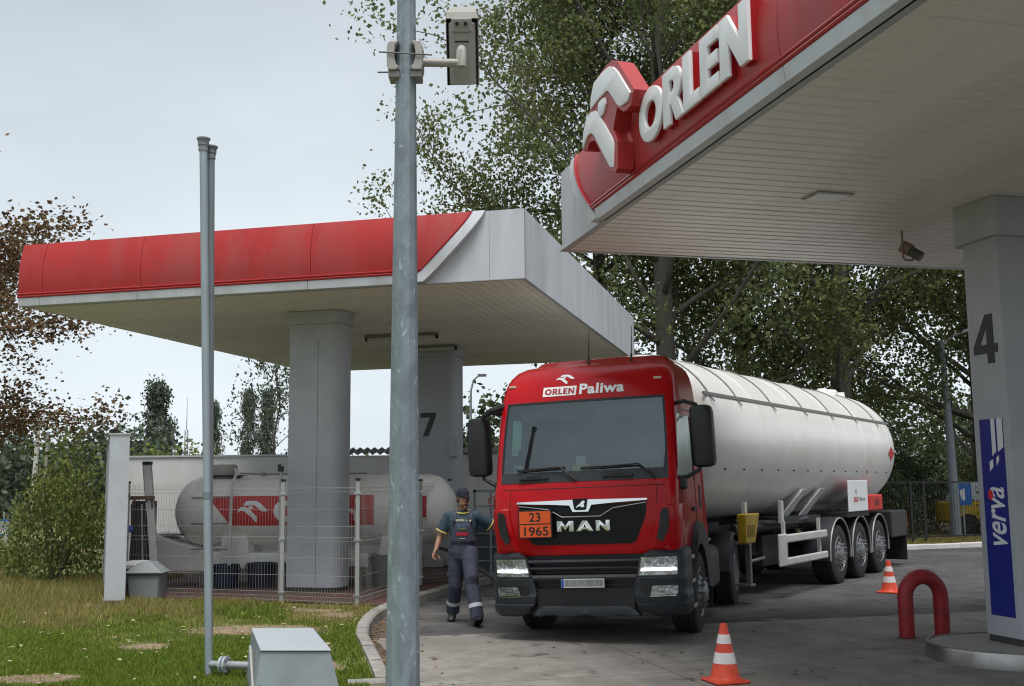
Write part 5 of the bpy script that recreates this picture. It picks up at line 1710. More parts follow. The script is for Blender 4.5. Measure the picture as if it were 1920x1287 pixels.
# ================================================================== foreground: pole with camera, vent pipes, box, cones, bollard
pole = thing('lamp_pole', 'tall galvanised lamp pole in the foreground with mottled zinc surface', 'pole', (-0.522, 5.2, 0.0))
def galv():
    m = bpy.data.materials.new('galvanised_pole')
    m.use_nodes = True
    n, l = m.node_tree.nodes, m.node_tree.links
    b = n['Principled BSDF']
    b.inputs['Roughness'].default_value = .5
    b.inputs['Metallic'].default_value = .25
    t = n.new('ShaderNodeTexCoord')
    mpn = n.new('ShaderNodeMapping')
    mpn.inputs['Scale'].default_value = (1, 1, .55)
    l.new(t.outputs['Object'], mpn.inputs['Vector'])
    n1 = n.new('ShaderNodeTexNoise'); n1.inputs['Scale'].default_value = 9; n1.inputs['Detail'].default_value = 7; n1.inputs['Roughness'].default_value = .62; n1.inputs['Distortion'].default_value = .8
    l.new(mpn.outputs['Vector'], n1.inputs['Vector'])
    r1 = n.new('ShaderNodeValToRGB')
    e = r1.color_ramp.elements
    e[0].position = .36; e[0].color = (.165, .20, .22, 1)
    e[1].position = .62; e[1].color = (.25, .30, .325, 1)
    l.new(n1.outputs['Fac'], r1.inputs['Fac'])
    vo = n.new('ShaderNodeTexNoise'); vo.inputs['Scale'].default_value = 17; vo.inputs['Detail'].default_value = 4; vo.inputs['Distortion'].default_value = 2.2
    l.new(mpn.outputs['Vector'], vo.inputs['Vector'])
    r2 = n.new('ShaderNodeValToRGB')
    r2.color_ramp.elements[0].position = .63
    r2.color_ramp.elements[1].position = .69
    l.new(vo.outputs['Fac'], r2.inputs['Fac'])
    mx = n.new('ShaderNodeMix'); mx.data_type = 'RGBA'
    l.new(r2.outputs['Color'], mx.inputs[0])
    l.new(r1.outputs['Color'], mx.inputs[6])
    mx.inputs[7].default_value = (.38, .44, .47, 1)
    l.new(mx.outputs[2], b.inputs['Base Color'])
    return m
M_POLE = galv()
k = MB()
r0_, r1_ = 0.0995, 0.0275
z1_ = 7.6
def prad(z):
    return 0.0895 - 0.0102 * z
n8 = 12
rings = []
for z in (0.03, 1.0, 2.0, 3.0, 4.0, 5.0, 6.0, 7.6):
    rings.append([Vector((.0026 * z + prad(z) * math.cos(2 * PI * (i + .5) / n8 + .2), prad(z) * math.sin(2 * PI * (i + .5) / n8 + .2), z)) for i in range(n8)])
k.loft(rings)
k.build('shaft', M_POLE, pole)
MB().box(-.17, .17, -.17, .17, .0, .03).build('base_plate', M_GALV, pole)
for sx in (-.13, .13):
    for sy in (-.13, .13):
        MB().tube([(sx, sy, .03), (sx, sy, .09)], .014, 6).build('bolt', M_STEEL, pole)
# camera bracket
cc = thing('security_camera', 'beige security camera tilted down on an arm clamped to the lamp pole', 'camera', (-0.512, 5.2, 3.90))
M_BEIGE = mat('camera_beige', (.36, .345, .315), .5, var=.06)
M_BEIGED = mat('camera_beige_dark', (.27, .26, .24), .5, var=.06)
for sx in (-1, 1):
    # V-shaped saddle with a curved cut, on each side of the pole
    pr = [(.055, -.048), (.098, -.048), (.102, .048), (.055, .048), (.042, .03), (.036, .0), (.042, -.03)]
    def cfn(a, b, c, s=sx):
        return Vector((s * a, -.035 - c, b))
    c_ = MB().prism([(.028, -.062), (.045, -.075), (.085, -.075), (.092, -.05), (.092, .05), (.08, .072), (.03, .072), (.05, .05), (.056, .0), (.045, -.045)], lambda a, b, c, s=sx: Vector((s * a * .95 + .0, c, b)), -.075, .045)
    c_.build('clamp', M_BEIGE, cc, bevel=.004)
    MB().prism([(.03, -.105), (.085, -.105), (.085, -.078), (.03, -.078)], lambda a, b, c, s=sx: Vector((s * a * .95, c, b)), -.06, .045).build('clamp_foot', M_BEIGED, cc)
MB().tube([(-.125, -.082, .012), (.135, -.082, -.006)], .004, 6).build('threaded_rod', mat('rod_dark', (.12, .12, .12), .6), cc)
MB().tube([(-.145, .03, -.048), (-.08, .03, -.048)], .004, 6).build('threaded_rod', mat('rod_dark', (.12, .12, .12), .6), cc)
MB().tube([(.08, -.02, -.02), (.275, -.02, -.025)], .0205, 12).build('arm', M_BEIGE, cc, smooth=True)
MB().tube([(.095, -.02, .07), (.07, -.03, .10), (.085, -.03, .02), (.115, -.03, -.01)], .0025, 4).build('cable', M_GALV, cc)
MB().tube([(.275, -.02, -.045), (.275, -.02, .03), (.275, .01, .06)], [.026, .026, .022], 12).build('swivel', M_BEIGE, cc, smooth=True)
# housing: local axis from rear (up, near) to front (down, away)
ax = Vector((0.0, 0.42, -0.90)).normalized()
sd = Vector((1, 0, 0))
up_ = sd.cross(ax) * -1
if up_.y < 0:
    up_ = -up_
HC = Vector((.275, .10, .075))
hf_ = lambda a, b, c: HC + sd * a + ax * b + up_ * c           # a across, b along, c away from the underside
hb = MB()
ring = [(-.062, .09), (-.068, .03), (-.058, -.012), (-.040, -.03), (.040, -.03), (.058, -.012), (.068, .03), (.062, .09)]
hb.loft([[hf_(a, b, c) for a, c in ring] for b in (-.15, .155)])
hsn = hb.build('housing', M_BEIGE, cc, bevel=.006)
MB().loft([[hf_(a * .93, b, c) for a, c in ((-.072, .105), (-.072, .04), (-.066, .02), (.066, .02), (.072, .04), (.072, .105))] for b in (-.15, .11)]).build('inner_shell', M_BEIGED, cc)
shd = MB().loft([[hf_(a, b, c) for a, c in ((-.082, .11), (-.082, .03), (-.078, .03), (-.078, .114), (.078, .114), (.078, .03), (.082, .03), (.082, .11), (.06, .128), (-.06, .128))] for b in (-.20, .16)])
shd.build('sun_shield', M_BEIGED, cc)
MB().hexa([hf_(-.075, -.20, .02), hf_(.075, -.20, .02), hf_(.06, -.225, .11), hf_(-.06, -.225, .11), hf_(-.083, -.17, .0), hf_(.083, -.17, .0), hf_(.083, -.18, .126), hf_(-.083, -.18, .126)]).build('shield_lip', M_BEIGE, cc)
MB().loft([[hf_(a, b, c) for a, c in ((-.052, -.028), (-.04, -.042), (.04, -.042), (.052, -.028), (.05, .01), (-.05, .01))] for b in (-.172, -.105)]).build('rear_cover', M_BEIGE, cc, bevel=.006)
for a in (-.021, .021):
    gl = MB().tube([hf_(a, -.145, -.040), hf_(a, -.145, -.054)], .014, 12).build('cable_gland', M_BEIGED, cc, smooth=True)
    MB().tube([hf_(a, -.145, -.0535), hf_(a, -.145, -.056)], .009, 10).build('gland_hole', M_BLACK, gl)
MB().hexa([hf_(-.035, -.062, -.0305), hf_(.035, -.062, -.0305), hf_(.035, -.055, -.0305), hf_(-.035, -.055, -.0305), hf_(-.035, -.062, -.033), hf_(.035, -.062, -.033), hf_(.035, -.055, -.033), hf_(-.035, -.055, -.033)]).build('slot', M_CHASSIS, cc)

# vent pipes
vp = thing('vent_pipes', 'pair of tall thin grey tank vent pipes with flared caps', 'pipe', (-2.80, 10.3, 0.07))
M_VENT = mat('vent_pipe_grey', (.30, .355, .385), .5, metal=.2, var=.1, vscale=4, stretch=(1, 1, .3))
M_VENTD = mat('vent_pipe_dark', (.19, .215, .235), .55, metal=.2, var=.15, vscale=4, stretch=(1, 1, .3))
tp0, tp1 = Vector((0, 0, 0)), Vector((-.185, 0, 5.05))
for i, (off, top_) in enumerate(((Vector((0, 0, 0)), 5.05), (Vector((-.03, .10, 0)), 5.0))):
    d = (tp1 - tp0) / 5.05
    a, b = off + d * -.07, off + d * top_
    if i == 1:
        b = b + Vector((.075, 0, 0))
    MB().tube([a, a.lerp(b, .33), a.lerp(b, .6), b], [.035, .035, .037, .038], 14).build('pipe', M_VENT if i == 0 else M_VENTD, vp, smooth=True)
    dz = (b - a).normalized()
    k = MB().lathe([(.041, -.10), (.046, -.10), (.046, -.05), (.053, -.045), (.054, .0), (.066, .015), (.066, .028), (.0, .036)], 16, lambda x, y, z, q=b: (q.x + x, q.y + y, q.z + z + .04))
    k.build('vent_cap', M_VENTD if i == 1 else mat('cap_grey', (.22, .24, .26), .5), vp, smooth=True)
MB().tube([d * 1.64, d * 1.70], .039, 14).build('pipe_coupling', M_VENTD, vp, smooth=True)
MB().tube([d * .14, d * .14 + Vector((.34, -.09, .0))], .034, 12).build('branch_pipe', mat('branch_galv', (.34, .36, .37), .45, metal=.4, var=.2, vscale=12), vp, smooth=True)
br = Vector((.34, -.09, .0)).normalized()
c0 = d * .14
for t in (.13, .165):
    MB().tube([c0 + br * t, c0 + br * (t + .022)], .078, 18).build('flange', M_GALV, vp, smooth=True)
k = MB()
for j in range(6):
    a = 2 * PI * j / 6
    q = c0 + br * .115 + Vector((-br.y, br.x, 0)) * .062 * math.cos(a) + Vector((0, 0, .062 * math.sin(a)))
    k.tube([q, q + br * .09], .009, 6)
k.build('flange_bolt', M_STEEL, vp)
MB().tube([c0 + br * .19, c0 + br * .50], .036, 12).build('branch_pipe', mat('branch_galv', (.34, .36, .37), .45, metal=.4, var=.2, vscale=12), vp, smooth=True)

# steel filling box
bx = thing('filling_box', 'grey sheet steel filling box with pale lid beside the vent pipes', 'box', (-1.95, 9.65, 0.07))
M_BOX = mat('box_grey_paint', (.25, .29, .32), .45, var=.05, vscale=5, var2=(.21, .24, .265), v2scale=2)
M_BOXLID = mat('box_lid_paint', (.42, .47, .51), .42, var=.05, vscale=4)
o_ = Vector((-1.95, 9.65, .07))
T = [Vector(p) - o_ for p in ((-2.035, 9.0, .505), (-1.48, 9.0, .50), (-1.86, 10.3, .505), (-2.415, 10.3, .51))]
Bm = [Vector(p) - o_ for p in ((-2.10, 8.94, .0), (-1.33, 8.92, .0), (-1.74, 10.36, .0), (-2.50, 10.36, .0))]
MB().hexa(Bm + T).build('box_body', M_BOX, bx, bevel=.008)
zz = Vector((0, 0, .004)); z2 = Vector((0, 0, .018))
cen = (T[0] + T[1] + T[2] + T[3]) / 4
TT = [cen + (p - cen) * 1.02 for p in T]
MB().hexa([p + zz for p in TT] + [p + z2 for p in TT]).build('box_lid', M_BOXLID, bx, bevel=.004)
fl0, fl1 = Vector((-2.05, 9.02, .16)) - o_, Vector((-2.22, 9.62, .42)) - o_
MB().hexa([fl0 + Vector((-.02, 0, -.04)), fl0 + Vector((.0, 0, -.04)), fl1 + Vector((.0, 0, -.04)), fl1 + Vector((-.02, 0, -.04)), fl0 + Vector((-.06, 0, .06)), fl0 + Vector((-.04, 0, .06)), fl1 + Vector((-.04, 0, .05)), fl1 + Vector((-.06, 0, .05))]).build('side_flap', mat('flap_grey', (.33, .33, .31), .6), bx, bevel=.004)
k = MB().bar(T[0] + Vector((-.005, -.03, -.26)), T[0] + Vector((.42, -.045, -.33)), .006, .006)
k.build('door_seam', M_CHASSIS, bx)

# traffic cones
M_CONEO = mat('cone_orange', (.72, .075, .03), .5, var=.08, vscale=9, var2=(.5, .05, .025), v2scale=7)
M_CONEW = mat('cone_white_sleeve', (.70, .66, .66), .45, var=.1, vscale=14)
def cone(loc, lab, rz):
    t = thing('traffic_cone', lab, 'cone', loc, rz, 'traffic cones set out round the tanker')
    rad = lambda z: .135 - (z - .03) * .215
    k = MB().box(-.17, .17, -.17, .17, .0, .028)
    k.build('base', M_CONEO, t, bevel=.015)
    for i, (z0, z1, m_) in enumerate(((.0285, .17, M_CONEO), (.17, .265, M_CONEW), (.265, .345, M_CONEO), (.345, .425, M_CONEW), (.425, .515, M_CONEO))):
        prof = [(rad(z0) + (.0022 if m_ is M_CONEW else 0), z0), (rad(z1) + (.0022 if m_ is M_CONEW else 0), z1)]
        if i == 0:
            prof = [(.16, z0), (.142, z0 + .012), (rad(z0 + .02), z0 + .03), (rad(z1), z1)]
        if i == 4:
            prof += [(rad(z1) - .008, z1 + .006), (.0, z1 + .006)]
        MB().lathe(prof, 28).build('white_sleeve' if m_ is M_CONEW else 'cone_band', m_, t, smooth=True)
    return t
cone((1.915, 10.29, .0105), 'orange and white traffic cone nearest the camera, before the truck wheel', .3)
cone((6.17, 18.36, .0), 'orange and white traffic cone beside the trailer wheels, behind the red hoop', .9)

# red hoop bollard
hb_ = thing('hoop_bollard', 'dull red steel hoop guard standing beside the pump island', 'bollard', (4.78, 13.08, .009))
w2 = .225
dxy = Vector((.985, .17, 0))
pts = [dxy * -w2 + Vector((0, 0, -.03)), dxy * -w2 + Vector((0, 0, .2)), dxy * -w2 + Vector((0, 0, .46))]
for i in range(1, 12):
    a = PI - PI * i / 12
    pts.append(dxy * (w2 * math.cos(a)) + Vector((0, 0, .46 + w2 * 1.02 * math.sin(a))))
pts += [dxy * w2 + Vector((0, 0, .46)), dxy * w2 + Vector((0, 0, .2)), dxy * w2 + Vector((0, 0, -.03))]
M_HOOP = mat('hoop_red_paint', (.36, .022, .030), .5, var=.2, vscale=6, var2=(.24, .018, .022), v2scale=4, bump=.1)
MB().tube(pts, .088, 18).build('hoop', M_HOOP, hb_, smooth=True)
for sx in (-1, 1):
    MB().lathe([(.0, .0), (.115, .0), (.115, .004), (.09, .006)], 18, lambda x, y, z, s=sx: (x + s * w2 * dxy.x, y + s * w2 * dxy.y, z)).build('foot_ring', mat('hoop_foot_rust', (.10, .05, .04), .9, var=.3), hb_)

# slim dispenser edge behind column four
dp = thing('fuel_dispenser', 'slim grey fuel dispenser with red label just showing behind column four', 'dispenser', (5.80, 12.95, .151))
dp.rotation_euler = (0, 0, .2548)
MB().box(-.10, .5, -.25, .25, .0, 2.2).build('dispenser_body', M_GREYCOL, dp, bevel=.02)
MB().box(-.12, -.101, -.2, .2, 1.95, 2.15).build('red_label', mat('dispenser_red', (.55, .02, .02), .5), dp)

# ================================================================== the man
def remesh(parts_, name, m, parent, voxel, smooth_it=4, sub=None):
    """union of overlapping closed shapes -> one continuous skin"""
    k = MB()
    for q in parts_:
        k.add(q.v, q.f)
    me = bpy.data.meshes.new('tmp')
    me.from_pydata([tuple(p) for p in k.v], [], k.f)
    bm = bmesh.new(); bm.from_mesh(me); bmesh.ops.recalc_face_normals(bm, faces=bm.faces); bm.to_mesh(me); bm.free()
    o = bpy.data.objects.new('tmp', me)
    COL.objects.link(o)
    r = o.modifiers.new('r', 'REMESH'); r.mode = 'VOXEL'; r.voxel_size = voxel
    s = o.modifiers.new('s', 'SMOOTH'); s.factor = .5; s.iterations = smooth_it
    dg = bpy.context.evaluated_depsgraph_get()
    em = bpy.data.meshes.new_from_object(o.evaluated_get(dg))
    bpy.data.objects.remove(o, do_unlink=True)
    em.name = name
    em.materials.clear()
    return mobj(name, em, m, parent, smooth=False) if not em.polygons.foreach_set('use_smooth', [True] * len(em.polygons)) else None

def oval(c, rx, ry, n=20, rot=0.0, tilt=0.0):
    out = []
    for i in range(n):
        t = 2 * PI * i / n
        x, y = rx * math.cos(t), ry * math.sin(t)
        out.append(Vector((c[0] + x * math.cos(rot) - y * math.sin(rot), c[1] + x * math.sin(rot) + y * math.cos(rot), c[2] + tilt * x)))
    return out
def limb(pts, r, n=12):
    return MB().tube(pts, r, n)
def ball(c, r, s=(1, 1, 1), n=14):
    return MB().lathe([(r * math.sin(PI * i / 10) + 1e-4, -r * math.cos(PI * i / 10)) for i in range(11)], n, lambda x, y, z: (c[0] + x * s[0], c[1] + y * s[1], c[2] + z * s[2]))

man = thing('person', 'man in teal T-shirt, grey bib overalls and navy cap walking past the truck', 'person', (-0.68, 14.85, 0.0))
M_SKIN = mat('skin', (.36, .19, .125), .55, var=.1, vscale=12)
M_SHIRT = mat('teal_shirt', (.030, .062, .088), .85, var=.2, vscale=9, bump=.8, bscale=10)
M_BIB = mat('grey_overalls', (.050, .056, .085), .85, var=.25, vscale=9, bump=1.0, bscale=9, stretch=(1, 1, .6))
M_SHOE = mat('black_shoe', (.010, .010, .011), .5)
# joints: x right in the picture, -y towards the camera
SH_R, SH_L = Vector((-.195, .015, 1.405)), Vector((.185, -.015, 1.405))
EL_R, WR_R = Vector((-.305, .03, 1.16)), Vector((-.365, -.06, .955))
EL_L, WR_L = Vector((.40, .05, 1.255)), Vector((.60, .02, 1.16))
HP_R, HP_L = Vector((-.085, .02, .93)), Vector((.085, -.02, .93))
KN_R, AN_R = Vector((-.105, .06, .54)), Vector((-.160, .30, .165))
KN_L, AN_L = Vector((.120, -.20, .545)), Vector((.195, -.36, .140))
HEAD = Vector((.0, -.035, 1.638))
yaw = math.radians(28)                        # head turned to his left (picture right)
def hd(x, y, z):
    return Vector((HEAD.x + x * math.cos(yaw) - y * math.sin(yaw), HEAD.y + x * math.sin(yaw) + y * math.cos(yaw), HEAD.z + z))
body = []
tors = MB().loft([oval((0, .0, .86), .15, .11), oval((0, .0, .95), .165, .115), oval((0, -.005, 1.05), .150, .105), oval((0, -.005, 1.15), .155, .105), oval((0, -.005, 1.28), .180, .115), oval((0, .005, 1.38), .185, .105), oval((-.005, .012, 1.44), .145, .08), oval((-.0, .01, 1.475), .07, .065), oval((0, -.0, 1.52), .058, .060), oval((0, -.015, 1.58), .056, .058)])
body.append(tors)
hr = []
for z, rx, ry, yo in ((-.125, .035, .04, -.035), (-.105, .052, .065, -.020), (-.07, .064, .085, -.008), (-.02, .071, .094, .0), (.03, .074, .098, .004), (.075, .070, .094, .008), (.115, .050, .070, .012), (.135, .022, .03, .012)):
    hr.append([hd(rx * math.cos(2 * PI * i / 20), yo + ry * math.sin(2 * PI * i / 20), z) for i in range(20)])
body.append(MB().loft(hr))
# nose, brow, chin, ears, lips
body.append(MB().loft([[hd(a * .016, -.088 - .002, .012) for a in (-1, 1)] + [hd(.008, -.07, .014), hd(-.008, -.07, .014)], [hd(-.019, -.110, -.030), hd(.019, -.110, -.030), hd(.012, -.08, -.034), hd(-.012, -.08, -.034)]]))
body.append(ball(hd(0, -.070, -.112), .026))
body.append(MB().tube([hd(-.045, -.083, .022), hd(0, -.096, .022), hd(.045, -.083, .022)], .012, 6))
body.append(MB().tube([hd(-.024, -.090, -.066), hd(0, -.097, -.064), hd(.024, -.090, -.066)], .009, 6))
for sx in (-1, 1):
    body.append(ball(hd(sx * .074, .012, -.005), .03, (.4, .75, 1.1)))
# arms and hands
def hand(w, d, palm_n, curl, sx):
    """w wrist, d direction of the hand, palm_n the way the palm faces"""
    d = Vector(d).normalized(); pn = Vector(palm_n).normalized()
    s_ = d.cross(pn).normalized() * sx
    out = [MB().loft([[w + d * t + s_ * (a * hw) + pn * (b * hh) for a, b in ((-1, -1), (0, -1.25), (1, -1), (1.15, 0), (1, 1), (0, 1.2), (-1, 1), (-1.15, 0))] for t, hw, hh in ((-.02, .024, .018), (.03, .034, .014), (.075, .041, .013), (.095, .040, .012))])]
    for i, (off, L) in enumerate(((-.030, .070), (-.010, .080), (.011, .075), (.030, .058))):
        p = w + d * .088 + s_ * off
        pts = [p]
        ang = 0
        for j in range(3):
            ang += curl * (.55 + .12 * j)
            p = p + (d * math.cos(ang) + pn * math.sin(ang)) * (L / 3) + s_ * off * .06
            pts.append(p)
        out.append(limb(pts, [.0098, .0095, .0088, .0075], 8))
    p = w + d * .025 - s_ * .030
    pts = [p, p + (d * .6 - s_ * .75 + pn * .3) * .035, p + (d * .9 - s_ * .75 + pn * .6) * .058, p + (d * 1.0 - s_ * .55 + pn * .9) * .075]
    out.append(limb(pts, [.013, .012, .0105, .0085], 8))
    return out
for a, b, c, w_ in ((SH_R, EL_R, WR_R, 1), (SH_L, EL_L, WR_L, -1)):
    body.append(limb([a, a.lerp(b, .4), b, b.lerp(c, .3), c], [.055, .050, .042, .041, .027]))
body += hand(WR_R, (-.25, -.25, -1), (.75, -.35, .1), .75, 1)
body += hand(WR_L, (1, -.1, -.35), (.1, -.2, -1), .5, -1)
for h, k_, a in ((HP_R, KN_R, AN_R), (HP_L, KN_L, AN_L)):
    body.append(limb([h + Vector((0, 0, .03)), h.lerp(k_, .5), k_, k_.lerp(a, .35), a + Vector((0, 0, -.02))], [.085, .072, .053, .052, .036]))
fdir_R, fdir_L = Vector((-.12, -1, -.45)).normalized(), Vector((.18, -1, .42)).normalized()
body.append(limb([AN_R + Vector((0, .01, -.03)), AN_R + fdir_R * .06 + Vector((0, 0, -.06))], [.032, .020]))
body.append(limb([AN_L + Vector((0, .01, -.03)), AN_L + fdir_L * .06 + Vector((0, 0, -.075))], [.032, .020]))
bod = remesh(body, 'body', M_SKIN, man, .0075, 4)
# shirt
shirt = [MB().loft([oval((0, 0, .90), .178, .125), oval((0, 0, 1.02), .172, .122), oval((0, -.003, 1.14), .174, .122), oval((0, -.003, 1.28), .196, .130), oval((0, .006, 1.37), .212, .122), oval((-.003, .012, 1.425), .195, .098), oval((0, .008, 1.465), .118, .084), oval((0, .005, 1.485), .076, .074)])]
for a, b in ((SH_R, EL_R), (SH_L, EL_L)):
    shirt.append(limb([Vector((a.x * .45, .008, 1.415)), a + Vector((0, 0, .0)), a.lerp(b, .35), a.lerp(b, .82)], [.06, .079, .080, .080], 14))
st = remesh(shirt, 'shirt', M_SHIRT, man, .009, 5)
M_YEL = mat('yellow_trim', (.62, .52, .12), .8)
def ringtube(c, nrm, rx, ry, tube, n=22, bend=0.0):
    nrm = Vector(nrm).normalized()
    a = nrm.cross(Vector((0, 1, 0))).normalized()
    b = nrm.cross(a)
    return MB().tube([Vector(c) + a * rx * math.cos(2 * PI * i / n) + b * ry * math.sin(2 * PI * i / n) for i in range(n + 1)], tube, 6, caps=False)
ringtube((0, -.008, 1.470), (0, -.32, 1), .088, .090, .0105).build('collar', M_YEL, st, smooth=True)
for a, b in ((SH_R, EL_R), (SH_L, EL_L)):
    ringtube(a.lerp(b, .81), b - a, .079, .079, .010).build('cuff', M_YEL, st, smooth=True)
# overalls: trousers, bib, straps
trs = [MB().loft([oval((0, 0, .84), .165, .125), oval((0, 0, .93), .188, .135), oval((0, 0, 1.02), .184, .133), oval((0, -.002, 1.10), .184, .132), oval((0, -.004, 1.13), .182, .131)])]
for h, k_, a, kk in ((HP_R, KN_R, AN_R, 1), (HP_L, KN_L, AN_L, -1)):
    m1 = h.lerp(k_, .5)
    pts = [h + Vector((0, 0, .03)), m1, k_ + Vector((0, -.005, .06)), k_ + Vector((0, .0, -.04)), k_.lerp(a, .45), k_.lerp(a, .8), a + Vector((0, .012, -.045))]
    trs.append(limb(pts, [.120, .108, .094, .091, .089, .090, .092], 16))
tr_ = remesh(trs, 'overalls', M_BIB, man, .009, 4)
def chest(x, z, off):
    # front of the shirt
    t = min(max((z - 1.05) / .33, 0), 1)
    rx, ry = .185 + .017 * t, .126 + .010 * t - max(0, (z - 1.37)) * .35
    return Vector((x, -ry * math.sqrt(max(.02, 1 - (x / rx) ** 2)) - off, z))
def chest_patch(x0, x1, z0, z1, off, nx=8, nz=6, taper=0.0):
    rows = []
    for i in range(nz + 1):
        z = z0 + (z1 - z0) * i / nz
        k_ = 1 - taper * i / nz
        rows.append([chest((x0 + (x1 - x0) * j / nx) * k_, z, off) for j in range(nx + 1)])
    return MB().grid(rows)
def solid(o, t):
    s = o.modifiers.new('solid', 'SOLIDIFY'); s.thickness = t; s.offset = 1
    return o
solid(chest_patch(-.165, .165, 1.05, 1.315, .010, 10, 6, .32).build('bib', M_BIB, tr_, smooth=True), .006)
for sx in (-1, 1):
    pts = []
    for z, x in ((1.29, .105), (1.36, .110), (1.42, .105)):
        pts.append(chest(sx * x, z, .012))
    pts += [Vector((sx * .105, -.015, 1.478)), Vector((sx * .10, .07, 1.46)), Vector((sx * .08, .125, 1.36)), Vector((sx * .03, .14, 1.15))]
    rows = []
    for p in pts:
        rows.append([p + Vector((-.021, 0, 0)), p + Vector((.021, 0, 0))])
    solid(MB().grid(rows).build('strap', M_BIB, tr_, smooth=True), .006)
M_REDP = mat('pocket_red', (.42, .012, .03), .8)
chest_patch(-.085, .065, 1.155, 1.195, .024, 6, 2).build('pocket_flap', M_REDP, tr_)
chest_patch(-.072, .052, 1.235, 1.305, .020, 6, 3).build('chest_print', mat('print_blue', (.06, .12, .17), .8, var=.4, vscale=25), tr_)
chest_patch(-.045, .045, 1.232, 1.245, .0225, 6, 1).build('chest_print_edge', mat('print_olive', (.25, .24, .03), .8), tr_)
M_CREAM = mat('print_cream', (.62, .58, .40), .8)
k = MB()
for i in range(10):
    x = -.085 + i * .0172
    z = 1.345 + .012 * math.cos((i - 3.5) / 4.0)
    if i in (7, 9):
        continue
    k.add([chest(x - .0065, z - .013, .022), chest(x + .0065, z - .013, .022), chest(x + .0065, z + .014, .022), chest(x - .0065, z + .014, .022)], [(0, 1, 2, 3)])
k.build('chest_lettering', M_CREAM, tr_)
k = MB()
k.add([chest(-.035, 1.115, .024), chest(.035, 1.115, .024), chest(.035, 1.122, .024), chest(-.035, 1.122, .024)], [(0, 1, 2, 3)])
k.build('bib_lettering', M_CREAM, tr_)
chest_patch(.085, .115, 1.335, 1.36, .024, 2, 2).build('strap_badge', M_CREAM, tr_)
# reflective bands
M_RFL = mat('reflective_band', (.55, .57, .60), .4)
for k_, a in ((KN_R, AN_R), (KN_L, AN_L)):
    c0, c1 = k_.lerp(a, .66), k_.lerp(a, .78)
    MB().tube([c0, c1], [.0935, .0945], 18, caps=False).build('reflective_band', M_RFL, tr_, smooth=True)
# shoes
for a, fd in ((AN_R, fdir_R), (AN_L, fdir_L)):
    s_ = Vector((-fd.y, fd.x, 0)).normalized()
    u_ = s_.cross(fd) * -1
    if u_.z < 0:
        u_ = -u_
    base = a + u_ * -.085
    rings = []
    for t, hw, hh in ((-.095, .026, .06), (-.08, .042, .10), (-.02, .046, .12), (.03, .047, .11), (.09, .052, .080), (.14, .054, .064), (.18, .044, .050), (.205, .02, .034)):
        rings.append([base + fd * t + s_ * (hw * q) + u_ * (hh * w) for q, w in ((-1, 0), (-1.03, .35), (-.75, .85), (0, 1), (.75, .85), (1.03, .35), (1, 0))])
    sho = MB().loft(rings).build('shoe', M_SHOE, man, smooth=True)
    if abs(fd.z) < .05:
        dz = -min(q.z for r in rings for q in r)
    else:
        dz = -min(q.z for r in rings for q in r)
    sho.location = (0, 0, dz + .002)
# cap with peak
M_CAP = mat('navy_cap', (.012, .013, .028), .85)
cr_ = []
for z, rx, ry in ((.028, .0815, .106), (.06, .082, .107), (.095, .075, .098), (.125, .052, .070), (.140, .02, .028)):
    cr_.append([hd(rx * math.cos(2 * PI * i / 22), .006 + ry * math.sin(2 * PI * i / 22), z + .006) for i in range(22)])
cp = MB().loft(cr_).build('cap', M_CAP, man, smooth=True)
rows = []
for i in range(9):
    a = math.radians(200 + 140 * i / 8)
    x, y = math.cos(a), math.sin(a)
    rows.append([hd(.078 * x, .006 + .102 * y, .036), hd(.082 * x, .006 + .14 * y, .036 - .004), hd(.070 * x, .006 + .178 * y + .02 * abs(x), .022)])
solid(MB().grid(rows).build('peak', M_CAP, cp, smooth=True), .006)
# hair and short beard
hrr = []
for z, rx, ry in ((-.045, .0755, .100), (.0, .078, .103), (.03, .078, .103)):
    hrr.append([hd(rx * math.cos(math.radians(a)), .006 + ry * math.sin(math.radians(a)), z) for a in range(-20, 201, 20)])
solid(MB().grid(hrr).build('hair', mat('dark_hair', (.02, .014, .011), .9), man, smooth=True), .004)
be = []
for z, g_ in ((-.118, .80), (-.10, 1.0), (-.075, 1.03), (-.06, 1.02)):
    rx = np.interp(z, [-.125, -.105, -.07, -.02], [.035, .052, .064, .071]) + .003
    ry = np.interp(z, [-.125, -.105, -.07, -.02], [.04, .065, .085, .094]) + .003
    yo = np.interp(z, [-.125, -.105, -.07, -.02], [-.035, -.020, -.008, 0])
    rng_a = range(205, 336, 13) if z < -.09 else list(range(190, 351, 16))
    be.append([hd(rx * math.cos(math.radians(200 + 140 * i / 10)), yo + ry * math.sin(math.radians(200 + 140 * i / 10)), z) for i in range(11)])
solid(MB().grid(be[:3]).build('beard', mat('beard_shadow', (.13, .07, .05), .9), man, smooth=True), .003)
M_EYE = mat('eye_dark', (.02, .015, .012), .3)
for sx in (-1, 1):
    ball(hd(sx * .030, -.086, .004), .0075, (1.4, .6, .75), 10).build('eye', M_EYE, man, smooth=True)
    MB().tube([hd(sx * .016, -.103, .022), hd(sx * .046, -.092, .022)], .0045, 5).build('eyebrow', mat('dark_hair', (.02, .014, .011), .9), man)

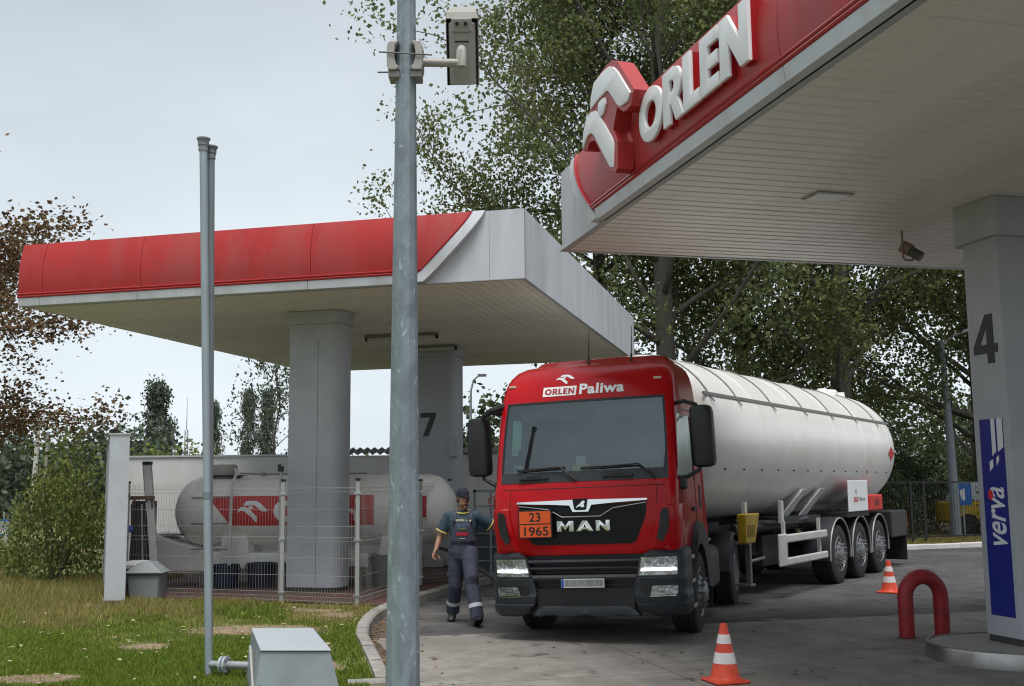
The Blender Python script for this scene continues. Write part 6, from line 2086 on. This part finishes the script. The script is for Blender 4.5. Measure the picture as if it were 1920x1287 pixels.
# ================================================================== vegetation and background
def leaf_mesh(name, pts, size, m, spread, per, flat=0.0, seed=1, asp=0.75):
    """pts: clump centres (n,3); each gets `per` leaves (kite-shaped quads) in a gaussian of `spread`"""
    r = np.random.default_rng(seed)
    pts = np.asarray(pts, float)
    n = len(pts) * per
    c = np.repeat(pts, per, axis=0) + r.normal(0, 1, (n, 3)) * np.asarray(spread)
    d = r.normal(0, 1, (n, 3)); d[:, 2] -= .35; d /= np.linalg.norm(d, axis=1)[:, None]
    e = r.normal(0, 1, (n, 3)); e -= (e * d).sum(1)[:, None] * d; e /= np.linalg.norm(e, axis=1)[:, None]
    s = size * r.uniform(.6, 1.25, n)[:, None]
    nn = np.cross(d, e)
    v = np.empty((n, 4, 3))
    v[:, 0] = c - d * s * .5
    v[:, 1] = c + e * s * asp * .5 + nn * s * .06
    v[:, 2] = c + d * s * .55
    v[:, 3] = c - e * s * asp * .5 + nn * s * .06
    me = bpy.data.meshes.new(name)
    me.vertices.add(n * 4); me.loops.add(n * 4); me.polygons.add(n)
    me.vertices.foreach_set('co', v.reshape(-1))
    me.loops.foreach_set('vertex_index', np.arange(n * 4, dtype=np.int32))
    me.polygons.foreach_set('loop_start', np.arange(0, n * 4, 4, dtype=np.int32))
    me.polygons.foreach_set('loop_total', np.full(n, 4, dtype=np.int32))
    me.update(calc_edges=True)
    me.materials.append(m)
    return me

M_BARK = mat('poplar_bark', (.10, .09, .075), .9, var=.3, vscale=4, bump=.6, bscale=12, stretch=(1, 1, .3))
M_LEAF = mat('poplar_leaf', (.155, .185, .075), .55, island=.42, spec=.15, transl=.42)
M_LEAF2 = mat('poplar_leaf_yellowish', (.165, .185, .07), .55, island=.45, spec=.15, transl=.42)
M_MAPLE = mat('maple_leaf_bronze', (.150, .098, .050), .6, island=.5, spec=.15, transl=.30)
M_BUSH = mat('bush_leaf', (.15, .18, .05), .6, island=.5, spec=.15, transl=.3)
M_FARLEAF = mat('far_tree_leaf', (.095, .12, .085), .7, island=.4, spec=.15, transl=.2)  # distance haze mixed into the leaf colour, greyer and paler
M_DKLEAF = mat('dark_hedge_leaf', (.06, .078, .04), .7, island=.4, spec=.15, transl=.2)

def limb_path(p, d, L, seg, rs, wob, lift):
    pts = [Vector(p)]
    d = Vector(d).normalized()
    for i in range(seg):
        d = (d + Vector((rs.uniform(-wob, wob), rs.uniform(-wob, wob), rs.uniform(-wob, wob) + lift))).normalized()
        pts.append(pts[-1] + d * (L / seg))
    return pts

def big_tree_meshes(seed, H, r0, lean, crown_lo, R, nlimb, leafm, per=85, spread=.52, leaf=.115, drop=0.0, pexp=.8, twig=8, extra=()):
    """trunk mesh + crown mesh; limbs spread between crown_lo and H, radius R at mid height"""
    rs = random.Random(seed)
    wood = MB()
    tr = [Vector((0, 0, -.1))]
    for i in range(1, 11):
        t = i / 10
        tr.append(Vector((lean[0] * t + rs.uniform(-.12, .12), lean[1] * t + rs.uniform(-.12, .12), H * t * .96)))
    wood.tube(tr, [r0 * (1 - .9 * (i / 10)) ** .8 * (1.25 if i == 0 else 1) for i in range(11)], 12)
    cl = []
    for q in range(nlimb + len(extra)):
        t = crown_lo + (1 - crown_lo) * (q + rs.random()) / nlimb * .97
        k_ = min(9, int(t * 10)); base = tr[k_].lerp(tr[k_ + 1], t * 10 - k_)
        az = q * 2.399 + rs.uniform(-.4, .4)
        rel = (t - crown_lo) / (1 - crown_lo)
        L = R * (.45 + .9 * math.sin(PI * min(1, .22 + rel * .78)) ** pexp) * rs.uniform(.7, 1.15)
        el = rs.uniform(.25, .65) + rel * .5 - drop
        if q >= nlimb:
            zt, az, el, L = extra[q - nlimb]
            t = zt / (H * .96)
            k_ = min(9, int(t * 10)); base = tr[k_].lerp(tr[k_ + 1], t * 10 - k_)
            rel = .2
        d = Vector((math.cos(az) * math.cos(el), math.sin(az) * math.cos(el), math.sin(el)))
        path = limb_path(base, d, L, 6, rs, .16, .05 - drop * .1)
        br = r0 * .34 * (1 - rel * .65)
        wood.tube(path, [max(.012, br * (1 - i / 6.4)) for i in range(7)], 6)
        for w in range(twig):
            tt = rs.uniform(.22, 1.0)
            kk = min(5, int(tt * 6)); pb = path[kk].lerp(path[kk + 1], tt * 6 - kk)
            dd = (path[kk + 1] - path[kk]).normalized() + Vector((rs.uniform(-1, 1), rs.uniform(-1, 1), rs.uniform(-.7, .8)))
            tp_ = limb_path(pb, dd, L * rs.uniform(.18, .36), 3, rs, .3, -.02)
            wood.tube(tp_, [.022, .016, .011, .006], 4, caps=False)
            for p in tp_[2:]:
                cl.append(p)
            if rs.random() < .3:
                cl.append(tp_[-1] + Vector((rs.uniform(-.5, .5), rs.uniform(-.5, .5), rs.uniform(-.5, .4))))
        cl.append(path[-1]); cl.append(path[-2])
    wm = bpy.data.meshes.new('trunk')
    wm.from_pydata([tuple(p) for p in wood.v], [], wood.f)
    wm.polygons.foreach_set('use_smooth', [True] * len(wm.polygons))
    wm.materials.append(M_BARK)
    lm = leaf_mesh('crown', cl, leaf, leafm, spread, per, seed=seed)
    return wm, lm

def plant(name, label, cat, meshes, loc, rz, scl=1.0, group=None, sz=None):
    t = thing(name, label, cat, loc, rz, group)
    t.scale = (scl, scl, sz or scl)
    for m_ in meshes:
        share('trunk' if m_.name.startswith('trunk') else 'crown', m_, t)
    return t

popA = big_tree_meshes(11, 22, .36, (.6, .3), .17, 6.3, 34, M_LEAF, per=84, spread=.37, leaf=.14)
popB = big_tree_meshes(23, 21, .34, (-.5, .4), .16, 5.6, 32, M_LEAF2, per=84, spread=.37, leaf=.14)
popC = big_tree_meshes(37, 17, .28, (.3, -.3), .10, 5.0, 34, M_LEAF, per=80, spread=.40, leaf=.15)
G_POP = 'poplars behind the trailer'
plant('poplar_tree', 'large poplar with thick forked trunk rising right behind the truck cab', 'tree', popA, (4.45, 32.0, .09), .6, 1.0, G_POP)
plant('poplar_tree', 'poplar with dark trunk behind the middle of the white trailer', 'tree', popB, (10.1, 33.5, .09), 2.1, 1.0, G_POP)
plant('poplar_tree', 'poplar directly left of the numbered column, behind the street lamp', 'tree', popA, (16.1, 35.6, .09), 3.7, .98, G_POP)
popD = big_tree_meshes(44, 21, .30, (-.6, 0.2), .36, 5.4, 30, M_LEAF2, per=72, spread=.36, leaf=.14, twig=9, extra=((8.6, 3.10, .10, 7.2), (9.6, 3.25, .16, 6.8), (8.0, 2.95, .08, 6.4), (10.8, 3.2, .2, 5.6)))
plant('poplar_tree', 'leaning poplar with crown spreading over the far canopy roof', 'tree', popD, (3.3, 36.0, .09), .0, 1.0, G_POP)
plant('poplar_tree', 'poplar hidden mostly by column four at the right edge', 'tree', popB, (19.5, 37.0, .09), 4.4, 1.0, G_POP)
plant('poplar_tree', 'dense dark poplar filling the back row behind the trailer tank', 'tree', popC, (8.2, 39.5, .09), 1.1, 1.1, G_POP)
plant('poplar_tree', 'dense poplar in the back row seen beside column four', 'tree', popC, (18.0, 42.5, .09), 5.2, 1.1, G_POP)

def bush_meshes(seed, R, H, m, n=120, per=90, spread=.22, leaf=.07, stems=7):
    rs = random.Random(seed)
    wood = MB()
    cl = []
    for i in range(stems):
        az = i * 2.4 + rs.random()
        d = Vector((math.cos(az) * .5, math.sin(az) * .5, 1))
        wood.tube(limb_path((rs.uniform(-.1, .1), rs.uniform(-.1, .1), -.05), d, H * rs.uniform(.7, 1.0), 5, rs, .18, .02), [.035, .028, .022, .015, .009, .004], 5)
    for i in range(n):
        a, q, z = rs.uniform(0, 2 * PI), math.sqrt(rs.random()), rs.random()
        rr = R * q * (.55 + .6 * math.sin(PI * min(1, .25 + z * .72)))
        cl.append((rr * math.cos(a), rr * math.sin(a), .1 + H * z * (1 - .25 * q * q) + rs.uniform(-.1, .1)))
    wm = bpy.data.meshes.new('trunk')
    wm.from_pydata([tuple(p) for p in wood.v], [], wood.f)
    wm.materials.append(M_BARK)
    return wm, leaf_mesh('crown', cl, leaf, m, spread, per, seed=seed)

bushA = bush_meshes(5, 1.5, 2.1, M_BUSH, n=120, per=62, spread=.22, leaf=.095)
bushB = bush_meshes(6, 1.9, 3.0, M_DKLEAF, n=150, per=80, spread=.3, leaf=.12)
plant('shrub', 'yellow-green leafy shrub just left of the white pillar', 'shrub', bushA, (-8.75, 21.2, .1), .3, .58, None, .95)
plant('shrub', 'yellow-green shrub at the left edge, in front of the concrete post', 'shrub', bushA, (-10.9, 22.0, .1), 1.9, .55, None, .42)
plant('shrub', 'low dark shrub in the bottom left undergrowth', 'shrub', bushB, (-11.2, 20.2, .1), .3, .5)
sap = bush_meshes(9, .95, 3.1, M_BUSH, n=46, per=34, spread=.22, leaf=.10, stems=4)
plant('sapling', 'thin-leaved sapling rising behind the white pillar top', 'sapling', sap, (-10.6, 26.2, .1), .4, 1.1)
for i, (x, y, s, lab) in enumerate(((5.2, 31.2, .85, 'dark undergrowth shrub behind the truck cab mirror'), (8.0, 32.6, .9, 'dark undergrowth shrub beneath the poplars, left of the trailer tail'), (11.0, 34.2, .75, 'dark undergrowth shrub behind the black fence at the trailer tail'), (13.4, 39.0, .85, 'dark undergrowth shrub behind the street lamp base'), (2.0, 30.4, .8, 'dark undergrowth shrub hidden behind the truck cab'), (17.0, 37.0, .9, 'dark undergrowth shrub seen beside column four'))):
    plant('shrub', lab, 'shrub', bushB, (x, y, .09), i * 1.3, s, 'undergrowth below the poplars')

# maple reaching in from the left
mpl = big_tree_meshes(52, 11.5, .26, (.2, .2), .30, 4.3, 30, M_MAPLE, per=85, spread=.33, leaf=.14, drop=.36, pexp=.35)
plant('maple_tree', 'maple with bronze autumn leaves reaching in at the left edge', 'tree', mpl, (-15.9, 26.0, .1), 1.0, .92, None, .74)

# columnar poplars far away
colm = []
for sd in (61, 62):
    rs = random.Random(sd)
    cl, wood = [], MB()
    wood.tube([(0, 0, 0), (.1, 0, 5), (0, .1, 10)], [.28, .18, .04], 7)
    for i in range(330):
        z = rs.uniform(1.2, 11)
        R = 1.55 * math.sin(PI * min(1, (z - .6) / 11.6)) ** .75 * (1 + .25 * math.sin(z * 2.1 + sd)) * math.sqrt(rs.random())
        a = rs.uniform(0, 6.28)
        cl.append((R * math.cos(a), R * math.sin(a), z))
    wm = bpy.data.meshes.new('trunk'); wm.from_pydata([tuple(p) for p in wood.v], [], wood.f); wm.materials.append(M_BARK)
    colm.append((wm, leaf_mesh('crown', cl, .26, M_FARLEAF, .30, 26, seed=sd)))
G_COL = 'columnar poplars far beyond the wall'
plant('columnar_poplar', 'broad dark columnar poplar beyond the wall, tallest of the far ones', 'tree', colm[0], (-29.2, 90, -2.0), 0, .80, G_COL, 1.13)
plant('columnar_poplar', 'narrow columnar poplar half hidden behind the vent pipes', 'tree', colm[1], (-24.6, 90, -1.5), 1, .42, G_COL, .93)
plant('columnar_poplar', 'left one of the slender pair of columnar poplars by the front column', 'tree', colm[1], (-21.75, 90, -1.5), 2, .40, G_COL, 1.02)
plant('columnar_poplar', 'right one of the slender pair of columnar poplars by the front column', 'tree', colm[0], (-20.2, 90, -1.5), 4, .44, G_COL, 1.02)

# thin bare-looking tree and small crowns above the wall
thin = big_tree_meshes(71, 7.0, .09, (.2, 0), .25, 2.2, 22, M_FARLEAF, per=5, spread=.35, leaf=.16, twig=7)
plant('thin_tree', 'sparse thin-twigged tree left of the front column, above the wall', 'tree', thin, (-9.8, 45.0, .1), .3, .95)
lowc = bush_meshes(73, 2.3, 3.9, M_BUSH, n=70, per=60, spread=.32, leaf=.17)
plant('small_tree', 'yellow-green treetop showing above the corrugated wall edge', 'tree', lowc, (-5.6, 40.0, .1), .3, .80)
plant('small_tree', 'low treetop above the wall at the foot of the far columnar poplar', 'tree', lowc, (-14.2, 46.0, .1), 1.3, .98)
plant('small_tree', 'dark conifer-like treetop between column seven and the truck mirror', 'tree', bushB, (-1.75, 36.0, .1), 2.3, 1.02)
# wooded bank on the far left: one mass
cl = []
rs = random.Random(81)
for i in range(900):
    x = rs.uniform(-46, -21); y = rs.uniform(62, 80)
    h = 4.6 + 1.4 * math.sin(x * .45) + .8 * math.sin(x * 1.3 + 2) - max(0, (x + 27) * .45)
    cl.append((x, y, rs.uniform(0, max(.6, h))))
wm = leaf_mesh('wooded_bank', cl, .42, M_FARLEAF, .7, 46, seed=81)
wd = bpy.data.objects.new('wooded_bank', wm); COL.objects.link(wd)
tag(wd, 'dark green wooded bank in the distance at the left edge', 'woodland', kind='stuff')
cl = []
for i in range(1000):
    x = rs.uniform(-2, 48); y = rs.uniform(52, 62)
    cl.append((x, y, rs.uniform(0, 5.5)))
wm = leaf_mesh('far_hedge', cl, .36, M_DKLEAF, .75, 40, seed=82)
wd = bpy.data.objects.new('far_hedge', wm); COL.objects.link(wd)
tag(wd, 'dark hedge belt in the distance behind the poplars', 'hedge', kind='stuff')

# ---- grass
def grass(name, n, fx, m, hmin, hmax, w, seed, z0=.10):
    r = np.random.default_rng(seed)
    p = fx(r, n)
    n = len(p)
    h = r.uniform(hmin, hmax, n) * p[:, 2]
    a = r.uniform(0, 2 * np.pi, n)
    lean = r.normal(0, .45, (n, 2)) * h[:, None]
    v = np.empty((n, 3, 3))
    ww = w * r.uniform(.6, 1.3, n)
    v[:, 0, 0] = p[:, 0] - np.cos(a) * ww; v[:, 0, 1] = p[:, 1] - np.sin(a) * ww; v[:, 0, 2] = z0
    v[:, 1, 0] = p[:, 0] + np.cos(a) * ww; v[:, 1, 1] = p[:, 1] + np.sin(a) * ww; v[:, 1, 2] = z0
    v[:, 2, 0] = p[:, 0] + lean[:, 0]; v[:, 2, 1] = p[:, 1] + lean[:, 1]; v[:, 2, 2] = z0 + h
    me = bpy.data.meshes.new(name)
    me.vertices.add(n * 3); me.loops.add(n * 3); me.polygons.add(n)
    me.vertices.foreach_set('co', v.reshape(-1))
    me.loops.foreach_set('vertex_index', np.arange(n * 3, dtype=np.int32))
    me.polygons.foreach_set('loop_start', np.arange(0, n * 3, 3, dtype=np.int32))
    me.polygons.foreach_set('loop_total', np.full(n, 3, dtype=np.int32))
    me.update(calc_edges=True)
    me.materials.append(m)
    o = bpy.data.objects.new(name, me); COL.objects.link(o)
    return o
def nz2(x, y, s):
    return np.sin(x * 1.7 * s + 1.3) * np.cos(y * 1.3 * s + .4) + .6 * np.sin(x * 3.9 * s + y * 2.7 * s + 2.0) + .4 * np.sin(x * 7.3 * s - y * 6.1 * s)
KX = np.array([p[1] for p in KLINE][::-1]); KV = np.array([p[0] for p in KLINE][::-1])
def kerb_x(y):
    return np.interp(y, KX, KV) - .16
def dirt_w(x, y):
    w = np.ones_like(x)
    for cx, cy, rx, ry, ro in DIRT:
        dx, dy = x - cx, y - cy
        a = (dx * np.cos(ro) + dy * np.sin(ro)) / (rx * 1.02); b = (-dx * np.sin(ro) + dy * np.cos(ro)) / (ry * 1.02)
        d = np.sqrt(a * a + b * b)
        w *= np.clip((d - .72) / .45, .035, 1)
    return w
def fence_y(x):
    return np.interp(x, [-6.6, -6.1, -5.8, -3.46, -2.26, -1.9], [20.0, 17.0, 17.3, 16.5, 15.95, 15.8])
def lawn_pts_fn(r, n):
    # denser near the camera
    y = 8.9 + (1 - np.sqrt(r.random(n))) * 8.6
    x = -1.0 - r.random(n) * (3.3 + (y - 9.0) * .68)
    ok = (x < kerb_x(y)) & (y < fence_y(x)) 
    x, y = x[ok], y[ok]
    k = dirt_w(x, y) * np.clip(.75 + .35 * nz2(x, y, .9), .15, 1)
    dry = np.clip((y - 13.2) / 2.5 + .25 * nz2(x, y, .8), 0, 1)
    keep = r.random(len(x)) < k * (1 - .8 * dry)
    x, y = x[keep], y[keep]
    return np.stack([x, y, 1 + .3 * nz2(x, y, 1.4) * .5], 1)
M_GRASS = mat('grass_green', (.145, .21, .03), .7, island=.45, spec=.15, transl=.25)
M_GRASSD = mat('grass_dry', (.27, .245, .085), .8, island=.45, spec=.15, transl=.2)
g1 = grass('grass', 210000, lawn_pts_fn, M_GRASS, .018, .055, .0055, 91)
tag(g1, 'short green lawn grass in front of the tank yard', 'grass', kind='stuff')
def dry_fn(r, n):
    y = 10.5 + r.random(n) * 8.5
    x = -1.9 - r.random(n) * (3.0 + (y - 9.0) * .75)
    ok = (x < kerb_x(y)) & (y < fence_y(x))
    x, y = x[ok], y[ok]
    dry = np.clip((y - 13.4) / 2.2 + .3 * nz2(x, y, .8), 0.03, 1) * dirt_w(x, y) ** .6
    keep = r.random(len(x)) < dry
    x, y = x[keep], y[keep]
    return np.stack([x, y, np.clip(1 + (y - 13) * .22 + .35 * nz2(x, y, 1.1) - np.clip((x + 5.5) * .25, -.6, .6), .5, 3.2)], 1)
g2 = grass('dry_grass', 120000, dry_fn, M_GRASSD, .03, .085, .005, 92)
tag(g2, 'longer dry straw-coloured grass along the fence and pillar foot', 'grass', kind='stuff')
def tall_fn(r, n):
    y = 17.2 + r.random(n) * 4.5
    x = -6.4 - r.random(n) * 7
    return np.stack([x, y, np.clip(1 + .4 * nz2(x, y, .7), .4, 1.8)], 1)
g3 = grass('tall_grass', 22000, tall_fn, M_GRASSD, .06, .20, .008, 93)
tag(g3, 'tall dry grass at the foot of the shrubs on the left', 'grass', kind='stuff')
def green_fn(r, n):
    y = 14.5 + r.random(n) * 5; x = -3 - r.random(n) * 8
    ok = y < fence_y(x)
    x, y = x[ok], y[ok]
    keep = nz2(x, y, .9) > .35
    return np.stack([x[keep], y[keep], np.ones(keep.sum())], 1)
g4 = grass('grass_tuft', 60000, green_fn, M_GRASS, .04, .11, .006, 94)
tag(g4, 'green grass tufts among the dry grass before the fence', 'grass', kind='stuff')
def verge_fn(r, n):
    t = r.random(n); d = r.random(n) * 2.5
    x = 7 + t * 14; y = 29.9 + (x - 11) * .428 + .25 + d
    return np.stack([x, y, np.ones(n)], 1)
g5 = grass('verge_grass', 14000, verge_fn, M_GRASSD, .04, .14, .012, 95, .09)
tag(g5, 'dry yellow verge grass behind the white kerb on the right', 'grass', kind='stuff')
# ---- fallen leaves
r = np.random.default_rng(33)
def flat_leaves(name, xy, z, size, m, seed):
    rr = np.random.default_rng(seed)
    n = len(xy)
    a = rr.uniform(0, 6.28, n); s = size * rr.uniform(.5, 1.3, n)
    v = np.empty((n, 4, 3))
    for i, (da, q) in enumerate(((0, 1), (1.5, .55), (3.14, .9), (4.7, .6))):
        v[:, i, 0] = xy[:, 0] + np.cos(a + da) * s * q
        v[:, i, 1] = xy[:, 1] + np.sin(a + da) * s * q
        v[:, i, 2] = z + rr.uniform(.002, .022, n)
    me = bpy.data.meshes.new(name)
    me.from_pydata(v.reshape(-1, 3).tolist(), [], [tuple(range(i * 4, i * 4 + 4)) for i in range(n)])
    me.materials.append(m)
    o = bpy.data.objects.new(name, me); COL.objects.link(o)
    return o
xy = np.stack([-1.9 - r.random(170) * 6, 9.8 + r.random(170) * 6.5], 1)
xy = xy[xy[:, 0] < kerb_x(xy[:, 1])]
M_FALLEN = mat('fallen_leaf_pale', (.50, .45, .27), .8, island=.4)
tag(flat_leaves('fallen_leaves', xy, .125, .036, M_FALLEN, 5), 'pale fallen leaves scattered over the lawn', 'leaves', kind='stuff')
xy = np.stack([-1.75 + r.random(140) * .75, 10.8 + r.random(140) * 4.5], 1)
xy[:, 0] = np.interp(xy[:, 1], KX, KV) + .02 + r.random(140) ** 2 * .6
tag(flat_leaves('gutter_leaves', xy, .006, .035, mat('fallen_leaf_brown', (.16, .10, .05), .8, island=.5), 6), 'brown fallen leaves gathered in the gutter along the kerb', 'leaves', kind='stuff')
xy = np.stack([-1.3 + r.random(46) * 6.5, 9.6 + r.random(46) * 4.5], 1)
tag(flat_leaves('forecourt_litter', xy, .012, .03, mat('litter_dark', (.06, .05, .04), .9, island=.6), 7), 'few dark scraps and leaves on the concrete forecourt', 'leaves', kind='stuff')

# ================================================================== small distant things
# concrete poles at the left
for (x, y, h, r_, lab) in ((-19.62, 45.0, 4.6, .10, 'white concrete pole at far left, taller of the two'), (-19.30, 45.2, 4.1, .07, 'grey concrete pole at far left, shorter of the two')):
    t = thing('utility_pole', lab, 'pole', (x, y, .1), 0, 'concrete poles at the left')
    MB().tube([(-.02, 0, -.1), (.12, 0, h)], [r_ * 1.15, r_ * .9], 8).build('shaft', mat('pale_concrete', (.50, .50, .48), .8, var=.15) if r_ > .08 else M_KERB, t, smooth=True)
# pedestrian crossing sign
sg_ = thing('road_sign', 'blue square pedestrian crossing sign at the left edge', 'sign', (-18.45, 40, .1))
MB().tube([(0, .03, -1.2), (0, .03, .95)], .03, 8).build('post', M_GALV, sg_, smooth=True)
pn = MB().box(-.30, .30, -.02, .0, .10, .70).build('sign_panel', mat('sign_blue', (.01, .12, .42), .5), sg_, bevel=.01)
MB().prism([(-.22, .17), (.22, .17), (0, .62)], lambda a, b, c: (a, c, b), -.026, -.0215).build('sign_triangle', mat('sign_white', (.7, .7, .7), .5), pn)
MB().box(-.02, .02, -.031, -.0265, .34, .46).bar((0, -.029, .35), (-.07, -.029, .22), .004, .03).bar((0, -.029, .35), (.07, -.029, .22), .004, .03).bar((0, -.029, .44), (.07, -.029, .36), .004, .02).bar((0, -.029, .44), (-.07, -.029, .36), .004, .02).prism(ell(0, .50, .03, .03, 10), lambda a, b, c: (a, c, b), -.031, -.0265).build('sign_figure', M_BLACK, pn)
rl = thing('road_rail', 'grey guard rail beside the road at the left edge', 'rail', (-17.0, 36.0, .1))
MB().bar((-4, 2, .55), (1.5, -1.2, .62), .05, .28).build('beam', mat('rail_grey', (.34, .34, .33), .6, metal=.3), rl)
for q in (0.1, .5, .9):
    p = Vector((-4, 2, 0)).lerp(Vector((1.5, -1.2, 0)), q)
    MB().box(p.x - .05, p.x + .05, p.y - .05, p.y + .05, -.1, .6).build('post', M_GALV, rl)
# radio mast far off
ms = thing('radio_mast', 'thin grey radio mast in the distance between columnar poplars', 'mast', (-59.6, 200, 0))
MB().tube([(-.25, 0, 0), (-.25, 0, 12.5)], .10, 5).tube([(.25, 0, 0), (.25, 0, 12.5)], .10, 5).build('lattice_leg', mat('mast_grey', (.25, .26, .28), .6), ms)
k = MB().tube([(0, 0, 12.5), (0, 0, 18.5)], [.09, .03], 5)
for i in range(9):
    k.tube([(-.25, 0, 1 + i * 1.3), (.25, 0, 2.2 + i * 1.3)], .04, 4)
k.build('lattice_brace', mat('mast_grey', (.25, .26, .28), .6), ms)
# street lamp with curved arm above the wall
sl = thing('street_lamp', 'slim street lamp with curved arm seen above the yard wall', 'lamp', (-1.75, 45, .1))
MB().tube([(0, 0, 0), (0.02, 0, 4.5), (.03, 0, 5.6), (.14, 0, 6.05), (.34, 0, 6.22)], [.07, .055, .045, .04, .035], 8).build('lamp_post', M_GALV, sl, smooth=True)
MB().loft([[Vector((x, y * w, z)) for y, z in ((-.1, 6.2), (.1, 6.2), (.07, 6.30), (-.07, 6.30))] for x, w in ((.32, .8), (.5, 1.1), (.68, .7))]).build('lamp_head', mat('lamp_head_dark', (.10, .10, .11), .5), sl)
# street lamp on the right
s2 = thing('street_lamp', 'grey street lamp beside the black fence, left of column four', 'lamp', (13.95, 35.0, .09))
MB().tube([(0.02, 0, -.1), (0, 0, 3), (-.10, 0, 6.2)], [.175, .13, .085], 10).build('lamp_post', mat('lamp_post_grey', (.20, .225, .24), .55, metal=.2, var=.1), s2, smooth=True)
MB().tube([(-.10, 0, 6.1), (.25, -.05, 6.35), (.55, -.1, 6.46)], [.05, .04, .035], 8).build('lamp_arm', M_GALV, s2, smooth=True)
MB().hexa([(.5, -.2, 6.42), (.95, -.2, 6.58), (.95, 0, 6.58), (.5, 0, 6.42), (.5, -.17, 6.52), (.95, -.17, 6.68), (.95, -.03, 6.68), (.5, -.03, 6.52)]).build('lamp_head', mat('lamp_head_pale', (.5, .51, .52), .5), s2)
# black bar fence on the right
bf = thing('bar_fence', 'black metal fence behind the trailer tail on the right', 'fence', (11.3, 31.0, .09))
M_BF = mat('fence_black', (.014, .014, .014), .6)
DF = Vector((.919, .394, 0))
for q in (-2.6, -.2, .28, 2.9, 5.4, 7.9):
    p = DF * q
    MB().box(p.x - .028, p.x + .028, p.y - .028, p.y + .028, -.05, 1.78).build('post', M_BF, bf)
for z in (.18, 1.70):
    MB().bar(DF * -2.6 + Vector((0, 0, z)), DF * 7.9 + Vector((0, 0, z)), .03, .04).build('rail', M_BF, bf)
k = MB()
for i in range(100):
    p = DF * (-2.6 + i * .105)
    k.bar(p + Vector((0, 0, .2)), p + Vector((0, 0, 1.68)), .008, .008, (0, 1, 0))
k.build('mesh_infill', mat('fence_wire_dark', (.02, .02, .02), .6), bf, fix=False)
# things beyond the fence
b1 = thing('parked_van', 'yellow and white van glimpsed beyond the black fence', 'van', (15.35, 37.2, .09))
MB().box(-.9, 1.6, -.8, .8, .35, 1.05).build('body', mat('van_yellow', (.60, .40, .03), .5), b1, bevel=.08)
MB().hexa([(-.6, -.75, 1.05), (1.5, -.75, 1.05), (1.5, .75, 1.05), (-.6, .75, 1.05), (-.2, -.65, 1.7), (1.4, -.65, 1.7), (1.4, .65, 1.7), (-.2, .65, 1.7)]).build('cabin', mat('van_white', (.6, .62, .62), .4), b1, bevel=.06)
for xx in (-.4, 1.1):
    MB().lathe([(.33, -.1), (.33, .1)], 16, lambda x, y, z, q=xx: (x + q, z - .72, y + .33)).build('wheel', M_RUBBER, b1)
bs = thing('road_sign', 'small blue sign on a post beyond the black fence on the right', 'sign', (14.65, 36.0, .09))
MB().tube([(0, .03, 0), (0, .03, 1.7)], .03, 6).build('post', M_GALV, bs)
p_ = MB().box(-.28, .28, -.02, 0, .95, 1.65).build('sign_panel', mat('sign_blue', (.01, .12, .42), .5), bs)
MB().prism([(-.05, 1.1), (.06, 1.1), (.06, 1.5), (-.12, 1.4)], lambda a, b, c: (a, c, b), -.026, -.0205).build('sign_mark', mat('sign_white', (.7, .7, .7), .5), p_)
bh = thing('low_building', 'low pale building glimpsed far behind the black fence', 'building', (22, 60, .09))
MB().box(-6, 8, 0, 6, 0, 2.6).build('wall', mat('pale_wall', (.5, .5, .5), .8, var=.1), bh)
MB().hexa([(-6.3, -.3, 2.6), (8.3, -.3, 2.6), (8.3, 6.3, 2.6), (-6.3, 6.3, 2.6), (-6.3, 2.9, 3.8), (8.3, 2.9, 3.8), (8.3, 3.1, 3.8), (-6.3, 3.1, 3.8)]).build('roof', mat('grey_roof', (.2, .2, .21), .8), bh)
for xx in (-4, -1, 2, 5):
    w_ = MB().box(xx, xx + 1.2, -.03, .0, 1.0, 2.1).build('window', mat('dark_pane', (.03, .035, .04), .2), bh)
